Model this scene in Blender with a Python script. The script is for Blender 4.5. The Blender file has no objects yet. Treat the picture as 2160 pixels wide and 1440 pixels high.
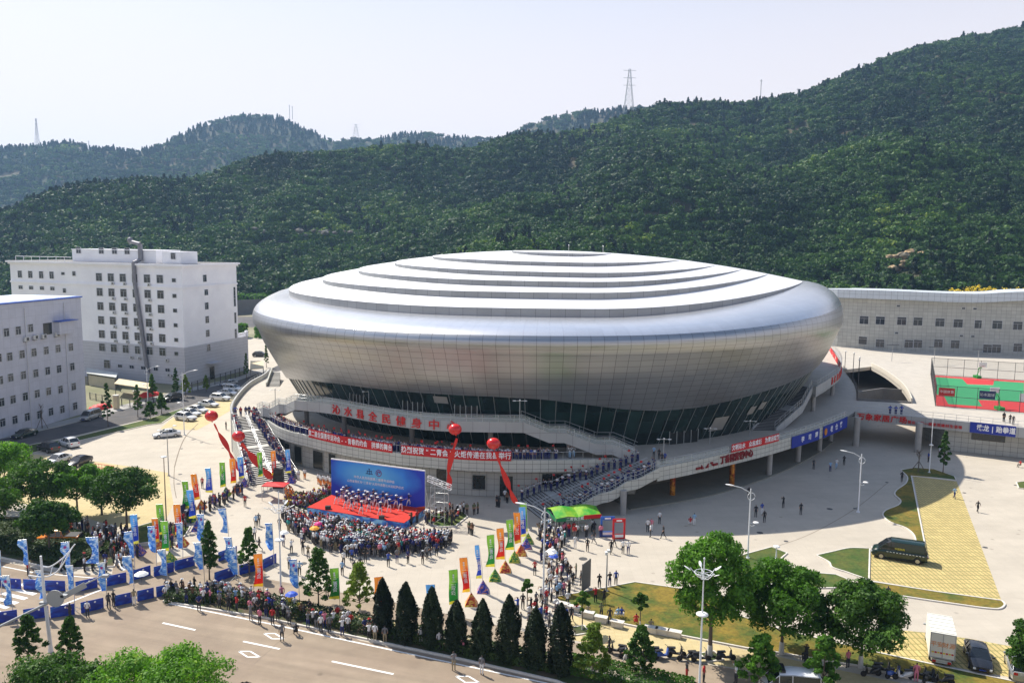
import bpy, bmesh, math, random
import numpy as np
from mathutils import Vector, Matrix
R=math.radians
rng=np.random.default_rng(7); random.seed(7)
scn=bpy.context.scene
COL=scn.collection
# ------------------------------------------------------------------ camera
FPX=1700.; CH=35.; PITCH=math.atan(204/1700); ROLL=0.01
cp,sp_=math.cos(PITCH),math.sin(PITCH); cr,sr=math.cos(ROLL),math.sin(ROLL)
FW=Vector((0,cp,-sp_)); U0=Vector((0,sp_,cp))
RT=Vector((cr,sr*U0.y,sr*U0.z)); UP=Vector((-sr,cr*U0.y,cr*U0.z))
cam=bpy.data.cameras.new('camera'); cam.sensor_width=36; cam.lens=36*FPX/2160; cam.clip_start=0.5; cam.clip_end=9000
camo=bpy.data.objects.new('camera',cam); COL.objects.link(camo)
M=Matrix((RT,UP,-FW)).transposed().to_4x4(); M.translation=Vector((0,0,CH)); camo.matrix_world=M
scn.camera=camo
# ------------------------------------------------------------------ light
SUN_EL=R(50); SX,SY=-0.735,0.678      # horizontal direction towards the sun
w=bpy.data.worlds.new('World'); scn.world=w; w.use_nodes=True
nt=w.node_tree; bg=nt.nodes['Background']
sky=nt.nodes.new('ShaderNodeTexSky'); sky.sky_type='NISHITA'; sky.sun_disc=False
sky.sun_elevation=SUN_EL; sky.sun_rotation=math.atan2(SX,SY); sky.air_density=1.2; sky.dust_density=1.6; sky.ozone_density=2.5; sky.altitude=300
# hazy white band of sky towards the horizon, clearer overhead
tc=nt.nodes.new('ShaderNodeTexCoord'); sx_=nt.nodes.new('ShaderNodeSeparateXYZ'); nt.links.new(tc.outputs['Generated'],sx_.inputs[0])
mr=nt.nodes.new('ShaderNodeMapRange'); mr.interpolation_type='SMOOTHSTEP'; mr.inputs[1].default_value=.12; mr.inputs[2].default_value=.55; mr.inputs[3].default_value=.88; mr.inputs[4].default_value=.05; nt.links.new(sx_.outputs[2],mr.inputs[0])
mx_=nt.nodes.new('ShaderNodeMix'); mx_.data_type='RGBA'; nt.links.new(mr.outputs[0],mx_.inputs[0]); nt.links.new(sky.outputs[0],mx_.inputs[6]); mx_.inputs[7].default_value=(6.5,5.9,5.95,1)
nt.links.new(mx_.outputs[2],bg.inputs[0]); bg.inputs[1].default_value=0.108
sl=bpy.data.lights.new('sun','SUN'); sl.energy=4.6; sl.angle=R(0.6); sl.color=(1,0.94,0.84)
so=bpy.data.objects.new('sun',sl); COL.objects.link(so)
sdir=Vector((SX*math.cos(SUN_EL),SY*math.cos(SUN_EL),math.sin(SUN_EL)))
so.rotation_euler=sdir.to_track_quat('Z','Y').to_euler()
so.location=sdir*300
vs=scn.view_settings; vs.view_transform='Standard'; vs.look='None'; vs.gamma=1; vs.exposure=0.6
try: scn.cycles.max_bounces=6; scn.cycles.transparent_max_bounces=6; scn.cycles.volume_bounces=0; scn.cycles.diffuse_bounces=3
except Exception: pass
# ------------------------------------------------------------------ pixel (2160x1440 photo) -> world on a horizontal level
def ray(px,py):
    return FW+RT*((px-1080)/FPX)+UP*(-(py-720)/FPX)
def at(px,py,z=0.):
    d=ray(px,py); t=(z-CH)/d.z; return Vector((d.x*t,d.y*t,z))
def atY(px,py,Y):
    d=ray(px,py); t=Y/d.y; return Vector((d.x*t,Y,CH+d.z*t))
def over(base,px,py):
    """point straight above 'base' (world xy) seen at photo row py"""
    Y=base[1]; return atY(px,py,Y)
def poly(pts,z=0.): return [at(x,y,z) for x,y in pts]
def prj(v):
    d=Vector(v)-Vector((0,0,CH)); c=(d.dot(RT),d.dot(UP),d.dot(FW)); return 1080+FPX*c[0]/c[2],720-FPX*c[1]/c[2]
# ------------------------------------------------------------------ materials
MATS={}
def nodes(name):
    m=bpy.data.materials.new(name); m.use_nodes=True; n=m.node_tree; b=n.nodes['Principled BSDF']; return m,n,b
def N(n,t,**k):
    x=n.nodes.new(t)
    for a,v in k.items(): setattr(x,a,v)
    return x
def mixc(n,f,a,b,bt='MIX'):
    x=N(n,'ShaderNodeMix',data_type='RGBA',blend_type=bt)
    for i,v in ((0,f),(6,a),(7,b)):
        if hasattr(v,'is_linked') or hasattr(v,'links'): n.links.new(v,x.inputs[i])
        elif i==0: x.inputs[0].default_value=v
        else: x.inputs[i].default_value=tuple(v)+((1,) if len(v)==3 else ())
    return x.outputs[2]
def mth(n,op,a,b=None,c=None):
    x=N(n,'ShaderNodeMath',operation=op)
    for i,v in enumerate((a,b,c)):
        if v is None: continue
        if hasattr(v,'links'): n.links.new(v,x.inputs[i])
        else: x.inputs[i].default_value=v
    return x.outputs[0]
def mat(name,col,rough=.7,metal=0.,var=.12,scale=.6,tile=None,line=None,lw=.03,tint=0.,bump=0.,spec=.4,col2=None,c2s=.12,coat=0.,lcol=None):
    """var: value noise; tile=(w,h) seams on metre UVs; tint: per tile variation; col2: second colour in large patches"""
    if name in MATS: return MATS[name]
    m,n,b=nodes(name); MATS[name]=m
    b.inputs['Roughness'].default_value=rough; b.inputs['Metallic'].default_value=metal
    b.inputs['Specular IOR Level'].default_value=spec
    if coat: b.inputs['Coat Weight'].default_value=coat
    geo=N(n,'ShaderNodeNewGeometry')
    c=N(n,'ShaderNodeRGB'); c.outputs[0].default_value=tuple(col)+(1,); out=c.outputs[0]
    if col2 is not None:
        t=N(n,'ShaderNodeTexNoise'); t.inputs['Scale'].default_value=c2s; t.inputs['Detail'].default_value=6; t.inputs['Roughness'].default_value=.65
        n.links.new(geo.outputs['Position'],t.inputs['Vector'])
        r=N(n,'ShaderNodeMapRange'); r.inputs[1].default_value=.42; r.inputs[2].default_value=.58
        n.links.new(t.outputs[0],r.inputs[0]); out=mixc(n,r.outputs[0],out,col2)
    if var:
        t=N(n,'ShaderNodeTexNoise'); t.inputs['Scale'].default_value=scale; t.inputs['Detail'].default_value=8; t.inputs['Roughness'].default_value=.7
        n.links.new(geo.outputs['Position'],t.inputs['Vector'])
        r=N(n,'ShaderNodeMapRange'); r.inputs[1].default_value=.25; r.inputs[2].default_value=.75; r.inputs[3].default_value=1-var; r.inputs[4].default_value=1+var
        n.links.new(t.outputs[0],r.inputs[0])
        x=N(n,'ShaderNodeVectorMath',operation='SCALE'); n.links.new(out,x.inputs[0]); n.links.new(r.outputs[0],x.inputs['Scale']); out=x.outputs[0]
        if bump:
            bp=N(n,'ShaderNodeBump'); bp.inputs['Strength'].default_value=bump; n.links.new(t.outputs[0],bp.inputs['Height']); n.links.new(bp.outputs[0],b.inputs['Normal'])
    if tile:
        uv=N(n,'ShaderNodeUVMap'); s=N(n,'ShaderNodeSeparateXYZ'); n.links.new(uv.outputs[0],s.inputs[0])
        u=mth(n,'DIVIDE',s.outputs[0],tile[0]); v=mth(n,'DIVIDE',s.outputs[1],tile[1])
        fu=mth(n,'FRACT',u); fv=mth(n,'FRACT',v)
        a=mth(n,'LESS_THAN',fu,lw/tile[0]); bb=mth(n,'LESS_THAN',fv,lw/tile[1]); ln=mth(n,'MAXIMUM',a,bb)
        if tint:
            cb=N(n,'ShaderNodeCombineXYZ'); n.links.new(mth(n,'FLOOR',u),cb.inputs[0]); n.links.new(mth(n,'FLOOR',v),cb.inputs[1])
            wn=N(n,'ShaderNodeTexWhiteNoise'); n.links.new(cb.outputs[0],wn.inputs[0])
            r=N(n,'ShaderNodeMapRange'); r.inputs[3].default_value=1-tint; r.inputs[4].default_value=1+tint; n.links.new(wn.outputs[0],r.inputs[0])
            x=N(n,'ShaderNodeVectorMath',operation='SCALE'); n.links.new(out,x.inputs[0]); n.links.new(r.outputs[0],x.inputs['Scale']); out=x.outputs[0]
        out=mixc(n,ln,out,lcol or tuple(k*.35 for k in col))
    n.links.new(out,b.inputs['Base Color'])
    return m
def emat(name,col,s=1.):
    m,n,b=nodes(name); b.inputs['Emission Color'].default_value=tuple(col)+(1,); b.inputs['Emission Strength'].default_value=s; b.inputs['Base Color'].default_value=tuple(col)+(1,); MATS[name]=m; return m
# ------------------------------------------------------------------ mesh builder
class MB:
    def __init__(s): s.v=[]; s.f=[]; s.uv=[]; s.mi=[]; s.sm=[]
    def face(s,pts,uv=None,mi=0,sm=False):
        k=len(s.v); s.v+= [tuple(p) for p in pts]; s.f.append(list(range(k,k+len(pts)))); s.uv.append(uv); s.mi.append(mi); s.sm.append(sm); return s
    def grid(s,rows,mi=0,sm=True,uv=None,close=False):
        """rows: list of equal-length point lists, shared vertices"""
        k=len(s.v); nr=len(rows); nc=len(rows[0])
        for r in rows: s.v+=[tuple(p) for p in r]
        for i in range(nr-1):
            for j in range(nc if close else nc-1):
                j2=(j+1)%nc
                s.f.append([k+i*nc+j,k+i*nc+j2,k+(i+1)*nc+j2,k+(i+1)*nc+j]); s.mi.append(mi); s.sm.append(sm)
                s.uv.append(None if uv is None else [uv[i][j],uv[i][j+1],uv[i+1][j+1],uv[i+1][j]])
        return s
    def box(s,c,d,rz=0.,mi=0,rx=None):
        """centre, full size"""
        hx,hy,hz=d[0]/2,d[1]/2,d[2]/2
        m=Matrix.Rotation(rz,3,'Z')
        if rx is not None: m=m@rx
        P=[Vector(c)+m@Vector((x*hx,y*hy,z*hz)) for x in(-1,1) for y in(-1,1) for z in(-1,1)]
        for q in ((0,1,3,2),(4,6,7,5),(0,4,5,1),(2,3,7,6),(0,2,6,4),(1,5,7,3)): s.face([P[i] for i in q],mi=mi)
        return s
    def prism(s,pts,z0,z1,mi=0,mt=None,bottom=True):
        pts=[Vector((p[0],p[1])) for p in pts]
        a=sum(pts[i].x*pts[(i+1)%len(pts)].y-pts[(i+1)%len(pts)].x*pts[i].y for i in range(len(pts)))
        if a<0: pts=pts[::-1]
        n=len(pts); u=0
        s.face([(p.x,p.y,z1) for p in pts],mi=mi if mt is None else mt)
        if bottom: s.face([(p.x,p.y,z0) for p in pts[::-1]],mi=mi)
        for i in range(n):
            p,q=pts[i],pts[(i+1)%n]; l=(q-p).length
            s.face([(p.x,p.y,z0),(q.x,q.y,z0),(q.x,q.y,z1),(p.x,p.y,z1)],uv=[(u,z0),(u+l,z0),(u+l,z1),(u,z1)],mi=mi); u+=l
        return s
    def wall(s,path,z0,z1,mi=0,th=0.,closed=False,flip=False):
        """path of xy; z0/z1 numbers or lists; thickness to the left of the path"""
        n=len(path); P=[Vector((p[0],p[1])) for p in path]
        Z0=z0 if hasattr(z0,'__len__') else [z0]*n; Z1=z1 if hasattr(z1,'__len__') else [z1]*n
        nr=[]
        for i in range(n):
            a=P[max(i-1,0)]; b=P[min(i+1,n-1)]; d=(b-a).normalized(); nr.append(Vector((-d.y,d.x)))
        u=[0]
        for i in range(1,n): u.append(u[-1]+(P[i]-P[i-1]).length)
        I=[P[i]+nr[i]*th for i in range(n)]
        for i in range(n-1):
            j=i+1
            s.face([(P[i].x,P[i].y,Z0[i]),(P[j].x,P[j].y,Z0[j]),(P[j].x,P[j].y,Z1[j]),(P[i].x,P[i].y,Z1[i])],uv=[(u[i],Z0[i]),(u[j],Z0[j]),(u[j],Z1[j]),(u[i],Z1[i])],mi=mi)
            if th:
                s.face([(I[j].x,I[j].y,Z0[j]),(I[i].x,I[i].y,Z0[i]),(I[i].x,I[i].y,Z1[i]),(I[j].x,I[j].y,Z1[j])],uv=[(u[j],Z0[j]),(u[i],Z0[i]),(u[i],Z1[i]),(u[j],Z1[j])],mi=mi)
                s.face([(P[i].x,P[i].y,Z1[i]),(P[j].x,P[j].y,Z1[j]),(I[j].x,I[j].y,Z1[j]),(I[i].x,I[i].y,Z1[i])],mi=mi)
                s.face([(I[i].x,I[i].y,Z0[i]),(I[j].x,I[j].y,Z0[j]),(P[j].x,P[j].y,Z0[j]),(P[i].x,P[i].y,Z0[i])],mi=mi)
        if th:
            for i in (0,n-1): 
                q=[(P[i].x,P[i].y,Z0[i]),(P[i].x,P[i].y,Z1[i]),(I[i].x,I[i].y,Z1[i]),(I[i].x,I[i].y,Z0[i])]
                s.face(q if i==0 else q[::-1],mi=mi)
        return s
    def tube(s,pts,r,n=6,mi=0,cap=True):
        pts=[Vector(p) for p in pts]; rr=r if hasattr(r,'__len__') else [r]*len(pts); rows=[]
        up=Vector((0,0,1))
        for i,p in enumerate(pts):
            d=(pts[min(i+1,len(pts)-1)]-pts[max(i-1,0)]).normalized()
            a=d.cross(up if abs(d.z)<.95 else Vector((1,0,0))).normalized(); b=d.cross(a)
            rows.append([p+(a*math.cos(t)+b*math.sin(t))*rr[i] for t in [2*math.pi*k/n for k in range(n)]])
        s.grid(rows,mi=mi,close=True)
        if cap: s.face(rows[0],mi=mi); s.face(rows[-1][::-1],mi=mi)
        return s
    def ball(s,c,r,n=8,mi=0,sc=(1,1,1)):
        rows=[]
        for i in range(n//2+1):
            t=math.pi*i/(n//2); rr=max(math.sin(t),.02)
            rows.append([Vector(c)+Vector((r*sc[0]*rr*math.cos(2*math.pi*k/n),r*sc[1]*rr*math.sin(2*math.pi*k/n),r*sc[2]*math.cos(t))) for k in range(n)])
        s.grid(rows[::-1],mi=mi,close=True); return s
    def arrays(s,V,F,mi=0,sm=False):
        k=len(s.v); s.v+=[tuple(p) for p in V]
        for f in F: s.f.append([k+i for i in f]); s.mi.append(mi); s.sm.append(sm); s.uv.append(None)
        return s
    def build(s,name,mats,parent=None,loc=None,rz=0.):
        me=bpy.data.meshes.new(name); me.from_pydata(s.v,[],s.f)
        mats=mats if isinstance(mats,(list,tuple)) else [mats]
        for m in mats: me.materials.append(m)
        me.polygons.foreach_set('material_index',s.mi); me.polygons.foreach_set('use_smooth',s.sm)
        uvl=me.uv_layers.new(name='UVMap'); data=np.zeros((len(me.loops),2),'f'); k=0
        for f,uv in zip(s.f,s.uv):
            if uv is None:
                a,b,c=[Vector(s.v[f[i]]) for i in (0,1,2)]; nn=(b-a).cross(c-b)
                if nn.length<1e-9 and len(f)>3: nn=(c-b).cross(Vector(s.v[f[3]])-c)
                if nn.length>0: nn.normalize()
                if abs(nn.z)>.8:
                    for i in f: data[k]=s.v[i][:2]; k+=1
                else:
                    t=Vector((-nn.y,nn.x,0)); t=t.normalized() if t.length>0 else Vector((1,0,0))
                    for i in f: data[k]=(s.v[i][0]*t.x+s.v[i][1]*t.y,s.v[i][2]); k+=1
            else:
                for q in uv: data[k]=q; k+=1
        uvl.data.foreach_set('uv',data.ravel()); me.update()
        o=bpy.data.objects.new(name,me); COL.objects.link(o)
        if parent is not None: o.parent=parent
        if loc is not None: o.location=loc
        o.rotation_euler=(0,0,rz)
        return o
def tag(o,label=None,cat=None,group=None,kind=None):
    if label: o['label']=label
    if cat: o['category']=cat
    if group: o['group']=group
    if kind: o['kind']=kind
    return o
def empty(name,label,cat,loc=(0,0,0),rz=0.,group=None):
    o=bpy.data.objects.new(name,None); o.empty_display_size=.3; COL.objects.link(o); o.location=loc; o.rotation_euler=(0,0,rz)
    return tag(o,label,cat,group)
def copy_tree(o,loc=None,rz=None,label=None,parent=None):
    c=o.copy(); COL.objects.link(c); c.parent=parent
    if loc is not None: c.location=loc
    if rz is not None: c.rotation_euler=(0,0,rz)
    if label: c['label']=label
    for ch in o.children: copy_tree(ch,parent=c)
    return c
def text_mesh(s,size,depth=.0,bold=0.):
    """flat/extruded lettering as (verts, faces), centred on x, baseline-centred on z, facing -Y"""
    cu=bpy.data.curves.new('t','FONT'); cu.body=s; cu.size=size; cu.align_x='CENTER'; cu.align_y='CENTER'; cu.extrude=depth; cu.offset=bold; cu.resolution_u=2
    o=bpy.data.objects.new('t',cu); COL.objects.link(o)
    dg=bpy.context.evaluated_depsgraph_get(); me=bpy.data.meshes.new_from_object(o.evaluated_get(dg))
    V=np.empty(len(me.vertices)*3); me.vertices.foreach_get('co',V); V=V.reshape(-1,3)
    F=[list(p.vertices) for p in me.polygons]
    bpy.data.objects.remove(o); bpy.data.meshes.remove(me); bpy.data.curves.remove(cu)
    return V,F
def text_on_path(mb,s,path,zc,size,depth=.04,spacing=None,off=.02,mi=0,bold=.0,s0=None,zslope=None,xs=1.):
    """letters along an xy path (outer side to the right of travel = viewer side), each glyph a flat piece"""
    P=[Vector((p[0],p[1])) for p in path]; L=[0]
    for i in range(1,len(P)): L.append(L[-1]+(P[i]-P[i-1]).length)
    n=len(s); tot=L[-1]; sp=spacing or tot/n
    st=(tot-sp*n)/2 if s0 is None else s0
    xs=xs if abs(xs-1)>.001 else 1.; xs=min(xs,.96*sp/size) if ord(s[0])>255 or ord(s[-1])>255 else xs
    for k,ch in enumerate(s):
        if ch==' ': continue
        d=st+sp*(k+.5)
        i=max(0,min(len(P)-2,next((j for j in range(len(L)-1) if L[j+1]>=d),len(P)-2)))
        t=(P[i+1]-P[i]).normalized(); c=P[i]+t*(d-L[i]); nr=Vector((t.y,-t.x))
        V,F=text_mesh(ch,size,depth,bold)
        z=zc if zslope is None else zc+zslope*(d/tot)
        W=[(c.x+t.x*v[0]*xs+nr.x*(off+depth+v[2]),c.y+t.y*v[0]*xs+nr.y*(off+depth+v[2]),z+v[1]) for v in V]
        mb.arrays(W,F,mi)
    return mb
def smooth_path(pts,n=6):
    P=[Vector(p) for p in pts]; out=[]
    for i in range(len(P)-1):
        a=P[max(i-1,0)];b=P[i];c=P[i+1];d=P[min(i+2,len(P)-1)]
        for k in range(n):
            t=k/n; out.append(.5*((2*b)+(c-a)*t+(2*a-5*b+4*c-d)*t*t+(3*b-a-3*c+d)*t**3))
    out.append(P[-1]); return out
def offset(path,d):
    P=[Vector((p[0],p[1])) for p in path]; o=[]
    for i in range(len(P)):
        t=(P[min(i+1,len(P)-1)]-P[max(i-1,0)]).normalized(); o.append(P[i]+Vector((-t.y,t.x))*d)
    return o
def along(path,step,start=0.):
    """points and tangent angle every 'step' metres"""
    P=[Vector(p) for p in path]; out=[]; d=start; acc=0
    for i in range(1,len(P)):
        seg=(P[i]-P[i-1]); l=seg.length
        while l>0 and d<=acc+l: out.append((P[i-1]+seg*((d-acc)/l),math.atan2(seg.y,seg.x))); d+=step
        acc+=l
    return out
def railing(mb,path,h=1.05,mi=0,step=1.6,rails=(1.0,.55,.1),r=.03):
    """path of 3-D points at foot level"""
    P=[Vector(p) for p in path]
    for k in rails: mb.tube([p+Vector((0,0,h*k)) for p in P],r,4,mi)
    for p,a in along(P,step): mb.tube([p,p+Vector((0,0,h))],r,4,mi,cap=False)
    return mb
# ================================================================== SETTING: ground, roads, hills
def fast_mesh(name,V,F,mats,mi=None,col=None,smooth=False):
    """V (n,3), F (m,k) with one k"""
    V=np.asarray(V,'f'); F=np.asarray(F,'i'); me=bpy.data.meshes.new(name); m,k=F.shape
    me.vertices.add(len(V)); me.vertices.foreach_set('co',V.ravel()); me.loops.add(m*k); me.loops.foreach_set('vertex_index',F.ravel())
    me.polygons.add(m); me.polygons.foreach_set('loop_start',np.arange(0,m*k,k,dtype='i'))
    for q in (mats if isinstance(mats,(list,tuple)) else [mats]): me.materials.append(q)
    if mi is not None: me.polygons.foreach_set('material_index',np.asarray(mi,'i'))
    if col is not None:
        a=me.color_attributes.new('Col','FLOAT_COLOR','POINT'); c=np.ones((len(V),4),'f'); c[:,:3]=col; a.data.foreach_set('color',c.ravel())
    if smooth: me.polygons.foreach_set('use_smooth',[True]*m)
    me.update(calc_edges=True); me.validate(); return me
def streaks(m,ang,amt=.14,sc=(.05,1.1)):
    """wheel-worn streaks and oil spots along a road direction"""
    n=m.node_tree; b=n.nodes['Principled BSDF']; l=b.inputs['Base Color'].links[0].from_socket
    geo=N(n,'ShaderNodeNewGeometry'); mp=N(n,'ShaderNodeMapping'); mp.inputs['Rotation'].default_value=(0,0,-ang); n.links.new(geo.outputs['Position'],mp.inputs[0])
    m2=N(n,'ShaderNodeMapping'); m2.inputs['Scale'].default_value=(sc[0],sc[1],1); n.links.new(mp.outputs[0],m2.inputs[0]); t=N(n,'ShaderNodeTexNoise'); t.inputs['Scale'].default_value=1; t.inputs['Detail'].default_value=5; n.links.new(m2.outputs[0],t.inputs['Vector'])
    r=N(n,'ShaderNodeMapRange'); r.inputs[1].default_value=.3; r.inputs[2].default_value=.7; r.inputs[3].default_value=1-amt; r.inputs[4].default_value=1+amt*.6; n.links.new(t.outputs[0],r.inputs[0])
    v=N(n,'ShaderNodeTexVoronoi'); v.inputs['Scale'].default_value=.33; n.links.new(geo.outputs['Position'],v.inputs['Vector']); r2=N(n,'ShaderNodeMapRange'); r2.inputs[1].default_value=.04; r2.inputs[2].default_value=.10; r2.inputs[3].default_value=.72; r2.inputs[4].default_value=1; n.links.new(v.outputs['Distance'],r2.inputs[0])
    x=N(n,'ShaderNodeVectorMath',operation='SCALE'); n.links.new(l,x.inputs[0]); n.links.new(mth(n,'MULTIPLY',r.outputs[0],r2.outputs[0]),x.inputs['Scale']); n.links.new(x.outputs[0],b.inputs['Base Color'])
def struct(o,kind='structure'): o['kind']=kind; return o
paving=mat('paving',(.455,.405,.33),.85,var=.10,scale=.12,tile=(1.2,1.2),lw=.014,tint=.025,lcol=(.36,.31,.25),bump=.05)
yellow_pav=mat('yellow_paving',(.50,.385,.16),.9,var=.16,scale=.5,tile=(.46,1.1),lw=.13,tint=.10,lcol=(.24,.22,.08))
yellow_flat=mat('yellow_flags',(.50,.41,.22),.9,var=.1,scale=.4,tile=(.6,.3),lw=.012,tint=.05,lcol=(.40,.28,.1))
asphalt=mat('asphalt',(.075,.073,.075),.9,var=.25,scale=.5,col2=(.11,.10,.095),c2s=.08)
tan_road=mat('dusty_road',(.30,.237,.170),.92,var=.16,scale=.35,col2=(.26,.20,.145),c2s=.06,bump=.1)
soil=mat('planting_soil',(.10,.075,.045),.95,var=.4,scale=2.,col2=(.04,.06,.015),c2s=.5)
lawn_m=mat('lawn',(.055,.085,.010),.95,var=.5,scale=3.,col2=(.19,.135,.018),c2s=.22,bump=.6)
lawn_g=mat('lawn_fresh',(.045,.085,.012),.95,var=.45,scale=3.,col2=(.085,.10,.018),c2s=.4,bump=.6)
kerb_m=mat('kerb_stone',(.62,.58,.52),.8,var=.15,scale=2.)
streaks(tan_road,R(-17)); streaks(asphalt,R(35)); streaks(paving,R(10),.06,(.12,.5))
white_paint=mat('road_paint',(.78,.77,.74),.8,var=.12,scale=3.)
concrete=mat('concrete',(.34,.33,.31),.85,var=.12,scale=.8)
dark_conc=mat('dark_concrete',(.16,.155,.15),.85,var=.2,scale=.8)
def sheet(name,pts,z,m,px=True,zz=0.):
    P=poly(pts,zz) if px else [Vector((p[0],p[1],0)) for p in pts]
    b=MB()
    Q=[(p.x,p.y,z) for p in P]
    a=sum(Q[i][0]*Q[(i+1)%len(Q)][1]-Q[(i+1)%len(Q)][0]*Q[i][1] for i in range(len(Q)))
    b.face(Q if a>0 else Q[::-1]); return struct(b.build(name,m))
g=MB(); g.face([(-2500,-200,0),(2500,-200,0),(2500,3500,0),(-2500,3500,0)])
dirt=mat('valley_ground',(.16,.17,.08),.95,var=.3,scale=.05,col2=(.3,.26,.18),c2s=.01)
struct(g.build('ground',dirt))
sheet('plaza',[(-260,1500),(-260,900),(0,925),(150,890),(400,826),(560,783),(620,740),(660,690),(1500,690),(2600,690),(3200,1500)],.004,paving)
sheet('rear_forecourt',[(470,712),(640,712),(650,760),(575,776),(524,794),(500,760)],.007,paving)
sheet('rear_road',[(380,690),(700,690),(700,668),(380,668)],.007,asphalt)
sheet('service_street',[(-350,940),(0,926),(120,901),(185,884),(265,862),(400,826),(500,803),(562,782),(640,745),(660,752),(590,790),(505,817),(415,850),(345,875),(160,918),(75,935),(-50,980),(-350,1090)],.010,asphalt)
sheet('sidewalk',[(0,926),(185,884),(265,862),(400,826),(500,803),(562,782),(555,778),(490,798),(390,820),(262,853),(180,876),(-40,925)],.014,concrete)
sheet('main_road',[(-500,1500),(-500,1130),(0,1183),(120,1208),(236,1214),(244,1150),(330,1150),(330,1186),(415,1168),(560,1200),(560,1262),(640,1300),(760,1350),(980,1395),(1175,1440),(1500,1520),(1400,1900),(-500,1900)],.008,tan_road)
sheet('service_road',[(470,1204),(550,1218),(790,1262),(1000,1308),(1190,1350),(1300,1370),(1500,1402),(1640,1426),(1900,1478),(2300,1560),(2300,1700),(1550,1480),(1400,1437),(1330,1420),(1200,1390),(1000,1345),(800,1300),(640,1268),(560,1250),(470,1235)],.012,tan_road)
sheet('yellow_sidewalk',[(1205,1297),(1572,1370),(1640,1384),(1830,1425),(2100,1480),(2100,1514),(1640,1424),(1500,1399),(1300,1367),(1190,1346)],.018,yellow_flat)
sheet('yellow_verge',[(600,1262),(800,1304),(1000,1349),(1200,1394),(1200,1400),(1000,1356),(800,1318),(640,1286)],.022,yellow_flat)
sheet('parking_bay_yellow',[(-120,990),(0,985),(47,955),(110,962),(194,972),(300,987),(356,997),(360,1030),(366,1062),(352,1092),(300,1112),(245,1110),(140,1080),(0,1052),(-120,1040)],.009,yellow_flat)
sheet('parking_bay_by_cars',[(338,904),(372,874),(430,852),(478,835),(520,820),(492,862),(462,880),(438,895),(415,907)],.010,yellow_flat)
# lawns: raised beds with kerbs
def bed(name,pts,m,z=.09,kerb=True,kw=.16):
    P=poly(pts); b=MB(); b.prism([(p.x,p.y) for p in P],0.0,z); o=struct(b.build(name,m))
    if kerb:
        k=MB(); Q=[(p.x,p.y) for p in P]
        a=sum(Q[i][0]*Q[(i+1)%len(Q)][1]-Q[(i+1)%len(Q)][0]*Q[i][1] for i in range(len(Q)))
        if a>0: Q=Q[::-1]
        Q=Q+[Q[0]]; k.wall(Q,0.,z+.05,th=kw); struct(k.build(name.replace('lawn','kerb') if 'lawn' in name else name+'_kerb',kerb_m))
    return P
def sm2(pts,n=5): return [tuple(p) for p in smooth_path(pts,n)]
lawnA=[(1172,1260),(1250,1246),(1339,1229),(1403,1238),(1480,1250),(1535,1262),(1560,1300),(1650,1330),(1760,1356),(1850,1378),(1990,1408),(2200,1452),(2200,1490),(1990,1447),(1810,1404),(1640,1376),(1572,1366),(1400,1333),(1205,1293)]
bed('lawn_front',lawnA,lawn_m)
lawnB=[(1480,1205),(1558,1174),(1628,1155),(1659,1167),(1646,1178),(1653,1193),(1680,1204),(1714,1209),(1763,1213),(1785,1222),(1795,1240),(1720,1240),(1620,1232),(1530,1226)]
bed('lawn_triangle',lawnB,lawn_g)
bed('lawn_leaf',[(1724,1172)]+sm2([(1724,1172),(1755,1165),(1793,1157),(1833,1158)])[1:]+[(1831,1222),(1818,1218),(1784,1206)]+sm2([(1784,1206),(1757,1197),(1750,1186),(1724,1172)])[1:-1],lawn_g)
bed('lawn_strip',[(1831,1227),(1980,1250),(2112,1268)]+sm2([(2112,1268),(2117,1276),(2104,1284),(2065,1281)])[1:]+[(1960,1266),(1848,1249),(1822,1238)],lawn_m)
wav=sm2([(1900,992),(1915,1006),(1912,1020),(1893,1034),(1889,1044),(1901,1056),(1896,1066),(1870,1077),(1864,1088),(1880,1102),(1912,1114),(1930,1130),(1934,1150)],4)
bed('lawn_wavy',wav+[(1955,1178),(1921,1004),(1970,1008),(2016,1013),(2012,1005),(1970,990),(1930,987)],lawn_m)
sheet('parking_bay_right',[(1926,1004),(2018,1015),(2112,1265),(1980,1247),(1836,1222),(1836,1163),(1955,1180),(1959,1177)],.010,yellow_pav)
sheet('parking_bay_front',[(1906,1329),(1960,1334),(2050,1347),(2114,1359),(2250,1380),(2290,1450),(2135,1428),(1990,1402),(1850,1374)],.010,yellow_pav)
bed('lawn_by_street',[(150,925),(300,888),(415,853),(432,858),(372,872),(340,893),(310,897),(165,930)],lawn_g)
bed('lawn_far_side',[(-60,968),(75,937),(150,926),(165,931),(60,958),(40,972),(0,984),(-60,990)],lawn_g)
bed('lawn_island',[(2145,1018),(2190,1012),(2190,1035),(2150,1030)],lawn_g)
med=[(345,1268),(420,1255),(520,1258),(640,1290),(800,1322),(1000,1362),(1200,1404),(1330,1440),(1600,1500),(1500,1560),(1175,1436),(980,1391),(760,1345),(560,1303)]
bed('planted_median',med,soil,.10)
bed('planted_bed_left',[(-200,1100),(0,1090),(60,1092),(180,1130),(250,1150),(240,1195),(120,1200),(0,1175),(-200,1140)],soil,.1)
bed('planted_bed_stage_left',[(612,1040),(700,1052),(700,1060),(652,1080),(600,1062)],lawn_g,.1)
bed('planted_bed_stage_right',[(905,1085),(975,1080),(985,1090),(960,1110),(925,1112),(900,1100)],lawn_g,.1)
bed('planted_bed_plaza',[(262,1120),(330,1100),(400,1112),(388,1132),(330,1142),(270,1150)],lawn_g,.1)
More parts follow.
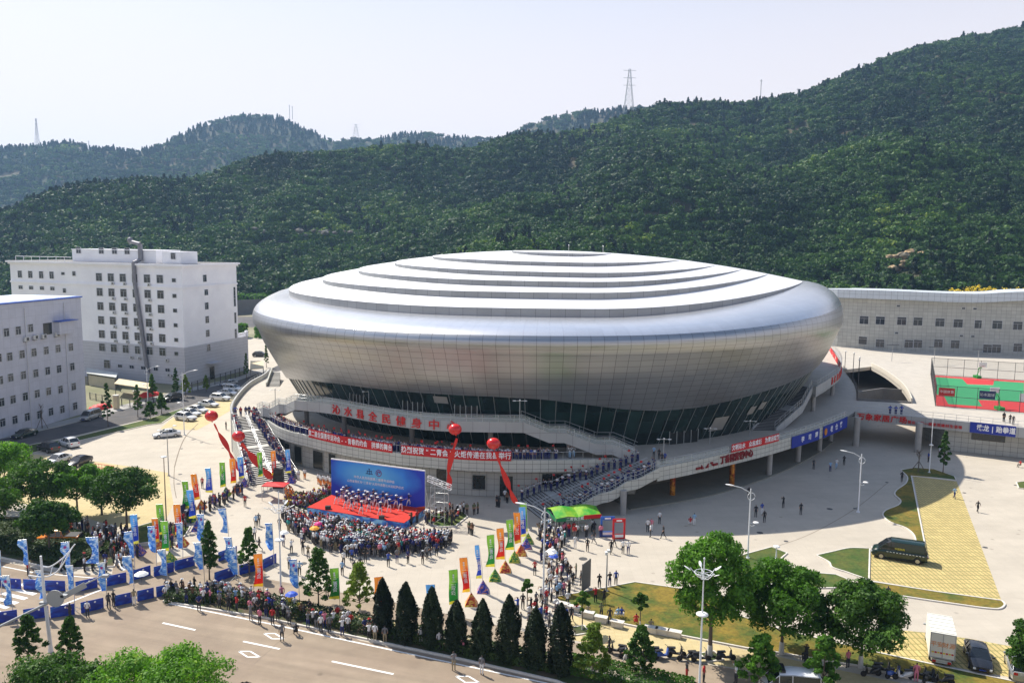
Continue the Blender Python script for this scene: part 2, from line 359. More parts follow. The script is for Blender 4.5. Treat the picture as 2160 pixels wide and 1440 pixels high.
# road markings
rm=MB()
def stripe(p,q,wd,z=.016):
    a,b=at(*p),at(*q); d=(b-a).normalized(); n=Vector((-d.y,d.x,0))*wd/2
    rm.face([(a-n).xy[:]+(z,),(b-n).xy[:]+(z,),(b+n).xy[:]+(z,),(a+n).xy[:]+(z,)])
stripe((343,1313),(412,1328),.22); stripe((513,1352),(590,1368),.22); stripe((700,1394),(830,1421),.22); stripe((950,1450),(1060,1476),.22)
pp=[(355,1272),(560,1313),(760,1356),(980,1403),(1190,1448)]
for a,b in zip(pp,pp[1:]): stripe(a,b,.18)
for cx,cy,s in ((525,1379,1),(577,1341,.95),(985,1432,1.1)):
    q=[(cx-21*s,cy-6*s),(cx+3*s,cy-6*s),(cx+23*s,cy+6*s),(cx-3*s,cy+6*s)]
    for a,b in zip(q,q[1:]+q[:1]): stripe(a,b,.16)
for k in range(9):
    y=1248+k*9.5-4; stripe((62-k*19,y-22+0*k),(112-k*19,y-10),.5)
stripe((112,1283),(222,1240),.25); stripe((0,1193),(70,1207),.15); stripe((70,1207),(236,1222),.15)
stripe((250,1178),(262,1202),.4); 
struct(rm.build('road_markings',white_paint))
# manholes and drain covers
mh=MB()
for x,y,r in ((1603,1123,.4),(1750,1073,.4),(1605,983,.9),(2034,1039,.25),(1871,1017,.25),(2078,1154,.3),(1658,1141,.28),(1804,1072,.28),(2143,1023,.3),(380,1000,.3),(383,946,.25),(470,945,.25),(1230,1178,.5),(408,905,.3),(425,933,.3),(640,1188,.4)):
    p=at(x,y); mh.prism([(p.x+r*math.cos(t),p.y+r*math.sin(t)) for t in np.linspace(0,2*math.pi,13)[:-1]],.005,.02)
o=struct(mh.build('drain_covers',mat('cast_iron',(.07,.07,.07),.7)))
jl=MB()
def seam(pts,wd=.07,mb=jl):
    P=[at(*p) for p in smooth_path(pts,5)]
    for a,b in zip(P,P[1:]):
        d=(b-a).normalized(); n=Vector((-d.y,d.x,0))*wd/2; mb.face([(a-n).xy[:]+(.013,),(b-n).xy[:]+(.013,),(b+n).xy[:]+(.013,),(a+n).xy[:]+(.013,)])
seam([(1600,1163),(1700,1130),(1800,1075),(1872,1018)]); seam([(368,985),(378,950),(392,920),(418,893)],.16); seam([(368,985),(367,1020),(372,1050)],.1)
seam([(536,1400),(570,1370),(600,1345),(700,1290)],.04); seam([(560,1225),(790,1262),(1000,1308),(1190,1352)],.15)
struct(jl.build('paving_joints',mat('joint',(.2,.16,.12),.9)))
# wheel-stop kerbs and white strips of the low yard
# ------------------------------------------------------------------ hills
def vnoise(x,y,seed=0):
    """smooth value noise, numpy"""
    xi=np.floor(x).astype(int); yi=np.floor(y).astype(int); fx=x-xi; fy=y-yi
    fx=fx*fx*(3-2*fx); fy=fy*fy*(3-2*fy)
    def h(a,b):
        n=(a*374761393+b*668265263+seed*144269)&0x7fffffff; n=((n^(n>>13))*1274126177)&0x7fffffff; return ((n^(n>>16))&0xffff)/65535.
    return (h(xi,yi)*(1-fx)+h(xi+1,yi)*fx)*(1-fy)+(h(xi,yi+1)*(1-fx)+h(xi+1,yi+1)*fx)*fy
def fbm(x,y,o=4,seed=0): return sum(vnoise(x*2**k,y*2**k,seed+k)/2**k for k in range(o))/sum(.5**k for k in range(o))
def hill(name,ridge,foot,yr,zf,m,nx=150,nt=60,power=1.0,amp=8,seed=3):
    """ridge: [(px,py)] silhouette; foot/yr: [(px,Y)] distances. real terrain: rises from the foot line to the ridge and falls behind it"""
    px=np.linspace(-700,2900,nx); rx,ry=zip(*ridge); fx,fy=zip(*foot); qx,qy=zip(*yr)
    T=np.linspace(0,1.5,nt); X=np.zeros((nt,nx)); Y=X.copy(); Z=X.copy()
    for j,p in enumerate(px):
        py=np.interp(p,rx,ry); Yf=np.interp(p,fx,fy); Yr=np.interp(p,qx,qy); r=atY(p,py,Yr); k=r.x/Yr
        for i,t in enumerate(T):
            y=Yf+(Yr-Yf)*t; s=t**power if t<=1 else 1-(t-1)*.8
            X[i,j]=k*y; Y[i,j]=y; Z[i,j]=zf+(r.z-zf)*s
    n=fbm(X/110,Y/110,4,seed)-.5; w_=np.clip(np.minimum(T/.15,1.),0,1)[:,None]*np.clip(1.0-.75*np.exp(-((T-1)/.12)**2),0,1)[:,None]
    rg=np.abs(fbm(X/170+5,Y/500,3,seed+9)-.5)*2
    Z+=w_*(n*amp*4-rg*amp*1.2)
    Z[0]-=8
    V=np.stack([X,Y,Z],-1).reshape(-1,3); F=[[i*nx+j,i*nx+j+1,(i+1)*nx+j+1,(i+1)*nx+j] for i in range(nt-1) for j in range(nx-1)]
    me=fast_mesh(name,V,F,m,smooth=True); o=bpy.data.objects.new(name,me); COL.objects.link(o); struct(o)
    return X,Y,Z,T
hill_m=mat('hillside',(.030,.045,.018),.95,var=.3,scale=.05,col2=(.075,.06,.03),c2s=.015)
ridgeN=[(-700,545),(-300,520),(0,468),(80,440),(150,415),(290,392),(420,385),(470,368),(520,350),(600,335),(680,326),(750,322),(860,318),(960,322),(1080,300),(1180,287),(1270,272),(1340,240),(1400,224),(1500,214),(1600,214),(1690,204),(1760,180),(1830,150),(1900,125),(1980,98),(2060,75),(2130,58),(2160,56),(2400,20),(2900,0)]
HN=hill('hill_near',ridgeN,[(-700,460),(500,440),(1100,360),(1700,330),(2900,330)],[(-700,560),(0,600),(600,700),(1400,830),(2160,950),(2900,1000)],4,hill_m,power=1.05,amp=15)
ridgeF=[(-700,330),(0,312),(60,310),(150,304),(200,318),(280,322),(350,306),(400,277),(450,256),(520,246),(590,250),(640,268),(690,297),(800,299),(830,286),(900,284),(1000,289),(1060,292),(1110,266),(1170,245),(1280,232),(1390,224),(1500,230),(1700,260),(2900,300)]
HF=hill('hill_far',ridgeF,[(-700,900),(2900,1050)],[(-700,1450),(300,1500),(520,1750),(1000,1750),(1300,1500),(2900,1500)],10,hill_m,power=1.2,amp=10,seed=21)
# leaves -------------------------------------------------------------
def leaf_quads(C,nrm,size,r=rng):
    """quads at centres C with normals nrm (jittered)"""
    n=len(C); nn=nrm+r.normal(0,.55,(n,3)); nn/=np.linalg.norm(nn,axis=1)[:,None]+1e-9
    a=np.cross(nn,r.normal(0,1,(n,3))); a/=np.linalg.norm(a,axis=1)[:,None]+1e-9; b=np.cross(nn,a)
    s=(size*(.6+.8*r.random(n)))[:,None]; b=b*.6
    V=np.stack([C-a*s,C-b*s+nn*s*.15,C+a*s,C+b*s+nn*s*.15],1).reshape(-1,3)
    return V,np.arange(4*n).reshape(n,4)
def crown(n,clumps,size,r=rng,shell=.55):
    """clumps (k,4): centre+radius. leaves in the outer part of each clump, none inside the others' cores"""
    cl=np.asarray(clumps,'f'); wgt=cl[:,3]**2; idx=r.choice(len(cl),n,p=wgt/wgt.sum())
    d=r.normal(0,1,(n,3)); d/=np.linalg.norm(d,axis=1)[:,None]; d[:,2]=np.where(d[:,2]<-.45,-d[:,2],d[:,2])
    rad=shell+(1-shell)*r.random(n)**.6
    rad*=1+.18*np.sin(d[:,0]*7+idx)*np.cos(d[:,1]*6+idx*2)
    C=cl[idx,:3]+d*(rad*cl[idx,3])[:,None]*np.array([1,1,.82])
    return leaf_quads(C,d,size,r)
def foliage(name,c1,c2,c3=None,trans=.25,rough=.6,scale=.35):
    m,n,b=nodes(name); MATS[name]=m
    geo=N(n,'ShaderNodeNewGeometry'); oi=N(n,'ShaderNodeObjectInfo')
    t=N(n,'ShaderNodeTexNoise'); t.inputs['Scale'].default_value=scale; t.inputs['Detail'].default_value=4; n.links.new(geo.outputs['Position'],t.inputs['Vector'])
    f=mth(n,'ADD',mth(n,'MULTIPLY',t.outputs[0],1.35),mth(n,'MULTIPLY',geo.outputs['Random Per Island'],.28)); f=mth(n,'ADD',f,mth(n,'MULTIPLY',oi.outputs['Random'],.36)); f=mth(n,'SUBTRACT',f,.50)
    rp=N(n,'ShaderNodeValToRGB'); n.links.new(f,rp.inputs[0]); e=rp.color_ramp.elements; e[0].color=tuple(c1)+(1,); e[1].color=tuple(c2)+(1,); e[0].position=.2; e[1].position=.8
    if c3: x=e.new(.93); x.color=tuple(c3)+(1,)
    n.links.new(rp.outputs[0],b.inputs['Base Color']); b.inputs['Roughness'].default_value=rough; b.inputs['Specular IOR Level'].default_value=.25
    if trans:
        tr=N(n,'ShaderNodeBsdfTranslucent'); sc=N(n,'ShaderNodeVectorMath',operation='MULTIPLY'); n.links.new(rp.outputs[0],sc.inputs[0]); sc.inputs[1].default_value=(1.3,1.5,.6); n.links.new(sc.outputs[0],tr.inputs[0])
        mx=N(n,'ShaderNodeMixShader'); mx.inputs[0].default_value=trans; n.links.new(b.outputs[0],mx.inputs[1]); n.links.new(tr.outputs[0],mx.inputs[2]); n.links.new(mx.outputs[0],n.nodes['Material Output'].inputs[0])
    return m
fol_hill=foliage('hill_foliage',(.009,.030,.007),(.060,.135,.016),(.20,.27,.03),trans=.18,scale=.011)
fol_pine=foliage('pine_foliage',(.010,.024,.010),(.022,.045,.015),trans=.05,scale=.02)
def hill_variants():
    out=[]
    for k in range(7):
        r=np.random.default_rng(50+k)
        if k<5:
            cl=[(0,0,.55,.5)]+[(math.cos(a)*.45*r.uniform(.6,1.1),math.sin(a)*.45*r.uniform(.6,1.1),r.uniform(.3,.8),r.uniform(.25,.42)) for a in np.linspace(0,6.28,7)[:-1]+r.random()]
            V,F=crown(300,cl,.105,r,.6); me=fast_mesh('forest_tree_%s'%'abcdefg'[k],V,F,fol_hill)
        else:
            n=130; h=r.random(n)**.8; a=r.random(n)*6.28; rad=(1-h)*.42*(.6+.4*r.random(n)); C=np.stack([np.cos(a)*rad,np.sin(a)*rad,h*1.2+.1],1)
            nr=np.stack([np.cos(a),np.sin(a),np.full(n,.5)],1); V,F=leaf_quads(C,nr,.15,r); me=fast_mesh('forest_pine_%s'%'abcdefg'[k],V,F,fol_pine)
        out.append(bpy.data.objects.new(me.name,me))
    return out
HV=hill_variants()
def forest(name,P,S,K,label,objs):
    me=bpy.data.meshes.new(name); me.vertices.add(len(P)); me.vertices.foreach_set('co',np.asarray(P,'f').ravel())
    for nm,d,ty in (('sc',S,'FLOAT'),('rt',rng.random(len(P))*6.28,'FLOAT'),('kk',K,'INT')):
        a=me.attributes.new(nm,ty,'POINT'); a.data.foreach_set('value',np.asarray(d,'f' if ty=='FLOAT' else 'i'))
    o=bpy.data.objects.new(name,me); COL.objects.link(o); struct(o,'stuff')
    if label: o['label']=label
    g=bpy.data.node_groups.new(name,'GeometryNodeTree'); g.interface.new_socket('Geometry',in_out='INPUT',socket_type='NodeSocketGeometry'); g.interface.new_socket('Geometry',in_out='OUTPUT',socket_type='NodeSocketGeometry')
    gi=g.nodes.new('NodeGroupInput'); go=g.nodes.new('NodeGroupOutput'); iop=g.nodes.new('GeometryNodeInstanceOnPoints'); g.links.new(gi.outputs[0],iop.inputs['Points'])
    g2i=g.nodes.new('GeometryNodeGeometryToInstance')
    for x in reversed(objs):
        oi=g.nodes.new('GeometryNodeObjectInfo'); oi.inputs['Object'].default_value=x; oi.inputs['As Instance'].default_value=True; g.links.new(oi.outputs['Geometry'],g2i.inputs[0])
    g.links.new(g2i.outputs[0],iop.inputs['Instance']); iop.inputs['Pick Instance'].default_value=True
    def attr(nm,ty):
        a=g.nodes.new('GeometryNodeInputNamedAttribute'); a.data_type=ty; a.inputs[0].default_value=nm; return a.outputs[0]
    g.links.new(attr('kk','INT'),iop.inputs['Instance Index'])
    cx=g.nodes.new('ShaderNodeCombineXYZ'); g.links.new(attr('rt','FLOAT'),cx.inputs[2]); g.links.new(cx.outputs[0],iop.inputs['Rotation'])
    g.links.new(attr('sc','FLOAT'),iop.inputs['Scale']); g.links.new(iop.outputs[0],go.inputs[0])
    md=o.modifiers.new('scatter','NODES'); md.node_group=g; return o
def scatter_hill(H,n,smin,smax,tmax=1.12,pine=.2,seed=1,bare=None,pxr=(-200,2360)):
    X,Y,Z,T=H; r=np.random.default_rng(seed); nt,nx=X.shape
    u=(r.uniform(pxr[0],pxr[1],n)+700)/3600*(nx-1); t=np.sqrt(r.random(n)*(1-.0)+.0)*1.0
    t=r.random(n)*tmax; v=t/1.5*(nt-1); i=np.clip(v.astype(int),0,nt-2); j=np.clip(u.astype(int),0,nx-2); a=v-i; b=u-j
    f=lambda A:(A[i,j]*(1-b)+A[i,j+1]*b)*(1-a)+(A[i+1,j]*(1-b)+A[i+1,j+1]*b)*a
    P=np.stack([f(X),f(Y),f(Z)],1); S=r.uniform(smin,smax,n)*(.75+.5*fbm(P[:,0]/40,P[:,1]/40,2,5))
    q=fbm(P[:,0]/60,P[:,1]/60,3,77); pn=r.random(n)<np.where(t>.86,pine*2.6,pine)*np.where(q>.5,1.5,.4)
    K=np.where(pn,r.integers(5,7,n),r.integers(0,5,n)); P[:,2]-=S*.08
    keep=np.ones(n,bool)
    if bare is not None: keep=bare(P,t)
    return P[keep],S[keep],K[keep]
def pxy(P):
    d=P-np.array([0,0,CH]); x=d@np.array(RT); y=d@np.array(UP); z=d@np.array(FW); return 1080+FPX*x/z,720-FPX*y/z
BARE=[(1912,560,26,24),(1905,590,30,14),(645,495,40,9),(560,520,60,8),(930,535,10,8),(1985,540,12,8)]
def bareN(P,t):
    x,y=pxy(P); k=np.ones(len(P),bool)
    for cx,cy,a,b in BARE: k&=((x-cx)/a)**2+((y-cy)/b)**2>1
    return k
P,S,K=scatter_hill(HN,34000,3.0,8.6,bare=bareN,pine=.10)
forest('forest',P,S,K,'dense dark green wooded hillside behind the stadium',HV)
P,S,K=scatter_hill(HF,20000,6,10,1.1,.25,2,bare=lambda P,t:(fbm(P[:,0]/120,P[:,1]/120,3,8)>.25)|(t>.8))
forest('far_forest',P,S,K,'hazy blue green woods on the far ridge',HV)
# bare rock patches on the slope (real lumps of rock)
rock=mat('hill_rock',(.42,.29,.15),.95,var=.4,scale=.25,col2=(.16,.14,.10),c2s=.15)
grock=mat('grey_rock',(.16,.15,.13),.95,var=.4,scale=.2)
def slope_point(H,px,py):
    X,Y,Z,T=H; best=None
    d=ray(px,py); 
    Pp=np.stack([X,Y,Z],-1).reshape(-1,3); x,y=pxy(Pp); i=np.argmin((x-px)**2+(y-py)**2); return Vector(Pp[i])
def outcrop(name,px,py,n,rad,m,seed,flat=.6):
    r=random.Random(seed); c=slope_point(HN,px,py); b=MB()
    for k in range(n):
        q=c+Vector((r.uniform(-1,1)*rad*1.6,r.uniform(-1,1)*rad*.6,r.uniform(-1,1)*rad*flat)); q.z+=1
        s=r.uniform(1.2,3.2); P=[]
        bm=bmesh.new(); bmesh.ops.create_icosphere(bm,subdivisions=2,radius=s)
        for v in bm.verts: v.co*=r.uniform(.75,1.2); v.co.z*=.6; v.co+=q
        b.arrays([v.co[:] for v in bm.verts],[[v.index for v in f.verts] for f in bm.faces]); bm.free()
    return struct(b.build(name,m))
outcrop('rock_outcrop',1915,562,34,9,rock,1); outcrop('rock_ledge',640,497,50,22,grock,2,.12); outcrop('rock_outcrop_small',930,535,6,2,rock,4)
# ================================================================== STADIUM
CX,CY=6.3,163.5
metal_m,n_,b_=nodes('shell_panels')
def shell_material():
    m,n,b=metal_m,n_,b_
    b.inputs['Metallic'].default_value=.92; b.inputs['Roughness'].default_value=.27
    uv=N(n,'ShaderNodeUVMap'); s=N(n,'ShaderNodeSeparateXYZ'); n.links.new(uv.outputs[0],s.inputs[0])
    u=mth(n,'DIVIDE',s.outputs[0],1.72); v=mth(n,'DIVIDE',s.outputs[1],.94)
    ln=mth(n,'MAXIMUM',mth(n,'LESS_THAN',mth(n,'FRACT',u),.04),mth(n,'LESS_THAN',mth(n,'FRACT',v),.055))
    cb=N(n,'ShaderNodeCombineXYZ'); n.links.new(mth(n,'FLOOR',u),cb.inputs[0]); n.links.new(mth(n,'FLOOR',v),cb.inputs[1])
    wn=N(n,'ShaderNodeTexWhiteNoise'); n.links.new(cb.outputs[0],wn.inputs[0])
    rp=N(n,'ShaderNodeMapRange'); rp.inputs[3].default_value=.95; rp.inputs[4].default_value=1.03; n.links.new(wn.outputs[0],rp.inputs[0])
    base=N(n,'ShaderNodeRGB'); base.outputs[0].default_value=(.425,.43,.44,1)
    x=N(n,'ShaderNodeVectorMath',operation='SCALE'); n.links.new(base.outputs[0],x.inputs[0]); n.links.new(rp.outputs[0],x.inputs['Scale'])
    n.links.new(mixc(n,ln,x.outputs[0],(.21,.205,.20)),b.inputs['Base Color'])
    rr=N(n,'ShaderNodeMapRange'); rr.inputs[3].default_value=.33; rr.inputs[4].default_value=.38; n.links.new(wn.outputs[0],rr.inputs[0]); n.links.new(rr.outputs[0],b.inputs['Roughness'])
    # each panel sits at a slightly different tilt
    nm=N(n,'ShaderNodeNewGeometry'); v2=N(n,'ShaderNodeVectorMath',operation='SUBTRACT'); n.links.new(wn.outputs[1],v2.inputs[0]); v2.inputs[1].default_value=(.5,.5,.5)
    v3=N(n,'ShaderNodeVectorMath',operation='SCALE'); n.links.new(v2.outputs[0],v3.inputs[0]); v3.inputs['Scale'].default_value=.005
    v4=N(n,'ShaderNodeVectorMath',operation='ADD'); n.links.new(nm.outputs['Normal'],v4.inputs[0]); n.links.new(v3.outputs[0],v4.inputs[1])
    v5=N(n,'ShaderNodeVectorMath',operation='NORMALIZE'); n.links.new(v4.outputs[0],v5.inputs[0]); n.links.new(v5.outputs[0],b.inputs['Normal'])
    MATS['shell']=m; return m
shell_m=shell_material()
shoulder_m=mat('shoulder_panels',(.72,.72,.73),.25,metal=.75,var=.03,scale=.1,tile=(1.72,2.6),lw=.025,tint=.03,lcol=(.42,.42,.43),spec=.5)
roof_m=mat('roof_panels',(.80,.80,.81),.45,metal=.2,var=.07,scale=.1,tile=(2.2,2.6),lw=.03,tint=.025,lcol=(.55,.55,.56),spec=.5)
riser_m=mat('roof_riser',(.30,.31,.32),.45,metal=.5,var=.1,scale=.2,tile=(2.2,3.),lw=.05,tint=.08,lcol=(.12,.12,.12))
glass_m=mat('curtain_glass',(.010,.026,.024),.10,var=.5,scale=.15,tile=(2.05,1.9),lw=.035,tint=.5,lcol=(.03,.04,.04),spec=.45)
mull_m=mat('mullion',(.42,.44,.43),.4,metal=.6,var=.05)
tile_m=mat('grey_wall_tiles',(.40,.40,.37),.75,var=.1,scale=.5,tile=(1.05,.85),lw=.045,tint=.07,lcol=(.10,.10,.09))
tile_l=mat('fascia_tiles',(.50,.50,.45),.75,var=.07,scale=.5,tile=(1.1,.72),lw=.05,tint=.05,lcol=(.14,.14,.12))
fascia_g=mat('grey_fascia',(.36,.37,.37),.6,var=.08,scale=.4,tile=(2.3,9.),lw=.05,tint=.05,lcol=(.13,.13,.13))
deck_m=mat('deck_paving',(.46,.42,.36),.85,var=.08,scale=.4,tile=(1.2,1.2),lw=.015,tint=.04,lcol=(.3,.27,.22))
dark_m=mat('dark_opening',(.015,.018,.018),.25,var=.2,spec=.6)
rail_m=mat('rail_steel',(.55,.56,.57),.35,metal=.7,var=.03)
red_sign=mat('red_lettering',(.55,.012,.010),.5,var=.05)
stadium=empty('stadium','huge round silver stadium with stepped metal roof and dark glass base','stadium',(CX,CY,0))
def S_(o): o.parent=stadium; o.location=(-CX,-CY,0); return o
def sst(x): x=np.clip(x,0,1); return x*x*(3-2*x)
WALLS=[(0,6.5,51.5,1.25),(0,5.9,45.,1.0),(1.,3.5,38.5,.88),(2,1,32.,.78),(2.5,1.,25.,.68),(3.5,-3,10.,.6)]   # centre offset, radius, height
def wh(k,phi):
    """height of step k at angle phi (rad, about the step's own centre)"""
    d=math.degrees(phi)%360; h=WALLS[k][3]
    # near side = 270, right end = 345, left = 180, back-left = 110
    if d>=255 and d<=350: return h*float(sst((350-d)/75.))
    if d>350 or d<100: return 0.
    return h*float(sst((d-140)/62.))*(.72+.28*float(sst((d-190)/60)))
def dome(x,y):
    r=math.hypot(x,y); return 33.9-.0021*r*r
def drop(x,y,upto):
    """sum of steps whose edge lies inside (x,y), first 'upto' outermost walls counted from outside"""
    s=0
    for k in range(upto,6):
        cx,cy,R_,h=WALLS[k]; s+=wh(k,math.atan2(y-cy,x-cx))
    return s
def ring_pt(k,phi): cx,cy,R_,h=WALLS[k]; return cx+R_*math.cos(phi),cy+R_*math.sin(phi)
NA=288; ANG=[2*math.pi*i/NA for i in range(NA+1)]
roof=MB(); riser=MB()
def rz_in(x,y,k): return dome(x,y)-drop(x,y,k+1)     # surface inside wall k (k=5 -> innermost plate)
for k in range(6):
    rows=[];uv=[]
    seg=8 if k<5 else 10
    for s in range(seg+1):
        row=[];ur=[]; f=s/seg
        for a in ANG:
            x0,y0=ring_pt(k,a); x0+=.0; y0+=.0
            if k<5: x1,y1=ring_pt(k+1,a)
            else: x1,y1=WALLS[5][0],WALLS[5][1]
            x=x0+(x1-x0)*f; y=y0+(y1-y0)*f
            z=dome(x,y)-drop(x0+(x1-x0)*min(f,1),y0+(y1-y0)*min(f,1),k+1)
            # edge lip slightly higher than a plain dome: plate tilts outward a little
            row.append((CX+x,CY+y,z)); ur.append((a*WALLS[k][2]*(1-f*.3),f*8))
        rows.append(row[:-1]); uv.append(ur)
    roof.grid(rows,uv=uv,close=True)
    wr0=[];wr1=[];u0=[];u1=[]
    for a in ANG:
        x,y=ring_pt(k,a); z=dome(x,y)-drop(x,y,k+1); h=wh(k,a); rr=1.0008
        wr0.append((CX+x,CY+y,z-h-.05)); wr1.append((CX+x,CY+y,z)); u0.append((a*WALLS[k][2],0)); u1.append((a*WALLS[k][2],h+.01))
    riser.grid([wr0[:-1],wr1[:-1]],uv=[u0,u1],close=True,sm=False)
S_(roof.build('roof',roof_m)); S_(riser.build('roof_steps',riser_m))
# outer shell: from the foot of the outer step over the nose and down
EDGE=[(-180,10.2),(-156,10.9),(-138,12.9),(-128,13.5),(-118,13.6),(-100,13.8),(-92,13.6),(-87,13.0),(-79,11.9),(-73,11.4),(-66,11.5),(-59,12.1),(-50,13.0),(-37,14.2),(-20,15.2),(0,15.5),(60,13),(120,10.5),(180,10.2)]
def edge_z(a):
    d=(math.degrees(a)+180)%360-180; return float(np.interp(d,[e[0] for e in EDGE],[e[1] for e in EDGE]))
FP=[(0,45.5),(5.5,48),(9,50),(13.3,52.5),(17,54.5),(19.5,55.5),(21.6,56.4)]
def fr(z): return float(np.interp(z,[p[0] for p in FP],[p[1] for p in FP]))
shell=MB(); rows=[];uv=[]
def shell_col(a):
    ca,sa=math.cos(a),math.sin(a); out=[]
    # foot of wall 0 along this direction (ray from C hits circle 0)
    cx,cy,R0,_=WALLS[0]; t=cx*ca+cy*sa; r0=t+math.sqrt(max(t*t-(cx*cx+cy*cy)+R0*R0,0)); x,y=r0*ca,r0*sa
    phi=math.atan2(y-cy,x-cx); z0=dome(x,y)-drop(x,y,0)
    zn=21.3+.6*ca
    # roof margin out to the shoulder then a rounded nose (superellipse)
    rs=max(r0,0)+.02; rn=56.4
    span=rn-rs
    for k in range(15):
        t=k/14*math.pi/2; e=.62 if span>5 else .8
        rr=rs+span*math.sin(t)**(.95); zz=zn+(z0-zn)*max(math.cos(t),0)**e
        out.append((rr,zz))
    ze=edge_z(a)
    for k in range(1,9):
        z=zn+(ze-zn)*k/8; out.append((fr(min(z,21.6)) if z<21.6 else 56.4,z))
    return out,ca,sa
cols=[];U=[]
for a in ANG:
    o_,ca,sa=shell_col(a); cols.append([(CX+r*ca,CY+r*sa,z) for r,z in o_])
    s=[0]
    for (r1,z1),(r2,z2) in zip(o_,o_[1:]): s.append(s[-1]+math.hypot(r2-r1,z2-z1))
    L=s[14]; U.append([(a*52.8,100-(q-L)) for q in s])
nr=len(cols[0])
KN=11
def rws(k0,k1): return [[cols[i][k] for i in range(NA)] for k in range(k0,k1)][::-1],[[U[i][k] for i in range(NA+1)] for k in range(k0,k1)][::-1]
rows,uv=rws(KN,nr); shell.grid(rows,uv=uv,close=True); so_=S_(shell.build('shell',shell_m))
st_=MB(); rows,uv=rws(0,KN+1); st_.grid(rows,uv=uv,close=True); S_(st_.build('shell_shoulder',shoulder_m))
# soffit lip under the shell edge
lip=MB(); 
lip.grid([[(CX+(fr(edge_z(a)))*math.cos(a),CY+(fr(edge_z(a)))*math.sin(a),edge_z(a)) for a in ANG[:-1]],[(CX+(fr(edge_z(a))-.9)*math.cos(a),CY+(fr(edge_z(a))-.9)*math.sin(a),edge_z(a)-.02) for a in ANG[:-1]]][::-1],close=True)
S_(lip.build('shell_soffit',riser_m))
# glass drum
gl=MB(); r_=[];u_=[]
for z,q in ((5.3,0),(9,1),(12.5,2),(16,3)):
    r_.append([(CX+(fr(z)-.45)*math.cos(a),CY+(fr(z)-.45)*math.sin(a),z) for a in ANG[:-1]]); u_.append([(a*50,z) for a in ANG])
gl.grid(r_,uv=u_,close=True); S_(gl.build('glass_wall',glass_m))
ml=MB()
for i in range(0,148):
    a=2*math.pi*i/148; d=math.degrees(a)
    if not (175<d<352): continue
    z1=edge_z(a)+.4; P=[]
    for z in (5.5,9,z1): r=fr(z)-.40; P.append((CX+r*math.cos(a),CY+r*math.sin(a),z))
    ml.tube(P,.055,4)
S_(ml.build('mullions',mull_m))
# ---------------- podium at 5.5 m, seen from the photo's edge lines
PZ=5.5
def letters(s,path,zc,size,m,**k):
    L=sum((b-a).length for a,b in zip(path,path[1:])); sp=L/len(s); k.setdefault('depth',.05)
    for i,ch in enumerate(s):
        if ch==' ': continue
        b=MB(); text_on_path(b,ch,path,zc,size,spacing=sp,s0=sp*i,**k); S_(b.build('letter',m))
stairL_top=[(491,882),(545,877)]
ringF=[(545,878),(556,882),(571,893),(588,903),(612,912),(653,922),(700,933),(739,941),(828,955),(860,959),(980,969),(1077,972),(1160,972),(1240,971),(1300,969),(1345,969)]
right_edge=[(1387,988),(1450,976),(1500,965),(1560,951),(1622,936),(1700,913),(1750,896),(1786,880)]
RING=[at(x,y,PZ).xy for x,y in smooth_path(ringF,3)]; RED=[at(x,y,PZ).xy for x,y in smooth_path(right_edge,3)]
leftE=[(487,884),(486,872),(490,858),(498,845),(512,828),(530,812),(555,798),(566,788)]
LEFT=[at(x,y,PZ).xy for x,y in smooth_path(leftE,3)]
def circ(r,a0,a1,n=40): return [Vector((CX+r*math.cos(R(a0+(a1-a0)*i/n)),CY+r*math.sin(R(a0+(a1-a0)*i/n)))) for i in range(n+1)]
back=circ(61,175,0,50)      # far side, out of sight
from mathutils.geometry import tessellate_polygon
cnr=at(1803,869,PZ).xy
RFRONT=[cnr]+[at(x,y,PZ).xy for x,y in ((1900,877),(2000,887),(2160,904),(2500,938))]
outer=LEFT[::-1]+[at(491,882,PZ).xy]+RING+RED+RFRONT+[Vector((330,150)),Vector((330,300)),Vector((60,300)),Vector((-8,246)),Vector((-30,228)),Vector((-46,205))]
hole_c=[at(x,y,PZ).xy for x,y in smooth_path([(1837,773),(1860,785),(1882,800),(1902,817),(1915,835),(1921,850)],3)]
hole_l=[at(x,y,PZ).xy for x,y in smooth_path([(1807,844),(1806,825),(1800,808),(1789,793),(1778,780)],3)]
HOLE=hole_c+hole_l
def slab(outer,holes,z,t,name,m,parent=None):
    loops=[[Vector((p.x,p.y,0)) for p in outer]]+[[Vector((p.x,p.y,0)) for p in h] for h in holes]
    fl=[p for l in loops for p in l]; tr=tessellate_polygon(loops); b=MB()
    for q in tr:
        P=[fl[i] for i in q]
        if (P[1]-P[0]).cross(P[2]-P[1]).z<0: P=P[::-1]
        b.face([(p.x,p.y,z) for p in P]); b.face([(p.x,p.y,z-t) for p in P[::-1]])
    for h in holes: b.wall(h+[h[0]],z-t-.5,z)
    return b.build(name,m)
podium=slab(outer,[HOLE],PZ,.35,'podium_deck',deck_m); struct(podium)
fc=MB(); fc.wall(RING,PZ-1.55,PZ+.12,th=.35); 
S_(fc.build('balcony_fascia',tile_l))
fc=MB(); fc.wall(RED,PZ-1.75,PZ+.12,th=.35); S_(fc.build('canopy_fascia',tile_l))
fc=MB(); fc.wall(LEFT[::-1],-.0,PZ+.95,th=.3); S_(fc.build('ramp_wall',mat('white_parapet',(.5,.5,.48),.8,tile=(2.4,9),lw=.03,tint=.05)))
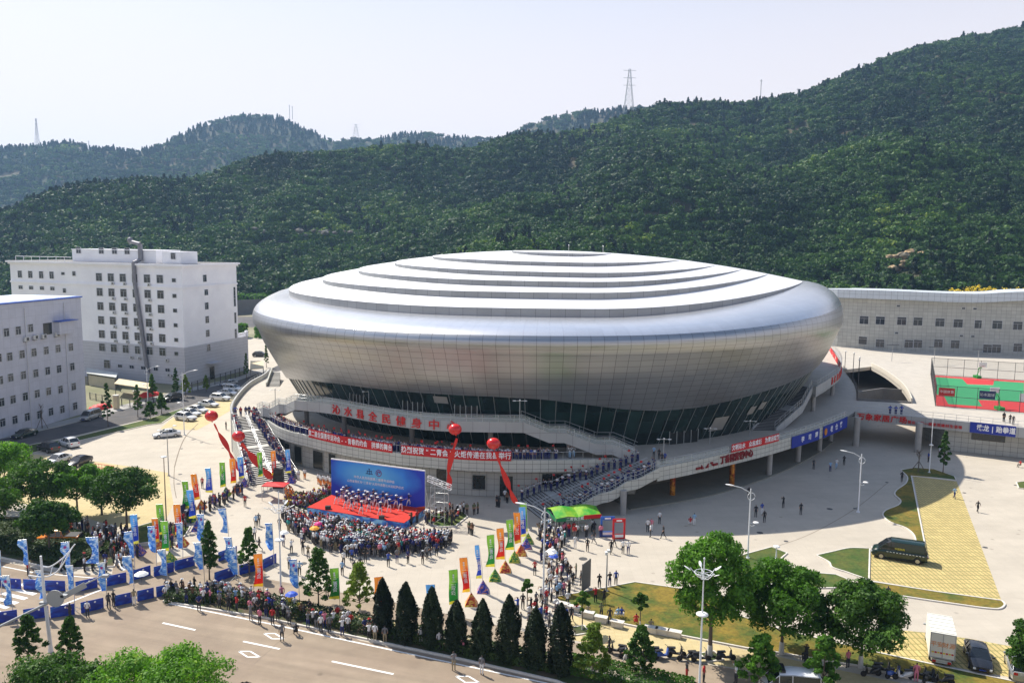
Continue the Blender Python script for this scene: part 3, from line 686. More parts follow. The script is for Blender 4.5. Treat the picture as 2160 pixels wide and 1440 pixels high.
# ground-floor wall under the podium
gw=offset(RING,1.3)
wl=MB(); GW=[p for p in gw]+[Vector((CX+44*math.cos(R(a)),CY+44*math.sin(R(a)))) for a in (-72,-64,-54,-44,-34,-24,-10)]
GW=[at(560,960,0).xy+Vector((1.,6))]+GW
wl.wall(GW,0,PZ-.4,th=.3); S_(wl.build('ground_floor_wall',tile_m))
stairwall=MB(); a,b=GW[1],at(548,905,0).xy
# doors/windows of the ground floor: recessed dark panes set 4 cm proud of the wall with frames
def on_path(path,d):
    for (p,q) in zip(path,path[1:]):
        l=(q-p).length
        if d<=l: t=(q-p).normalized(); return p+t*d,t
        d-=l
    return path[-1],(path[-1]-path[-2]).normalized()
def px_on_path(path,px,z=1.5):
    best=min(((abs(prj((p.x,p.y,z))[0]-px),i) for i,p in enumerate(path)),key=lambda q:q[0])[1]; 
    # refine
    i=max(0,min(best,len(path)-2)); bestp=None;bd=1e9
    for j in (max(i-1,0),i):
        if j+1>=len(path): continue
        for t in np.linspace(0,1,21):
            q=path[j].lerp(path[j+1],t); d=abs(prj((q.x,q.y,z))[0]-px)
            if d<bd: bd=d;bestp=(q,(path[j+1]-path[j]).normalized())
    return bestp
def opening(path,px,wd,z0,z1,name='window',m=None,cols=1,parent=stadium,frame=.07):
    q,t=px_on_path(path,px,(z0+z1)/2); nrm=Vector((t.y,-t.x)); b=MB(); c=q+nrm*.05
    rz=math.atan2(t.y,t.x); b.box((c.x,c.y,(z0+z1)/2),(wd,.12,z1-z0),rz,0)
    o=b.build(name,m or dark_m)
    f=MB(); c=q+nrm*.09
    for s in (-1,1): f.box((c.x+t.x*s*wd/2,c.y+t.y*s*wd/2,(z0+z1)/2),(frame,.14,z1-z0),rz)
    for k in range(1,cols): 
        x=-wd/2+wd*k/cols; f.box((c.x+t.x*x,c.y+t.y*x,(z0+z1)/2),(frame*.7,.1,z1-z0-.1),rz)
    f.box((c.x,c.y,z1),(wd+frame,.14,frame),rz); f.box((c.x,c.y,z0),(wd+frame,.14,frame),rz)
    fo=f.build('frame',mull_m); fo.parent=o
    if parent: o.parent=parent; o.location=(-parent.location.x,-parent.location.y,-parent.location.z)
    return o
for px,wd,z0,z1,c in ((607,2.,.1,2.9,1),(630,2.,.3,3.2,1),(672,2.4,.3,3.2,1),(702,1.6,.1,3.3,1),(932,1.6,1.2,3.6,1),(1010,1.9,1.,3.1,1),(1068,1.9,.1,3.1,2),(1165,3.,1.6,3.4,2),(1200,2,.1,3.1,1)): opening(GW,px,wd,z0,z1,'door' if z0<.2 else 'window',None,c)
for px in (1440,1560,1640,1700): opening(GW,px,4.6,.05,3.2,'shopfront',None,4)
# step kerb under the canopy
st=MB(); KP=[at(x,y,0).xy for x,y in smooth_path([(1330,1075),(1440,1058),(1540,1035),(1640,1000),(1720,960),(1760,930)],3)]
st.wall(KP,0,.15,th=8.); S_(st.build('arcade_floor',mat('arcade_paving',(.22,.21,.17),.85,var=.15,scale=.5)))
# columns of the canopy and the big stair
def column(px,py,r,z1,name='column',m=concrete):
    p=at(px,py,0); b=MB(); b.tube([(p.x,p.y,0),(p.x,p.y,z1)],r,14); o=b.build(name,m); o.parent=stadium; o.location=(-CX,-CY,0); return o
for px,py in ((1622,1002),(1683,974),(1728,951),(1752,931)): column(px,py,.42,PZ-.4)
column(1314,1085,.42,3.3)
gold=mat('gold_wrap',(.55,.24,.03),.35,metal=.5,var=.8,scale=2.5,col2=(.25,.03,.01),c2s=1.2)
for px,py in ((1418,1045),(1543,1026)): column(px,py,.40,PZ-1.76,'gold_wrapped_column',gold)

# ---------------- upper walkway with the red lettering, and its stairs down to the deck
WB,WT,WF=9.1,10.6,10.25
WK=[at(x,y,WB).xy for x,y in smooth_path([(622,864),(660,868),(700,873),(750,883),(800,893),(850,901),(900,907),(950,910),(1000,911),(1050,912),(1104,912.5)],2)]
Rs=[(WK[-1],WB)]+[(at(x,y,z).xy,z) for x,y,z in ((1158,934,7.6),(1190,934,7.6),(1258,959,6.1),(1292,959,6.1),(1338,980,4.95))]
Ls=[(at(x,y,z).xy,z) for x,y,z in ((543,881,4.95),(554.6,877.5,6.1),(569,881,6.1),(588,871,7.6),(601.5,873,7.6))]+[(WK[0],WB)]
inn=[Vector((CX+49.3*math.cos(math.atan2(p.y-CY,p.x-CX)),CY+49.3*math.sin(math.atan2(p.y-CY,p.x-CX)))) for p in WK]
wf=MB()
for i in range(len(WK)-1):
    a,b,c,d=WK[i],WK[i+1],inn[i+1],inn[i]
    wf.face([(a.x,a.y,WF),(b.x,b.y,WF),(c.x,c.y,WF),(d.x,d.y,WF)]); wf.face([(d.x,d.y,WB+.05),(c.x,c.y,WB+.05),(b.x,b.y,WB+.05),(a.x,a.y,WB+.05)])
S_(wf.build('walkway_floor',deck_m))
f=MB(); f.wall(WK,WB,WT,th=.25); S_(f.build('walkway_fascia',fascia_g))
def flight(path,width,name,steps_h=.16,side=1,inner_wall=True):
    """path [(xy,zbottom)] along the outer edge, ascending or level pieces; treads inside"""
    P=[p for p,z in path]; Z=[z for p,z in path]
    f=MB(); f.wall(P,[z-.0 for z in Z],[z+1.5 for z in Z],th=.22); o=S_(f.build(name+'_fascia',fascia_g))
    I=offset(P,width); 
    f=MB(); f.wall(I,[z for z in Z],[z+1.35 for z in Z],th=.2); S_(f.build(name+'_inner_fascia',fascia_g))
    t=MB(); Q=offset(P,.22)
    for i in range(len(P)-1):
        n=max(1,int(round(abs(Z[i+1]-Z[i])/steps_h)))
        for k in range(n):
            a=Q[i].lerp(Q[i+1],k/n); b=Q[i].lerp(Q[i+1],(k+1)/n); c=I[i].lerp(I[i+1],(k+1)/n); d=I[i].lerp(I[i+1],k/n)
            zz=Z[i]+(Z[i+1]-Z[i])*((k+.5)/n)+1.15 if n>1 else Z[i]+1.15
            t.prism([a,b,c,d],zz-.35,zz)
    S_(t.build(name+'_steps',concrete))
flight(Rs,3.,'walkway_stair'); flight(Ls,2.6,'walkway_stair')
rl=MB()
top3=[Vector((p.x,p.y,z+1.5)) for p,z in Ls]+[Vector((p.x,p.y,WT)) for p in WK[1:-1]]+[Vector((p.x,p.y,z+1.5)) for p,z in Rs]
railing(rl,top3,1.0,step=2.2,rails=(1.,.5)); 
for path,wd in ((Rs,3.),(Ls,2.6)):
    I=offset([p for p,z in path],wd); railing(rl,[Vector((p.x,p.y,z+1.5)) for p,(q,z) in zip(I,path)],1.0,step=2.2,rails=(1.,.5))
S_(rl.build('walkway_railing',rail_m))
gp=MB(); gp.wall([Vector((p.x,p.y)) for p in top3],[p.z for p in top3],[p.z+.92 for p in top3]); 
gm,gn,gb=nodes('clear_glass'); gb.inputs['Base Color'].default_value=(.55,.62,.6,1); gb.inputs['Roughness'].default_value=.08; gb.inputs['Alpha'].default_value=.35; MATS['clear_glass']=gm
S_(gp.build('glass_balustrade',gm))
# piers under the walkway
for a in (-138,-127,-113,-100,-88.):
    p=Vector((CX+53*math.cos(R(a)),CY+53*math.sin(R(a)))); b=MB(); b.tube([(p.x,p.y,PZ),(p.x,p.y,WB+.1)],.38,12); o=b.build('column',dark_conc); o.parent=stadium; o.location=(-CX,-CY,0)
# lettering on the fascia
lt=MB(); A=px_on_path(WK,697,WB+.7)[0]; B=px_on_path(WK,975,WB+.7)[0]
seg=[A]+[p for p in WK if A.x<p.x<B.x]+[B]
letters('沁水县全民健身中心',seg,(WB+WT)/2+.02,1.5,red_sign,depth=.06,bold=.018,xs=1.2)
# ---------------- right-hand upper stairs and upper terrace
sL=[at(1588,907,PZ).xy,at(1634,861,7.9).xy,at(1645,850,7.9).xy,at(1682,812,10.3).xy]
sO=[at(1634,908,PZ).xy,at(1679,868,7.9).xy,at(1690,859,7.9).xy,at(1712,817,10.3).xy]; zs=[PZ,7.9,7.9,10.3]
t=MB()
for i in range(3):
    n=max(1,int(round((zs[i+1]-zs[i])/.165)))
    for k in range(n):
        a=sL[i].lerp(sL[i+1],k/n); b=sL[i].lerp(sL[i+1],(k+1)/n); c=sO[i].lerp(sO[i+1],(k+1)/n); d=sO[i].lerp(sO[i+1],k/n)
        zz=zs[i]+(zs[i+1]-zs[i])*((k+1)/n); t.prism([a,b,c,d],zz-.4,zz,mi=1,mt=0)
S_(t.build('terrace_steps',[concrete,mat('shaded_riser',(.07,.07,.07),.9)]))  # step sides near black: shade of the risers put into the colour
f=MB(); f.wall(sO,[z-.9 for z in zs],[z+.45 for z in zs],th=-.25); f.wall(sL,[z-.9 for z in zs],[z+.45 for z in zs],th=.25); S_(f.build('terrace_stair_sides',fascia_g))
TE=[at(x,y,WT).xy for x,y in smooth_path([(1713,822),(1727,812),(1741,804),(1757,793),(1771,782),(1776,764),(1769,747),(1757,736),(1740,727)],3)]
TE=[sO[-1]]+TE[2:]
f=MB(); f.wall(TE,WT-1.9,WT,th=.25); S_(f.build('terrace_fascia',fascia_g))
tb=[Vector((CX+49.*math.cos(R(a)),CY+49.*math.sin(R(a)))) for a in np.linspace(60,-24,20)]
tf=slab([Vector(p) for p in TE]+tb+[sL[-1]],[],WF,.4,'terrace_floor',deck_m); tf.parent=stadium; tf.location=(-CX,-CY,0)
rl=MB(); railing(rl,[Vector((p.x,p.y,WT)) for p in TE],1.,step=2.2,rails=(1.,.5))
railing(rl,[Vector((p.x,p.y,z+.45)) for p,z in zip(sO,zs)],.95,step=1.5,rails=(1.,.5)); railing(rl,[Vector((p.x,p.y,z+.45)) for p,z in zip(sL,zs)],.95,step=1.5,rails=(1.,.5))
S_(rl.build('terrace_railing',rail_m))
for a in (-20,-8,4):
    i=int((a+25)/35*(len(TE)-1)); p=TE[max(2,min(len(TE)-2,i))]; b=MB(); b.tube([(p.x-1,p.y+.5,PZ),(p.x-1,p.y+.5,WT-1.8)],.4,12); o=b.build('column',concrete); o.parent=stadium; o.location=(-CX,-CY,0)
lt=MB(); A=px_on_path(TE,1752,WT-.9)[0]; B=px_on_path(TE,1775,WT-.9)[0]; sg=[A]+[p for p in TE if A.x<p.x<B.x and p.y<B.y]+[B]
letters('沁水县全民健身',sg,WT-.9,1.5,red_sign,depth=.05,bold=.03)
# ---------------- deck railings
rl=MB(); railing(rl,[Vector((p.x,p.y,PZ+.12)) for p in offset(RING,.15)],1.1,step=1.4,rails=(1.,.08)); railing(rl,[Vector((p.x,p.y,PZ+.12)) for p in offset(RED,.15)],1.,step=1.6,rails=(1.,.5,.1))
S_(rl.build('deck_railing',rail_m))
sf=MB()
for z,qq in ((0,0),): 
    P=offset(RED,.15); sf.wall(P,PZ+.15,PZ+.95)
S_(sf.build('glass_balustrade',gm))
rl=MB(); railing(rl,[Vector((p.x,p.y,PZ+.95)) for p in LEFT],.45,step=1.8,rails=(1.,)); S_(rl.build('ramp_railing',rail_m))
# red letters of the sales office on the canopy fascia
lt=MB(); A=px_on_path(RED,1518,PZ-.8)[0]; B=px_on_path(RED,1588,PZ-.8)[0]; sg=[A]+[p for p in RED if A.x<p.x<B.x]+[B]
letters('丁香园营销中心',sg,PZ-.75,1.25,mat('dark_red_letters',(.22,.008,.012),.5),depth=.07,bold=.03)
A=px_on_path(RED,1468,PZ-.8)[0]; B=px_on_path(RED,1513,PZ-.8)[0]; sg=[A]+[p for p in RED if A.x<p.x<B.x]+[B]
letters('▬◣◢◥▬',sg,PZ-1.0,.9,MATS['dark_red_letters'],depth=.07,bold=.02)
# ---------------- the two great outdoor stairs (each a part of the stadium)
riser_shade=mat('shaded_riser',(.07,.07,.07),.9)  # darkened against the treads, painting in the shade on the risers
def big_stair(bl,br,tl,tr,zt,name,n_land=3,m=None,treads=34):
    """bl,br bottom left/right; tl,tr top"""
    m=m or concrete; b=MB(); n=treads; lands=[int(n*k/(n_land+1)) for k in range(1,n_land+1)]
    tot=n+len(lands)*3; pos=0; z=0; rows=[]
    for k in range(n):
        ln=1+(3 if k in lands else 0); f0=pos/tot; pos+=ln; f1=pos/tot; z+=zt/n
        a=bl.lerp(tl,f0); c=br.lerp(tr,f0); d=br.lerp(tr,f1); e=bl.lerp(tl,f1)
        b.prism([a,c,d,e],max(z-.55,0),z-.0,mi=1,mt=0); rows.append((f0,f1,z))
    return b.build(name,[m,riser_shade]),rows
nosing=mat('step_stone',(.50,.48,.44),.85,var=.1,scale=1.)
LB=[at(523,1025,0).xy,at(627,1009,0).xy]; LT_=[at(491,882,PZ).xy,at(545,877,PZ).xy]
o,LROWS=big_stair(LB[0],LB[1],LT_[0],LT_[1],PZ,'grand_stair_west',3,nosing,36); S_(o)
RB_=[at(1150,1102,0).xy,at(1092,1056,0).xy]; RT_=[at(1389,989,PZ).xy,at(1347,969,PZ).xy]
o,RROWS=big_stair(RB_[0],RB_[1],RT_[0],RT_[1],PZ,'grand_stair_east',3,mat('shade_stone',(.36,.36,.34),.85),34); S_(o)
def zrow(rows,f):
    for a,b,z in rows:
        if f<=b: return z
    return rows[-1][2]
def stair_side(A,B,rows,nm,th=.2,off=0.,zl=1.1,up=.25,m=tile_l):
    n=40; P=[A.lerp(B,k/n) for k in range(n+1)]; Z=[zrow(rows,k/n) for k in range(n+1)]
    Zs=[sum(Z[max(0,k-1):k+2])/len(Z[max(0,k-1):k+2]) for k in range(n+1)]
    if off: P=offset(P,off)
    w_=MB(); w_.wall(P,[max(z-zl,0) for z in Zs],[z+up for z in Zs],th=th); S_(w_.build(nm,m))
    return [Vector((p.x,p.y,z+up)) for p,z in zip(P,Zs)]
r1=stair_side(LB[0],LT_[0],LROWS,'stair_side_wall',.25,zl=6); r2=stair_side(LB[1],LT_[1],LROWS,'stair_side_wall',-.25,zl=6)
r3=stair_side(RB_[0],RT_[0],RROWS,'stair_side_wall',-.25,m=tile_l); r4=stair_side(RB_[1],RT_[1],RROWS,'stair_side_wall',.25)
for r_ in (r1,r2,r3,r4): rl=MB(); railing(rl,r_,.95,step=1.5,rails=(1.,.5)); S_(rl.build('stair_railing',rail_m))
for B0,B1,T0,T1,rows in ((LB[0],LB[1],LT_[0],LT_[1],LROWS),(RB_[0],RB_[1],RT_[0],RT_[1],RROWS)):
    m0=B0.lerp(B1,.5); m1=T0.lerp(T1,.5)
    for o_ in (-.14,.14):
        for s0,s1 in ((.02,.235),(.27,.49),(.53,.74),(.78,.99)):
            P=[]; 
            d=(B1-B0).normalized()*o_
            for f in (s0,s1): p=m0.lerp(m1,f)+d; P.append(Vector((p.x,p.y,zrow(rows,f)+.0)))
            rl=MB(); railing(rl,P,.95,step=1.3,rails=(1.,.5)); S_(rl.build('stair_railing',rail_m))
# fascia edge where the left deck meets the stair, and small far stair at the left end of the glass
fs=MB(); A0,A1=at(563,833,PZ).xy,at(592,815,PZ).xy; B0,B1=at(590,815,PZ).xy,at(592,786,9).xy
sa=[at(563.5,815,PZ).xy,at(590,815,PZ).xy,at(591,784,7.2).xy,at(575,784,7.2).xy]
for k in range(12):
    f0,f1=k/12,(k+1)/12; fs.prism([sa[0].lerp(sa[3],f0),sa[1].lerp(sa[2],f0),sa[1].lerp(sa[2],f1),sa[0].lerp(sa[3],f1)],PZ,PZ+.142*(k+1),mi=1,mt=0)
S_(fs.build('side_steps',[nosing,riser_shade])); fw=MB(); fw.wall([sa[0],sa[3]],[PZ,PZ],[PZ+.8,PZ+2.6],th=.25); S_(fw.build('side_steps_wall',tile_l))
# doors in the glass drum, pale blind panels
for d,z0,wd,z1 in ((-126,10.3,3.,13.),(-114,10.3,3.4,13.),(-104.5,10.3,3.4,13.2),(-66,5.5,5.2,8.8)):
    a=R(d); r=fr((z0+z1)/2)-.38; t=Vector((-math.sin(a),math.cos(a))); c=Vector((CX+r*math.cos(a),CY+r*math.sin(a))); P=[c-t*wd/2,c+t*wd/2]
    b=MB(); b.wall(P,z0,z1,th=.1); o=S_(b.build('entrance_door',dark_m)); b=MB(); nr=Vector((math.cos(a),math.sin(a)))*.06
    for k in range(5): q=P[0].lerp(P[1],k/4)+nr; b.box((q.x,q.y,(z0+z1)/2),(.1,.1,z1-z0),a)
    for z in (z1,z0+2.2): q=c+nr; b.box((q.x,q.y,z),(.1,wd,.12),a)
    fo=b.build('frame',mull_m); fo.parent=o
blind=mat('pale_panel',(.30,.29,.27),.5)
for px,py,wd,hh in ((1515,893,3.,2.4),(1585,865,1.6,1.4),(1607,855,1.6,1.3),(932,842,2.2,1.1)):
    best=None
    for i in range(40,150):
        z=i*.1; p=at(px,py,z); 
        if math.hypot(p.x-CX,p.y-CY)<=fr(z)-.36: best=(p,z)
        else:
            if best: break
    for i in range(160,40,-1):
        z=i*.1; p=at(px,py,z)
        if math.hypot(p.x-CX,p.y-CY)<=fr(z)-.36: best=(p,z); break
    p,z=best; a=math.atan2(p.y-CY,p.x-CX); t=Vector((-math.sin(a),math.cos(a))); r=lambda z:fr(z)-.30
    b=MB(); q=[]
    for sx,sz in ((-1,-1),(1,-1),(1,1),(-1,1)):
        zz=z+sz*hh/2; c=Vector((CX+r(zz)*math.cos(a),CY+r(zz)*math.sin(a)))+t*sx*wd/2; q.append((c.x,c.y,zz))
    b.face(q); S_(b.build('blind_panel',blind))
# rooftop rod
b=MB(); b.tube([(CX+4,CY-14,32.5),(CX+4,CY-14,35)],.04,5); b.ball((CX+4,CY-14,35),.12); S_(b.build('lightning_rod',rail_m))
b=MB(); p=atY(1272,529,CY+2); b.tube([(p.x,p.y,32.5),(p.x,p.y,34.8)],.05,5); b.ball((p.x,p.y,34.9),.15); S_(b.build('lightning_rod',rail_m))
# ================================================================== BUILDINGS
win_m=mat('window_glass',(.03,.035,.045),.12,var=.5,scale=.4,spec=.7)
frame_m=mat('window_frame',(.50,.52,.55),.5,var=.05)
def window_set(parent,o,t,nrm,u,z,w_,h_,cols=2,transom=True,m=None,frm=None):
    """window on a facade: o origin xy, t tangent, nrm outward normal, u along, z centre"""
    c=o+t*u; rz=math.atan2(t.y,t.x); b=MB(); q=c-nrm*.10
    if parent is globals().get('wb') and z<Hb: c=c+nrm*.13
    P=[(-w_/2,-h_/2),(w_/2,-h_/2),(w_/2,h_/2),(-w_/2,h_/2)]
    f=MB(); ft=.07
    for s in(-1,1): x=c+t*(s*(w_/2-ft/2)); f.box((x.x+nrm.x*.02,x.y+nrm.y*.02,z),(ft,.16,h_),rz)
    for s in(-1,1): f.box((c.x+nrm.x*.02,c.y+nrm.y*.02,z+s*(h_/2-ft/2)),(w_-2*ft,.16,ft),rz)
    zt=z+h_*.22 if transom else z+h_/2
    if transom: f.box((c.x+nrm.x*.02,c.y+nrm.y*.02,zt),(w_-2*ft,.10,ft*.8),rz)
    for k in range(1,cols): x=c+t*(-w_/2+w_*k/cols); f.box((x.x+nrm.x*.02,x.y+nrm.y*.02,(z-h_/2+zt)/2),(ft*.8,.10,zt-z+h_/2-ft),rz)
    fo=f.build('window',frm or frame_m,parent); fo.location=(-parent.location.x,-parent.location.y,-parent.location.z)
    b.box((c.x+nrm.x*.012,c.y+nrm.y*.012,z),(w_-.04,.03,h_-.04),rz); g_=b.build('pane',m or win_m); g_.parent=fo
    return fo
def part(b,name,m,parent):
    o=b.build(name,m); o.parent=parent; o.location=(-parent.location.x,-parent.location.y,-parent.location.z); return o
ac_m=mat('ac_casing',(.6,.6,.58),.5); acg=mat('ac_grille',(.08,.08,.08),.6)
def ac_unit(parent,o,t,nrm,u,z,s=.8):
    c=o+t*u+nrm*.32; rz=math.atan2(t.y,t.x); b=MB(); b.box((c.x,c.y,z),(s,.32,s*.7),rz,0)
    q=c+nrm*.17; b.box((q.x-t.x*.1*s,q.y-t.y*.1*s,z),(s*.5,.03,s*.5),rz,1); q=c-nrm*.05; b.box((q.x,q.y,z-s*.39),(s*1.05,.45,.05),rz,1)
    return part(b,'air_conditioner',[ac_m,acg],parent)
# ---- white block (seen corner-on)
WXY=at(392,813).xy; WL_=at(178,793).xy; WR_=at(524,779).xy
tl=(WL_-WXY).normalized(); trr=(WR_-WXY).normalized()
# tower face right ends a little before the protruding base
wht=mat('white_render',(.88,.88,.91),.8,var=.04,scale=.3,col2=(.82,.82,.86),c2s=.1)
gry=mat('grey_render',(.50,.50,.53),.85,var=.08,scale=.5,tile=(60,.8),lw=.03)
Hc=over(WXY,385,560).z; Hb=over(WXY,388,733).z
LLen=(at(178,793).xy-WXY).length
LL=LLen+ (at(28,780).xy-at(178,793).xy).length*.98
RL=(WR_-WXY).length; RT2=RL*.84
nL=Vector((-tl.y,tl.x)); nL=nL if nL.y<0 else -nL; nR=Vector((-trr.y,trr.x)); nR=nR if nR.y<0 else -nR
wb=empty('office_block','white seven storey block with grey base and drainpipe duct beside the valley','building',(WXY.x,WXY.y,0))
def quad(o,a,la,b_,lb): return [o,o+a*la,o+a*la+b_*lb,o+b_*lb]
DEP=16
cornerL=WXY+tl*LL
up_=MB(); up_.prism([WXY,WXY+trr*RT2,WXY+trr*RT2+(-nR)*DEP,cornerL+(-nL)*DEP,cornerL],Hb,Hc-.6); part(up_,'wall',wht,wb)
lo=MB(); e=.12; lo.prism([WXY+(nL+nR)*e,WXY+trr*RL+nR*e,WXY+trr*RL-nR*(DEP),cornerL-nL*DEP,cornerL+nL*e],0,Hb); part(lo,'base_wall',gry,wb)
co=MB()
for k,(z0,z1,ee) in enumerate(((Hc-.6,Hc-.2,.35),(Hc-.2,Hc+.25,.75))):
    co.prism([WXY+(nL+nR)*ee,WXY+trr*RT2+nR*ee+trr*ee,WXY+trr*RT2+trr*ee-nR*DEP,cornerL-nL*DEP+tl*ee,cornerL+nL*ee+tl*ee],z0,z1)
z=over(WXY,386,606).z
co.wall([cornerL+nL*.3,WXY+(nL+nR)*.3,WXY+trr*RT2+nR*.3],z-.3,z+.15,th=.35)
part(co,'cornice',wht,wb)
rf=MB(); rf.prism([WXY,WXY+trr*RT2,WXY+trr*RT2-nR*DEP,cornerL-nL*DEP,cornerL],Hc+.25,Hc+.3); part(rf,'roof',dark_conc,wb)
def fu(px,py,tan,o=None): # distance along a facade for a photo column at height z
    o=o or WXY
    best=0;bd=1e9
    for k in range(0,800):
        p=o+tan*k*.1; x=prj((p.x,p.y,14))[0]
        if abs(x-px)<bd: bd=abs(x-px);best=k*.1
    return best
# penthouses
def pent(x0,x1,ytop,back,name='penthouse'):
    a,b_=fu(x0,0,tl),fu(x1,0,tl); o=WXY+tl*b_-nL*back; zt=atY(x0,ytop,o.y).z; m=MB(); m.prism(quad(o,tl,a-b_,-nL,8),Hc+.3,zt); part(m,name,wht,wb); 
    m=MB(); m.prism(quad(o+nL*.15-tl*.15,tl,a-b_+.3,-nL,8.3),zt,zt+.15); part(m,name+'_cap',wht,wb); return o
pent(146,322,527,2.)
o=WXY+tl*0.5-nL*1.; 
m=MB(); q=WXY-nR*1.2-nL*1.2; zt=atY(388,531,q.y).z; a_=fu(349,0,tl); m.prism([q,q+trr*(fu(426,0,trr)-.5),q+trr*(fu(426,0,trr)-.5)+tl*a_,q+tl*a_],Hc+.3,zt); part(m,'penthouse',wht,wb)
oP=WXY+nL*.0-nL*2.
for px in (160,208,236,262): window_set(wb,WXY-nL*1.97,tl,nL,fu(px,0,tl),Hc+3.2,1.7,1.6)
window_set(wb,WXY-nL*.97,tl,nL,fu(365,0,tl),Hc+2.2,1.5,1.6)
# window grid: photo columns and rows read at the corner
rows_c=[(z_ if False else over(WXY,390,y).z) for y in (587,620,651,681,711,741,775)]
colsL=[(214,1.),(239,1.),(264,1.),(289,.9),(315,1.),(342,1.)]
def zc(y): return over(WXY,390,y).z
zrows=[zc(y) for y in (590,623,654,685,716)]+[zc(745)]
for r_,z in enumerate(zrows):
    for c_,(px,s_) in enumerate(colsL):
        window_set(wb,WXY,tl,nL,fu(px,0,tl),z,2.1 if c_ not in(3,) else 1.8,2.05)
        if 0<r_<5 and c_ in(1,2,3,4) or (r_==0 and c_ in (1,2,4)): ac_unit(wb,WXY,tl,nL,fu(px+5,0,tl),z-1.45)
    window_set(wb,WXY,tl,nL,fu(371,0,tl),z-.2,1.3,1.0,1,False)
for r_ in (0,1):
    for px in (48,70,93,115): window_set(wb,WXY,tl,nL,fu(px,0,tl),zrows[r_]+(.1 if r_==0 else .4),1.6,1.9 if r_==0 else 1.)
    window_set(wb,WXY,tl,nL,fu(162 if r_==0 else 140,0,tl),zrows[r_]+(.7 if r_==0 else 0),1.2,1.2,1)
window_set(wb,WXY,tl,nL,fu(139,0,tl),zrows[0]+.6,1.3,.8,1,False)
for r_ in range(2,6):
    for px in (190,): pass
z=zc(783)
for px in (250,275,299,326,351): window_set(wb,WXY,tl,nL,fu(px,0,tl),z,1.5,.9,2,False)
window_set(wb,WXY,tl,nL,fu(223,0,tl),z+.2,2.2,2.2)
for px in (276,293): ac_unit(wb,WXY,tl,nL,fu(px,0,tl),zc(762),.9)
ac_unit(wb,WXY,tl,nL,fu(351,0,tl),zc(762),.9); ac_unit(wb,WXY,tl,nL,fu(354,0,tl),zc(793),.9); ac_unit(wb,WXY,tl,nL,fu(361,0,tl),zc(794),.9)
for y in (590,621,651,681,711,743):
    window_set(wb,WXY,trr,nR,fu(435 if y<600 else 437,0,trr)+ (0),zc(y),1.5,1.8 if y!=621 else 1.5)
for y in (597+24,641,680,718): window_set(wb,WXY,trr,nR,RT2-1.2,zc(y+6),.9,2.9,1)
dd=MB(); c=WXY+trr*fu(443,0,trr)+nR*.2; rz=math.atan2(trr.y,trr.x); dd.box((c.x,c.y,1.6),(1.8,.14,3.2),rz); part(dd,'entrance_door',dark_m,wb)
dd=MB(); c+=nR*.9; dd.box((c.x,c.y,4.3),(4.2,2.,.18),rz); part(dd,'door_canopy',gry,wb)
# terrace balustrade on the protruding base
bl_=MB(); o=WXY+trr*(RT2+.2)
for k in range(9): p=o+trr*(k*(RL-RT2-.5)/8)-nR*.1; bl_.tube([(p.x,p.y,Hb),(p.x,p.y,Hb+.9)],.13,6)
p=o+trr*(RL-RT2)/2-nR*.1; bl_.box((p.x,p.y,Hb+1.),(RL-RT2,.35,.2),rz); p=WXY+trr*(RL-.3)-nR*.1; bl_.box((p.x,p.y,Hb+.7),(.7,.7,1.6),rz)
part(bl_,'balustrade',wht,wb)
# flue duct down the facade
fl=MB(); u=fu(293,0,tl); p=WXY+tl*u+nL*.55; z1=Hc+5.0; duct=mat('grey_duct',(.22,.22,.24),.55,metal=.4,var=.25,scale=1.)
q=WXY+tl*(u+.2)+nL*.55; bt=WXY+tl*fu(311,0,tl)+nL*.55
fl.tube([(bt.x,bt.y,2.5),(q.x-0,q.y,Hc-4),(q.x,q.y,Hc+.5)],.5,8); pp_=WXY+tl*(u)-nL*1.5; fl.tube([(q.x,q.y,Hc+.4),(pp_.x,pp_.y,Hc+1.2)],.45,8); fl.tube([(pp_.x,pp_.y,Hc+1.),(pp_.x,pp_.y,z1)],.6,8); r2_=pp_+tl*4.2-nL*1.; fl.tube([(pp_.x,pp_.y,z1),(r2_.x,r2_.y,z1+.6)],.45,8); fl.ball((r2_.x,r2_.y,z1+.9),.8,8)
part(fl,'exhaust_duct',duct,wb)
# roof railings
rr_=MB()
a=WXY+tl*(LL-1)-nL*1.; b_=WXY+tl*fu(150,0,tl)-nL*1.
railing(rr_,[(a.x,a.y,Hc+.3),(b_.x,b_.y,Hc+.3)],1.1,step=3.,rails=(1.,),r=.06); part(rr_,'roof_railing',wht,wb)
# ---- left grey tiled block
GA=at(183,870).xy; GB=at(0,925).xy; tg=(GB-GA).normalized(); ng=Vector((-tg.y,tg.x)); ng=ng if ng.y<0 else -ng
gt=mat('lilac_tiles',(.52,.53,.60),.7,var=.08,scale=.6,tile=(1.6,1.75),lw=.03,tint=.04,lcol=(.34,.35,.40))
Hg=over(GA,168,627).z; gb_=empty('tiled_block','grey lilac tiled building with blue edged roof at the left edge','building',(GA.x,GA.y,0))
GL=46.; m=MB(); m.prism(quad(GA,tg,GL,-ng,15),0,Hg); part(m,'wall',gt,gb_)
m=MB(); bluem=mat('blue_trim',(.03,.10,.45),.5); m.prism(quad(GA+ng*.25-tg*.25,tg,GL,-ng,15.5),Hg,Hg+.22); part(m,'roof_edge',bluem,gb_)
m=MB(); rw=mat('pale_roof',(.55,.66,.80),.6,var=.06); m.prism(quad(GA-ng*.5+tg*.4,tg,GL,-ng,14),Hg+.22,Hg+.3); part(m,'roof',rw,gb_)
m=MB(); 
for k in range(7): c=GA+tg*(16+k*1.)-ng*6; m.ball((c.x,c.y,Hg+.6),.35,6) if k%3==0 else None
part(m,'roof_vent',concrete,gb_)
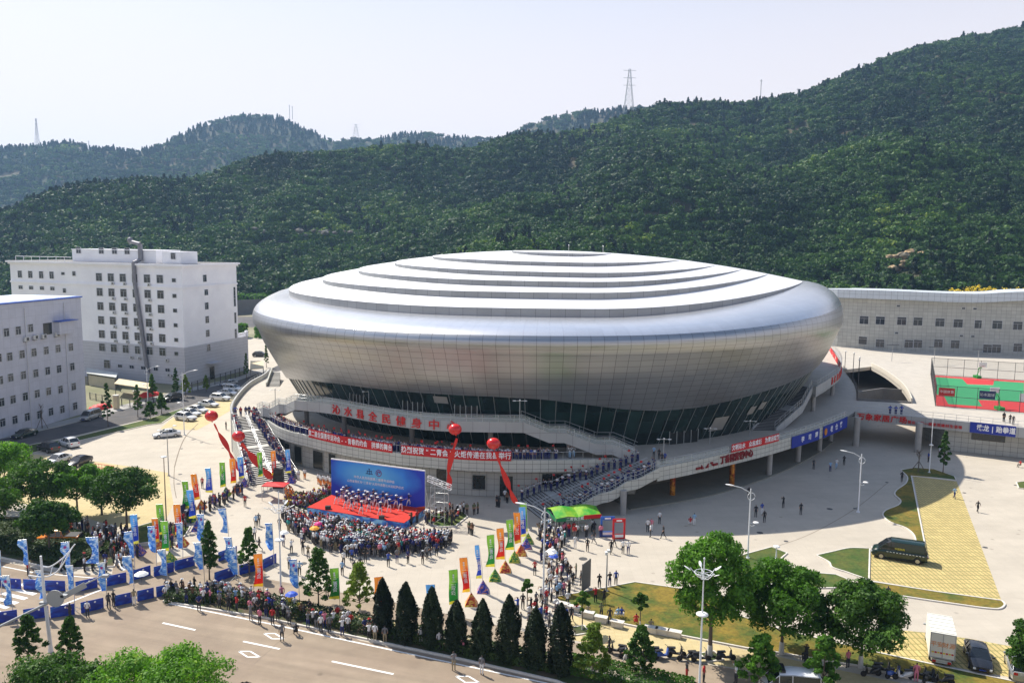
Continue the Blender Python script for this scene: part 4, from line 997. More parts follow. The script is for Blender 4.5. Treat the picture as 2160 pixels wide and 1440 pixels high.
def fug(px,py): 
    """along + height of a photo point on the tiled facade"""
    d=ray(px,py); # intersect ray with the vertical plane
    n3=Vector((ng.x,ng.y,0)); o3=Vector((GA.x,GA.y,0)); t=((o3-Vector((0,0,CH))).dot(n3))/d.dot(n3); P=Vector((0,0,CH))+d*t
    return (P.xy-GA).dot(tg),P.z
wins=[(13,701),(38,697),(64,692),(20,752),(46,747),(71,743),(97,739),(122,735),(149,732),(-3,755),(0,802),(22,796),(49,791),(75,787),(100,782),(124,778),(152,773),(3,848),(27,842),(53,836),(78,830),(102,825),(127,821),(155,815),(5,891),(31,885),(57,879),(83,874),(107,868),(131,863),(158,856)]
for px,py in wins: u,z=fug(px,py); window_set(gb_,GA,tg,ng,u,z,1.35,1.55,2)
for px,py in ((53,715),(72,711),(90,709),(118,705)): u,z=fug(px,py); ac_unit(gb_,GA,tg,ng,u,z,1.1)
u,z=fug(130,690); u2,z2=fug(100,690); c=GA+tg*u+ng*.6; rz=math.atan2(tg.y,tg.x); m=MB(); m.box((c.x,c.y,z),(4.2,1.2,2.4),rz); part(m,'oriel',gt,gb_)
m=MB(); c=GA+tg*(u)+ng*.9; m.box((c.x,c.y,z+1.35),(4.8,2.,.12),rz); part(m,'oriel_roof',bluem,gb_)
m=MB(); c=GA+tg*u2+ng*.02; m.box((c.x,c.y,z+.1),(2.2,.1,2.2),rz); part(m,'recess',dark_m,gb_)
m=MB()
for a,b2 in (((50,650),(68,898)),((133,638),(142,880))):
    u,z=fug(*a); c=GA+tg*u+ng*.15; m2=MB(); m2.tube([(c.x,c.y,.2),(c.x,c.y,z)],.07,6); part(m2,'drainpipe',mat('pale_pipe',(.6,.6,.62),.6),gb_)
# ---- low wing and shed between the blocks, bicycle sheds, yard wall
def shed(name,label,pts,h,rm_,wm=None,cat='shed'):
    P=[at(*p).xy for p in pts]; c=sum(P,Vector((0,0)))/len(P); e=empty(name,label,cat,(c.x,c.y,0))
    m=MB(); m.prism(P,h-.15,h); part(m,'roof',rm_,e)
    for p in P: q=p.lerp(c,.06); m=MB(); m.tube([(q.x,q.y,0),(q.x,q.y,h-.15)],.08,5); part(m,'post',dark_conc,e)
    if wm: m=MB(); q=[p.lerp(c,.1) for p in P]; m.prism(q,0,h-.5); part(m,'wall',wm,e)
    return e
cream=mat('cream_sheet',(.62,.52,.34),.8,var=.08); pale=mat('pale_sheet',(.5,.52,.50),.7,var=.1)
shed('low_shed','long low pale green roofed store at the foot of the grey base wall',[(184,812),(246,822),(250,812),(184,800)],3.0,pale,mat('store_wall',(.42,.38,.28),.8))
shed('carport','cream roofed carport standing behind the yard fence',[(242,836),(316,848),(322,836),(252,825)],3.,cream)
shed('guard_shelter','flat pale roofed open shelter behind the curved ramp',[(528,803),(557,800),(556,784),(529,784)],3.0,cream)
# yard walls/fences
irn=mat('dark_iron',(.05,.05,.055),.5)
def fence(name,label,pts,h=1.6,step=.35,post=2.5,m=None,zb=0.):
    P=[at(x,y,zb) for x,y in pts]; c=P[0]; e=empty(name,label,'fence',c); mm=m or irn
    r=MB(); 
    for z in (h,.25): r.tube([p+Vector((0,0,z)) for p in P],.035,4)
    for p,a in along(P,step): r.tube([p,p+Vector((0,0,h))],.018,3,cap=False)
    part(r,'bars',mm,e); q=MB()
    for p,a in along(P,post): m2=MB(); m2.box((p.x,p.y,zb+h/2+.05),(.14,.14,h+.1),a); o=part(m2,'post',mm,e)
    return e
fence('iron_fence','dark iron fence along the pavement below the grey base wall',[(405,826),(440,815),(480,803),(520,789)],2.2)
fence('yard_fence','low dark fence in front of the carport yard',[(190,842),(250,855),(300,862),(352,846)],1.5)
for i,(px,py) in enumerate(((246,862),(288,852))):
    p=at(px,py); e=empty('gate_pillar',['cream gate pillar nearer the red tarpaulin','cream gate pillar farther along the yard fence'][i],'pillar',p,group='gate pillars of the yard'); m=MB(); m.box((0,0,1.4),(.9,.9,2.8)); m.build('shaft',cream,e); m=MB(); m.box((0,0,2.88),(1.1,1.1,.16)); m.build('cap',kerb_m,e)
red_tarp=mat('red_tarp',(.6,.03,.03),.6,var=.15)
for i,(a,b_) in enumerate((((192,866),(232,858)),((296,838),(334,832)))):
    p,q=at(*a),at(*b_); e=empty('tarpaulin_pile',['long red tarpaulin over a pile beside the silver van','red tarpaulin over a pile behind the gate pillars'][i],'tarpaulin',p,group='red covered piles'); m=MB(); L=(q-p).length; d=(q-p).normalized(); n=Vector((-d.y,d.x,0)); rows=[]
    for k in range(15):
        c=d*(L*k/14); hh=.9*math.sin(math.pi*min(1,k/14*1.0))**.3+.15*math.sin(k*2.1); rows.append([c+n*(-1.3)+Vector((0,0,.02)),c+n*(-.9)+Vector((0,0,hh*.9)),c+Vector((0,0,hh*1.15)),c+n*.9+Vector((0,0,hh*.9)),c+n*1.3+Vector((0,0,.02))])
    m.grid(rows); m.build('cover',red_tarp,e)
# retaining wall/embankment bands seen between the block and the stadium
def wallthing(name,label,pts,h,m,zb=0.,th=.4,cat='wall'):
    P=[at(x,y,zb).xy for x,y in pts]; b=MB(); b.wall(P,zb,zb+h,th=th); o=b.build(name,m); return tag(o,label,cat)
wallthing('embankment_wall','grey banded retaining wall below the trees behind the ramp',[(440,668),(560,660),(640,655)],7,dark_conc)
# ---- curved back building on the right
BZ=5.5; bp=[(1738,726),(1766,731),(1883,739),(1883.5,739.1),(2040,745),(2160,750),(2500,757)]
BP=[at(x,y,BZ).xy for x,y in bp]
BH=[atY(x,y,p.y).z for (x,y),p in zip([(1738,623),(1770,625),(1890,629),(1890,629),(2052,635),(2160,630),(2500,624)],BP)]
bb=empty('arena_annex','long curved grey tiled hall behind the basketball court','building',(BP[2].x,BP[2].y,BZ))
BPs=[p for p in smooth_path([tuple(p) for p in BP[:3]+BP[4:]],5)]; BHs=[Vector(p).y for p in smooth_path([(0,BH[0]),(0,BH[1]),(0,BH[2]),(0,BH[4]),(0,BH[5]),(0,BH[6])],5)]
m=MB(); m.wall(BPs,BZ,BHs,th=.5); part(m,'wall',mat('annex_tiles',(.40,.40,.37),.75,var=.12,scale=.4,tile=(1.25,1.0),lw=.05,tint=.08,lcol=(.15,.15,.14)),bb)
OUT=offset(BPs,-2.2); m=MB(); m.wall(OUT,[z-.3 for z in BHs],[z+2.2 for z in BHs],th=12); part(m,'roof_parapet',mat('pale_parapet',(.52,.56,.60),.6,var=.08,tile=(1.6,1.2),lw=.06,lcol=(.2,.22,.25)),bb)
def annexwin(px,py,w_,h_,cols=2,door=False):
    best=None
    for i in range(len(BPs)-1):
        for t in np.linspace(0,1,11):
            q=BPs[i].lerp(BPs[i+1],t); P=atY(px,py,q.y)
            if best is None or abs(P.x-q.x)<best[0]: best=(abs(P.x-q.x),q,P.z,(BPs[i+1]-BPs[i]).normalized())
    _,q,z,t=best; window_set(bb,q,t,Vector((t.y,-t.x)),0,z,w_,h_,cols,True)
for px,py in ((1823,675),(1858,676),(1901,677),(1937,678),(1981,680),(2020,682),(2065,684),(2104,685),(2146,687)): annexwin(px,py,2.5,2.4)
for px,py,c in ((1820,718,1),(1857,724,2),(1918,725,2),(1936,725,2),(1978,724,2),(2016,726,2),(2083,735,2),(2101,735,2),(2146,733,2)): annexwin(px,py,2.4,2.4,c)
for px,py in ((1895,645),(1890,702),(2032,650),(2057,651),(2029,708),(2052,709)): annexwin(px,py,1.0,.7,1)
# shaded forecourt strip along the annex is real overhang shade
# ---- right deck front: fascia, columns, wall beneath
m=MB(); m.wall([p for p in RFRONT],PZ-1.6,PZ+.12,th=.35); S_(m.build('plaza_fascia',fascia_g))
rl=MB(); railing(rl,[Vector((p.x,p.y,PZ+.12)) for p in offset(RFRONT,.15)],1.05,step=1.8,rails=(1.,.5,.1)); S_(rl.build('plaza_railing',rail_m))
for px,py in ((1805,940),(1935,953)): column(px,py,.55,PZ-.3,'column',concrete)
UW=[at(x,y,0).xy+Vector((0,2.6)) for x,y in ((2007,957),(2160,973),(2500,1010))]
m=MB(); m.wall([UW[0]+Vector((1.5,12)),UW[0]]+UW[1:],0,PZ-.35,th=.4); S_(m.build('undercroft_wall',tile_m))
m=MB(); m.wall([at(1700,895,0).xy,at(1860,868,0).xy,at(2010,880,0).xy],0,PZ-.35,th=.4); S_(m.build('undercroft_rear_wall',dark_conc))
m=MB(); c=at(2125,948,3.0); m.box((c.x,c.y+.1,3.1),(5.6,.2,1.4),math.atan2(UW[1].y-UW[0].y,UW[1].x-UW[0].x)); 
w0=UW[0].lerp(UW[1],.62); tU=(UW[1]-UW[0]).normalized(); nU=Vector((tU.y,-tU.x))
m=MB(); m.box((w0.x+nU.x*.05,w0.y+nU.y*.05,3.2),(5.,.12,1.6),math.atan2(tU.y,tU.x)); S_(m.build('window',dark_m))
# letters and signs along the deck front
blue_s=mat('blue_banner',(.012,.03,.30),.6,var=.1); white_t=mat('white_lettering',(.85,.85,.85),.6,var=0)
red_s=mat('red_banner',(.55,.010,.012),.6,var=.08,scale=1.)
lt=MB(); A=px_on_path(RFRONT,1806,PZ-.7)[0]; B=px_on_path(RFRONT,1912,PZ-.7)[0]
letters('万象家居广场',[A,B],PZ-.75,1.25,red_sign,depth=.06,bold=.03,xs=1.1)
A=px_on_path(RFRONT,1914,PZ-.7)[0]; B=px_on_path(RFRONT,2030,PZ-.7)[0]; text_on_path(lt,'营业大厅一楼家居建材生活馆',[A,B],PZ-.95,.6,depth=.05,bold=.01)
S_(lt.build('lettering',red_sign))
def banner(name,label,path,x0,x1,z0,z1,m,text,size,tm=None,off=.08,extra=None,cat='banner',spacing=None,xs=1.,grp=None,bold=.02):
    A=px_on_path(path,x0,(z0+z1)/2)[0]; B=px_on_path(path,x1,(z0+z1)/2)[0]
    sg=[A]+[p for p in path if A.x<p.x<B.x and min(A.y,B.y)-9<p.y<max(A.y,B.y)+9]+[B]
    e=empty(name,label,cat,(A.x,A.y,z0),group=grp); b=MB(); P=offset(sg,-off); b.wall(P,z0,z1,th=-.035); part(b,'cloth',m,e)
    t=MB(); text_on_path(t,text,offset(sg,-off-.05),(z0+z1)/2+(.0 if not extra else -.0),size,depth=.01,off=.01,bold=bold,spacing=spacing,xs=xs)
    if extra: extra(t,offset(sg,-off-.05))
    part(t,'lettering',tm or white_t,e); return e
RNG=offset(RING,.05)
banner('slogan_banner','red banner with white slogan hung left along the crowded balcony rail',RNG,652,828,PZ+.0,PZ+1.35,red_s,'第二届全国青年运动会--青春的约会 拼搏的舞台',.95,grp='red banners on the rails',bold=.015)
banner('slogan_banner','red banner with white slogan hung right along the crowded balcony rail',RNG,847,1079,PZ+.0,PZ+1.35,red_s,'热烈祝贺“二青会”火炬传递在我县举行',1.0,grp='red banners on the rails',bold=.02)
banner('slogan_banner','short red banner on the deck rail above the sales office letters',RED,1542,1642,PZ+.1,PZ+1.3,red_s,'文明沁水 众志成城 为青运增彩',.85,grp='red banners on the rails')
banner('slogan_banner','red banner on the upper terrace rail above the right hand stairs',TE,1745,1774,WT-.1,WT+1.1,red_s,'喜迎二青会',.9,grp='red banners on the rails')
banner('shop_sign','blue shop banner with small portrait patch and three white characters under the deck edge',RED,1668,1727,PZ-1.75,PZ+.1,blue_s,' 李司理',1.,cat='sign',off=.12,grp='blue shop signs')
e=banner('shop_sign','blue shop banner with round orange emblem at the end of the curved deck',RED,1735,1786,PZ-1.75,PZ+.2,blue_s,' 老仓客 ',1.15,cat='sign',off=.12,grp='blue shop signs')
q,t=px_on_path(RED,1739,PZ-.8); b=MB(); nn=Vector((t.y,-t.x)); c=q+nn*.25; V=[]
b.prism([(c.x+0,c.y)]*3,0,0) if False else None
b=MB(); cc=Vector((c.x,c.y,PZ-.8)); P=[cc+Vector((t.x,t.y,0))*(.55*math.cos(a))+Vector((0,0,.6*math.sin(a))) for a in np.linspace(0,6.283,17)[:-1]]; b.face(P); b.face([p+Vector((nn.x,nn.y,0))*-.03 for p in P[::-1]]); part(b,'emblem',mat('orange_emblem',(.6,.22,.02),.5),e)
banner('shop_sign','blue martial arts school sign with white characters at the right end of the deck front',RFRONT,2048,2144,PZ-1.55,PZ+.25,blue_s,' 武龙|跆拳道',1.15,cat='sign',off=.12,grp='blue shop signs',bold=.03)
# ---- basketball court on the deck
green_c=mat('court_green',(.03,.26,.10),.8,var=.08); red_c=mat('court_red',(.50,.03,.03),.8,var=.08)
def dsheet(name,pts,z,m): P=poly(pts,PZ); b=MB(); b.face([(p.x,p.y,z) for p in P][::-1]); o=b.build(name,m); n=o.data.polygons[0].normal; 
def usheet(name,pts,z,m,parent=None):
    P=poly(pts,PZ); Q=[(p.x,p.y,z) for p in P]; a=sum(Q[i][0]*Q[(i+1)%len(Q)][1]-Q[(i+1)%len(Q)][0]*Q[i][1] for i in range(len(Q)))
    b=MB(); b.face(Q if a>0 else Q[::-1]); o=b.build(name,m)
    if parent: o.parent=parent
    return o
struct(usheet('court',[(1969,791),(2160,803),(2400,818),(2400,890),(2160,870),(1975,856)],PZ+.006,red_c))
struct(usheet('court_green',[(1974,795),(2030,799),(2040,810),(2095,812),(2097,803),(2160,807),(2160,848),(2130,846),(2063,843),(2072,857),(2000,852),(1990,833),(1976,832)],PZ+.012,green_c))
struct(usheet('court_green_right',[(2164,807),(2400,820),(2400,865),(2164,848)],PZ+.012,green_c))
cl=MB()
def dstripe(mb,p,q,wd=.08,z=PZ+.018):
    a,b=at(*p,PZ),at(*q,PZ); d=(b-a).normalized(); n=Vector((-d.y,d.x,0))*wd/2; mb.face([(a-n).xy[:]+(z,),(b-n).xy[:]+(z,),(b+n).xy[:]+(z,),(a+n).xy[:]+(z,)])
for a,b_ in (((1974,794),(2160,806)),((2160,848),(2072,843)),((1976,832),(1990,832)),((2040,811),(2095,813))): dstripe(cl,a,b_)
struct(cl.build('court_lines',white_paint))
def mesh_fence(name,label,pts,h,mid=True):
    P=[at(x,y,PZ) for x,y in pts]; e=empty(name,label,'fence',P[0]); 
    n=0
    r=MB()
    for z in ((h,h/2,.1) if mid else (h,.1)): r.tube([p+Vector((0,0,z)) for p in P],.045,4)
    part(r,'rails',irn,e)
    for p,a in along(P,3.4): m2=MB(); m2.tube([p,p+Vector((0,0,h))],.05,5); part(m2,'post',irn,e)
    w_=MB(); w_.wall([p.xy for p in P],PZ+.1,PZ+h); part(w_,'netting',net_m,e); return e
net_m,nn_,nb_=nodes('netting'); nb_.inputs['Base Color'].default_value=(.05,.07,.06,1)
uvn=N(nn_,'ShaderNodeUVMap'); sx=N(nn_,'ShaderNodeSeparateXYZ'); nn_.links.new(uvn.outputs[0],sx.inputs[0])
aa=mth(nn_,'MAXIMUM',mth(nn_,'LESS_THAN',mth(nn_,'FRACT',mth(nn_,'MULTIPLY',mth(nn_,'ADD',sx.outputs[0],sx.outputs[1]),8.)),.13),mth(nn_,'LESS_THAN',mth(nn_,'FRACT',mth(nn_,'MULTIPLY',mth(nn_,'SUBTRACT',sx.outputs[0],sx.outputs[1]),8.)),.13)); nb_.inputs['Alpha'].default_value=.2
mesh_fence('court_fence','dark mesh fence on the near long side of the basketball court',[(1973,856),(2160,871),(2400,892)],4.)
mesh_fence('court_fence','dark mesh fence on the far long side of the basketball court',[(1963,790),(2160,803),(2400,818)],4.)
mesh_fence('court_fence','dark mesh fence across the left end of the basketball court',[(1973,856),(1963,790)],4.)
def hoop(px,py,label,rz):
    p=at(px,py,PZ); e=empty('basketball_hoop',label,'basketball hoop',p,rz,group='basketball hoops'); gm_=mat('hoop_green',(.02,.30,.05),.5)
    b=MB(); b.box((0,0,.3),(1.,1.8,.6)); b.build('base',gm_,e); b=MB(); b.tube([(0,0,.6),(0,.3,2.2),(0,1.8,3.1)],.12,6); b.tube([(0,-.3,.6),(0,1.8,3.0)],.05,5); b.build('arm',gm_,e)
    b=MB(); b.box((0,1.85,3.35),(1.8,.06,1.05)); b.build('backboard',white_t,e); b=MB(); c=Vector((0,2.15,3.05)); b.tube([c+Vector((.23*math.cos(a),.23*math.sin(a),0)) for a in np.linspace(0,6.283,13)],.02,4,cap=False); b.build('rim',red_sign,e)
hoop(2061,797,'green basketball hoop on the far side of the court',math.pi); hoop(2108,864,'green basketball hoop on the near side of the court',0)
for x0,y0,x1,lab,m_,tx in ((1978,855,2012,'red advertising board on the near court fence',red_s,'中国体育'),(2063,862,2097,'navy advertising board in the middle of the near court fence',mat('navy',(.02,.03,.12),.6),'沁水篮球'),(2148,869,2175,'white and navy advertising board at the right of the near court fence',white_t,'体')):
    p,q=at(x0,y0,PZ),at(x1,y0+ (x1-x0)*.08,PZ); d=(q-p); L=d.length; e=empty('advertising_board',lab,'sign',p,math.atan2(d.y,d.x),group='boards on the court fence'); b=MB(); b.box((L/2,-.1,2.75),(L,.05,1.5)); b.build('panel',m_,e); V,F=text_mesh(tx,.6,.01); t=MB(); t.arrays([(L/2+v[0],-.14+v[2],2.75+v[1]) for v in V],F); t.build('lettering',white_t if m_ is not white_t else blue_s,e)
# parapet round the void in the deck
b=MB(); b.wall(hole_c,PZ-.2,PZ+1.0,th=.25); tag(b.build('void_parapet',mat('cream_parapet',(.6,.55,.46),.8,var=.06)),'curved cream parapet along the opening in the upper plaza','parapet')
b=MB(); railing(b,[Vector((p.x,p.y,PZ)) for p in hole_l],1.1,step=1.2,rails=(1.,.7,.4,.1)); tag(b.build('curved_railing',irn),'curved dark railing on the stadium side of the opening','railing')
b=MB(); b.wall([hole_c[-1],hole_l[0]],PZ,PZ+.35,th=.3); tag(b.build('void_kerb',dark_conc),'dark low kerb on the near side of the opening','kerb')
for px,py in ((1855,858),(1880,850)): 
    p=at(px,py,0)
b=MB(); p=at(1875,862,0); 
# ================================================================== TREES AND PLANTS
bark=mat('bark',(.13,.10,.075),.9,var=.3,scale=6.); bark_w=mat('whitewashed_bark',(.6,.58,.54),.9,var=.1)
fol_a=foliage('leaves_bright',(.040,.11,.010),(.13,.29,.028),(.24,.38,.05),trans=.35,scale=.8)
fol_b=foliage('leaves_dark',(.022,.065,.008),(.085,.185,.02),(.15,.24,.03),trans=.28,scale=.9)
fol_c=foliage('leaves_yellowish',(.07,.13,.012),(.21,.29,.035),(.32,.36,.06),trans=.3,scale=.9)
fol_cy=foliage('cypress_leaves',(.006,.014,.006),(.022,.040,.012),trans=.04,scale=1.2)
fol_h=foliage('hedge_leaves',(.018,.04,.008),(.06,.10,.02),trans=.1,scale=1.5)
fol_y=foliage('yellow_flowers',(.55,.42,.02),(.85,.65,.05),trans=.1,scale=1.)
def at_Yz(px,Y): return None
def tree(name,label,base,h,w,leaf=fol_a,nl=5000,ls=.20,trunk=.16,crown_lo=.32,seed=1,group=None,white=True,shape='round',cat='tree',lean=0.,ncl=16,zb=0.):
    r=np.random.default_rng(seed); p=Vector((base[0],base[1],zb)); e=empty(name,label,cat,p,r.random()*6.28 if shape!='fixed' else 0,group)
    zc0=h*crown_lo; H=h-zc0; cl=[]
    if shape in('round','fixed'):
        cl.append((0,0,zc0+H*.50,min(w*.22,H*.26)))
        for k in range(ncl):
            a=k*2.4+r.random(); f=(k+.5)/ncl; zz=zc0+H*(.14+.74*f); rr=w*.5*math.sin(math.pi*min(.98,(.22+.68*f)))**.8*(.55+.38*r.random()); cr_=w*(.085+.085*r.random()); cl.append((rr*math.cos(a),rr*math.sin(a),zz,cr_))
        cl.append((w*.05,0,h-w*.14,w*.16)); cl.append((-w*.12,w*.06,h-w*.2,w*.13))
    elif shape=='slim':
        for k in range(ncl):
            a=k*2.4+r.random(); f=(k+.3)/ncl; zz=zc0+H*f*.93; rr=w*.5*(1-f)**.75*(.4+.6*r.random()); cl.append((rr*math.cos(a),rr*math.sin(a),zz,w*(.07+.05*(1-f)+.05*r.random())))
    elif shape=='tier':
        for k in range(ncl):
            a=k*2.4+r.random()*.6; f=(k+.3)/ncl; zz=zc0+H*f*.92; rr=w*.5*(1-f*.85)*(.55+.5*r.random()); cl.append((rr*math.cos(a),rr*math.sin(a),zz,w*(.05+.07*r.random())))
    V,F=crown(nl,cl,ls,r,.45 if shape in('round','fixed') else .02); me=fast_mesh('crown',V,F,leaf); o=bpy.data.objects.new('crown',me); COL.objects.link(o); o.parent=e
    m=MB(); top=zc0+H*(.55 if shape=='round' else .9)
    m.tube([(0,0,-.02),(0,0,h*.02),(lean*.3,0,zc0*.6),(lean*.5,0,zc0),(lean*.3,.05,top)],[trunk*1.35,trunk*1.1,trunk*.85,trunk*.7,trunk*.2],8)
    for c in cl[::2][:11]:
        c=Vector(c[:3]); s=Vector((0,0,zc0*.8+(c.z-zc0)*.45)); md=s.lerp(c,.55)+Vector((0,0,.1*w*.3)); m.tube([s,md,c],[trunk*.42,trunk*.25,trunk*.08],5,cap=False)
    m.build('trunk',bark,e)
    if white: m=MB(); m.tube([(0,0,0),(0,0,min(1.1,h*.18))],[trunk*1.42,trunk*1.05],8); m.build('whitewash',bark_w,e)
    return e
def mp(px,py,d): return d*py/FPX
def tree_px(name,label,bx,by,ytop,wpx,**k):
    p=at(bx,by); zt=atY(bx,ytop,p.y).z; w=wpx*p.y/FPX; return tree(name,label,p.xy,zt,w,**k)
tree_px('broadleaf_tree','tallest dense round tree standing on the front lawn',1497,1384,1122,180,nl=21000,ls=.135,seed=3,crown_lo=.26,trunk=.2,leaf=fol_a,ncl=48,group='big lawn trees')
tree_px('broadleaf_tree','spreading round tree in the middle of the three lawn trees',1648,1378,1182,200,nl=20000,ls=.135,seed=8,crown_lo=.2,trunk=.17,leaf=fol_a,ncl=46,group='big lawn trees')
tree_px('broadleaf_tree','round tree left of the white box truck',1815,1407,1224,195,nl=20000,ls=.135,seed=12,crown_lo=.22,trunk=.17,leaf=fol_b,ncl=46,group='big lawn trees')
tree_px('young_tree','young tree in front of the white ambulance van',1735,1462,1335,95,nl=5200,ls=.14,seed=14,shape='tier',ncl=44,crown_lo=.2,trunk=.08,leaf=fol_a)
tree_px('young_tree','young leafy tree left of the white ambulance van',1602,1452,1335,105,nl=5200,ls=.14,seed=15,shape='tier',ncl=46,crown_lo=.2,trunk=.08,leaf=fol_a)
tree_px('broadleaf_tree','dark leafy tree cut by the right edge of the photo',2172,1470,1295,110,nl=9000,ls=.13,ncl=36,seed=16,crown_lo=.25,leaf=fol_b)
G='ornamental trees by the car park'
for bx,by,yt,w_,sd,lf,lb in ((14,1075,935,130,21,fol_a,'bright green tree at the left edge above the orange pickup'),(88,1098,972,135,22,fol_b,'broad tree second from the left by the car park'),(164,1091,985,125,23,fol_a,'flat topped tree third from the left by the car park'),(268,1115,992,150,24,fol_b,'flat topped tree nearest the plaza flags'),(105,1168,1058,125,25,fol_b,'lower dark tree in front of the orange pickup'),(215,1085,990,90,26,fol_a,'tree tucked between the two flat topped trees'),(-25,1150,1010,150,27,fol_b,'dark tree at the left edge beside the hedge')):
    tree_px('ornamental_tree',lb,bx,by,yt,w_,nl=10000,ls=.15,seed=sd,crown_lo=.38,leaf=lf,ncl=34,group=G,trunk=.14,white=False)
for k,(px,d,h,w_,lb) in enumerate(((300,50,8.0,9.8,'big rounded tree crown at the bottom left'),(62,50,7.7,8.,'rounded tree crown in the bottom left corner'),(185,46,6.6,7.,'lower tree crown between the two bottom left crowns'),(400,47,6.9,7.,'rounded crown at the right of the bottom left trees'))):
    x=(px-1080)/FPX*d; tree('broadleaf_tree',lb,(x,d),h,w_,nl=22000,ls=.105,seed=31+k,crown_lo=.3,leaf=fol_b if k in(1,2) else fol_a,ncl=52,white=False,group='bottom left trees')
tree('shrub_tree','small purplish shrub beside the bottom left trees',((488-1080)/FPX*48,48),7.4,2.0,nl=2500,ls=.11,seed=40,leaf=foliage('purple_leaves',(.03,.03,.02),(.09,.06,.05),trans=.1),white=False)
Gg='ginkgo trees between road and plaza'
for bx,by,yt,w_,sd,lf,sh,lb in ((442,1222,1093,52,51,fol_b,'slim','dark slim tree behind the blue boards'),(526,1212,1108,52,52,fol_b,'tier','sparse tree left of the orange standing flag'),(672,1278,1152,85,53,fol_b,'tier','leafy tree in front of the stage crowd'),(759,1294,1184,80,54,fol_c,'tier','yellow green sparse tree right of the green flag'),(1250,1432,1312,95,57,fol_c,'tier','thin yellow green tree beside the row of cypresses'),(1352,1425,1315,80,58,fol_b,'tier','tree with drooping twigs by the parked scooters'),(62,1405,1290,75,59,fol_b,'tier','dark tree under the traffic camera gantry arm'),(150,1398,1298,62,60,fol_b,'tier','dark leafy tree right of the gantry pole')):
    tree_px('ginkgo_tree',lb,bx,by,yt,w_,nl=4200,ls=.12,seed=sd,shape=sh,ncl=75,crown_lo=.24,trunk=.08,leaf=lf,group=Gg,white=by>1280)
for bx,by,yt,w_,sd,lb in ((1112,1278,1221,30,61,'small clipped tree beside the queue'),(1228,1330,1246,38,62,'clipped round headed tree at the lawn corner'),(1350,1322,1250,42,63,'clipped round headed tree in the middle of the lawn edge')):
    tree_px('topiary_tree',lb,bx,by,yt,w_,nl=2200,ls=.11,seed=sd,crown_lo=.5,trunk=.06,leaf=fol_b,ncl=8,group='clipped trees')
for k,(bx,by,yt,w_,lb) in enumerate(((228,899,803,26,'slender young tree by the silver minibus'),(291,880,808,22,'slender tree beside the farther gate pillar'),(322,842,786,24,'slender tree above the second red tarpaulin'),(372,840,772,20,'dark slender tree in front of the base wall corner'),(392,836,788,22,'light green slender tree against the grey base wall'),(317,884,845,32,'dark bushy sapling on the roadside lawn'),(341,872,826,34,'larger dark sapling on the roadside lawn'),(435,826,790,16,'pale slim sapling by the iron fence'),(520,800,742,12,'bare looking sapling at the corner of the base wall'),(562,775,725,10,'thin yellowish sapling near the open shelter'),(1989,997,903,34,'thin tree in front of the undercroft opening'))):
    tree_px('roadside_tree',lb,bx,by,yt,w_,nl=1300,ls=.2,seed=70+k,shape='slim',ncl=26,crown_lo=.22,trunk=.08,leaf=(fol_b,fol_c)[k in (4,7,9)],group='young roadside trees',white=False)
# staked sapling
def stakes(name,label,px,py,s=1.):
    p=at(px,py); e=empty(name,label,'sapling',p); m=MB(); m.tube([(0,0,0),(0,0,2.2*s),(.05,0,3.3*s)],[.09,.07,.02],6)
    r=random.Random(int(px)); 
    for k in range(26): a=r.random()*6.28; z=1.9+r.random()*1.2; m.tube([(0,0,z*s),(math.cos(a)*.45,math.sin(a)*.45,(z+.6)*s)],.02,3)
    m.build('trunk',bark,e); 
    for a in (0,2.1,4.2): m=MB(); m.tube([(math.cos(a)*1.1,math.sin(a)*1.1,0),(0,0,1.7*s)],.05,5); m.build('stake',bark,e)
stakes('staked_sapling','bare sapling propped by wooden stakes on the wavy lawn',1937,994); stakes('staked_sapling','bare sapling propped by stakes in front of the tiled block',89,903,1.3)
# cypresses
def cypress(label,bx,by,yt,wpx,seed):
    p=at(bx,by); h=atY(bx,yt,p.y).z; w=wpx*p.y/FPX; r=np.random.default_rng(seed); e=empty('cypress',label,'cypress',p,0,'row of dark cypresses by the road')
    n=7500; f=r.random(n)**.85; a=r.random(n)*6.28; lob=1+.20*np.sin(a*3+seed+f*5)+.17*np.sin(a*6+f*15+seed)
    prof=np.where(f<.1,.86+f*1.4,np.where(f<.55,1.0,np.where(f<.84,1-(f-.55)*1.6,((1-f)/.16)**.7*.53))); rad=w*.5*prof*lob*(.72+.3*r.random(n))
    z=.15+f*h*.985+r.normal(0,.05,n); C=np.stack([np.cos(a)*rad,np.sin(a)*rad,z],1)
    # pointed side shoots
    sh_=[(r.random()*6.28,.28+.5*r.random()) for _ in range(15)]
    extra=[]
    for sa,sf in sh_:
        k=190; t=r.random(k); rr=w*.5*(((1-sf)/.4)**.85 if sf>.6 else 1)*.98; q=np.stack([np.cos(sa)*rr*(1-t*.1)+r.normal(0,.10,k)*(1-t),np.sin(sa)*rr*(1-t*.1)+r.normal(0,.10,k)*(1-t),sf*h+t*h*.13],1); extra.append(q)
    C=np.concatenate([C]+extra); d=C.copy(); d[:,2]=.25; d/=np.linalg.norm(d,axis=1)[:,None]
    V,F=leaf_quads(C,d,.105,r); me=fast_mesh('crown',V,F,fol_cy); o=bpy.data.objects.new('crown',me); COL.objects.link(o); o.parent=e
    m=MB(); m.tube([(0,0,0),(0,0,h*.9)],[.12,.03],6); m.build('trunk',bark,e)
ords=['first','second','third','fourth','fifth','sixth','seventh','eighth and rightmost']
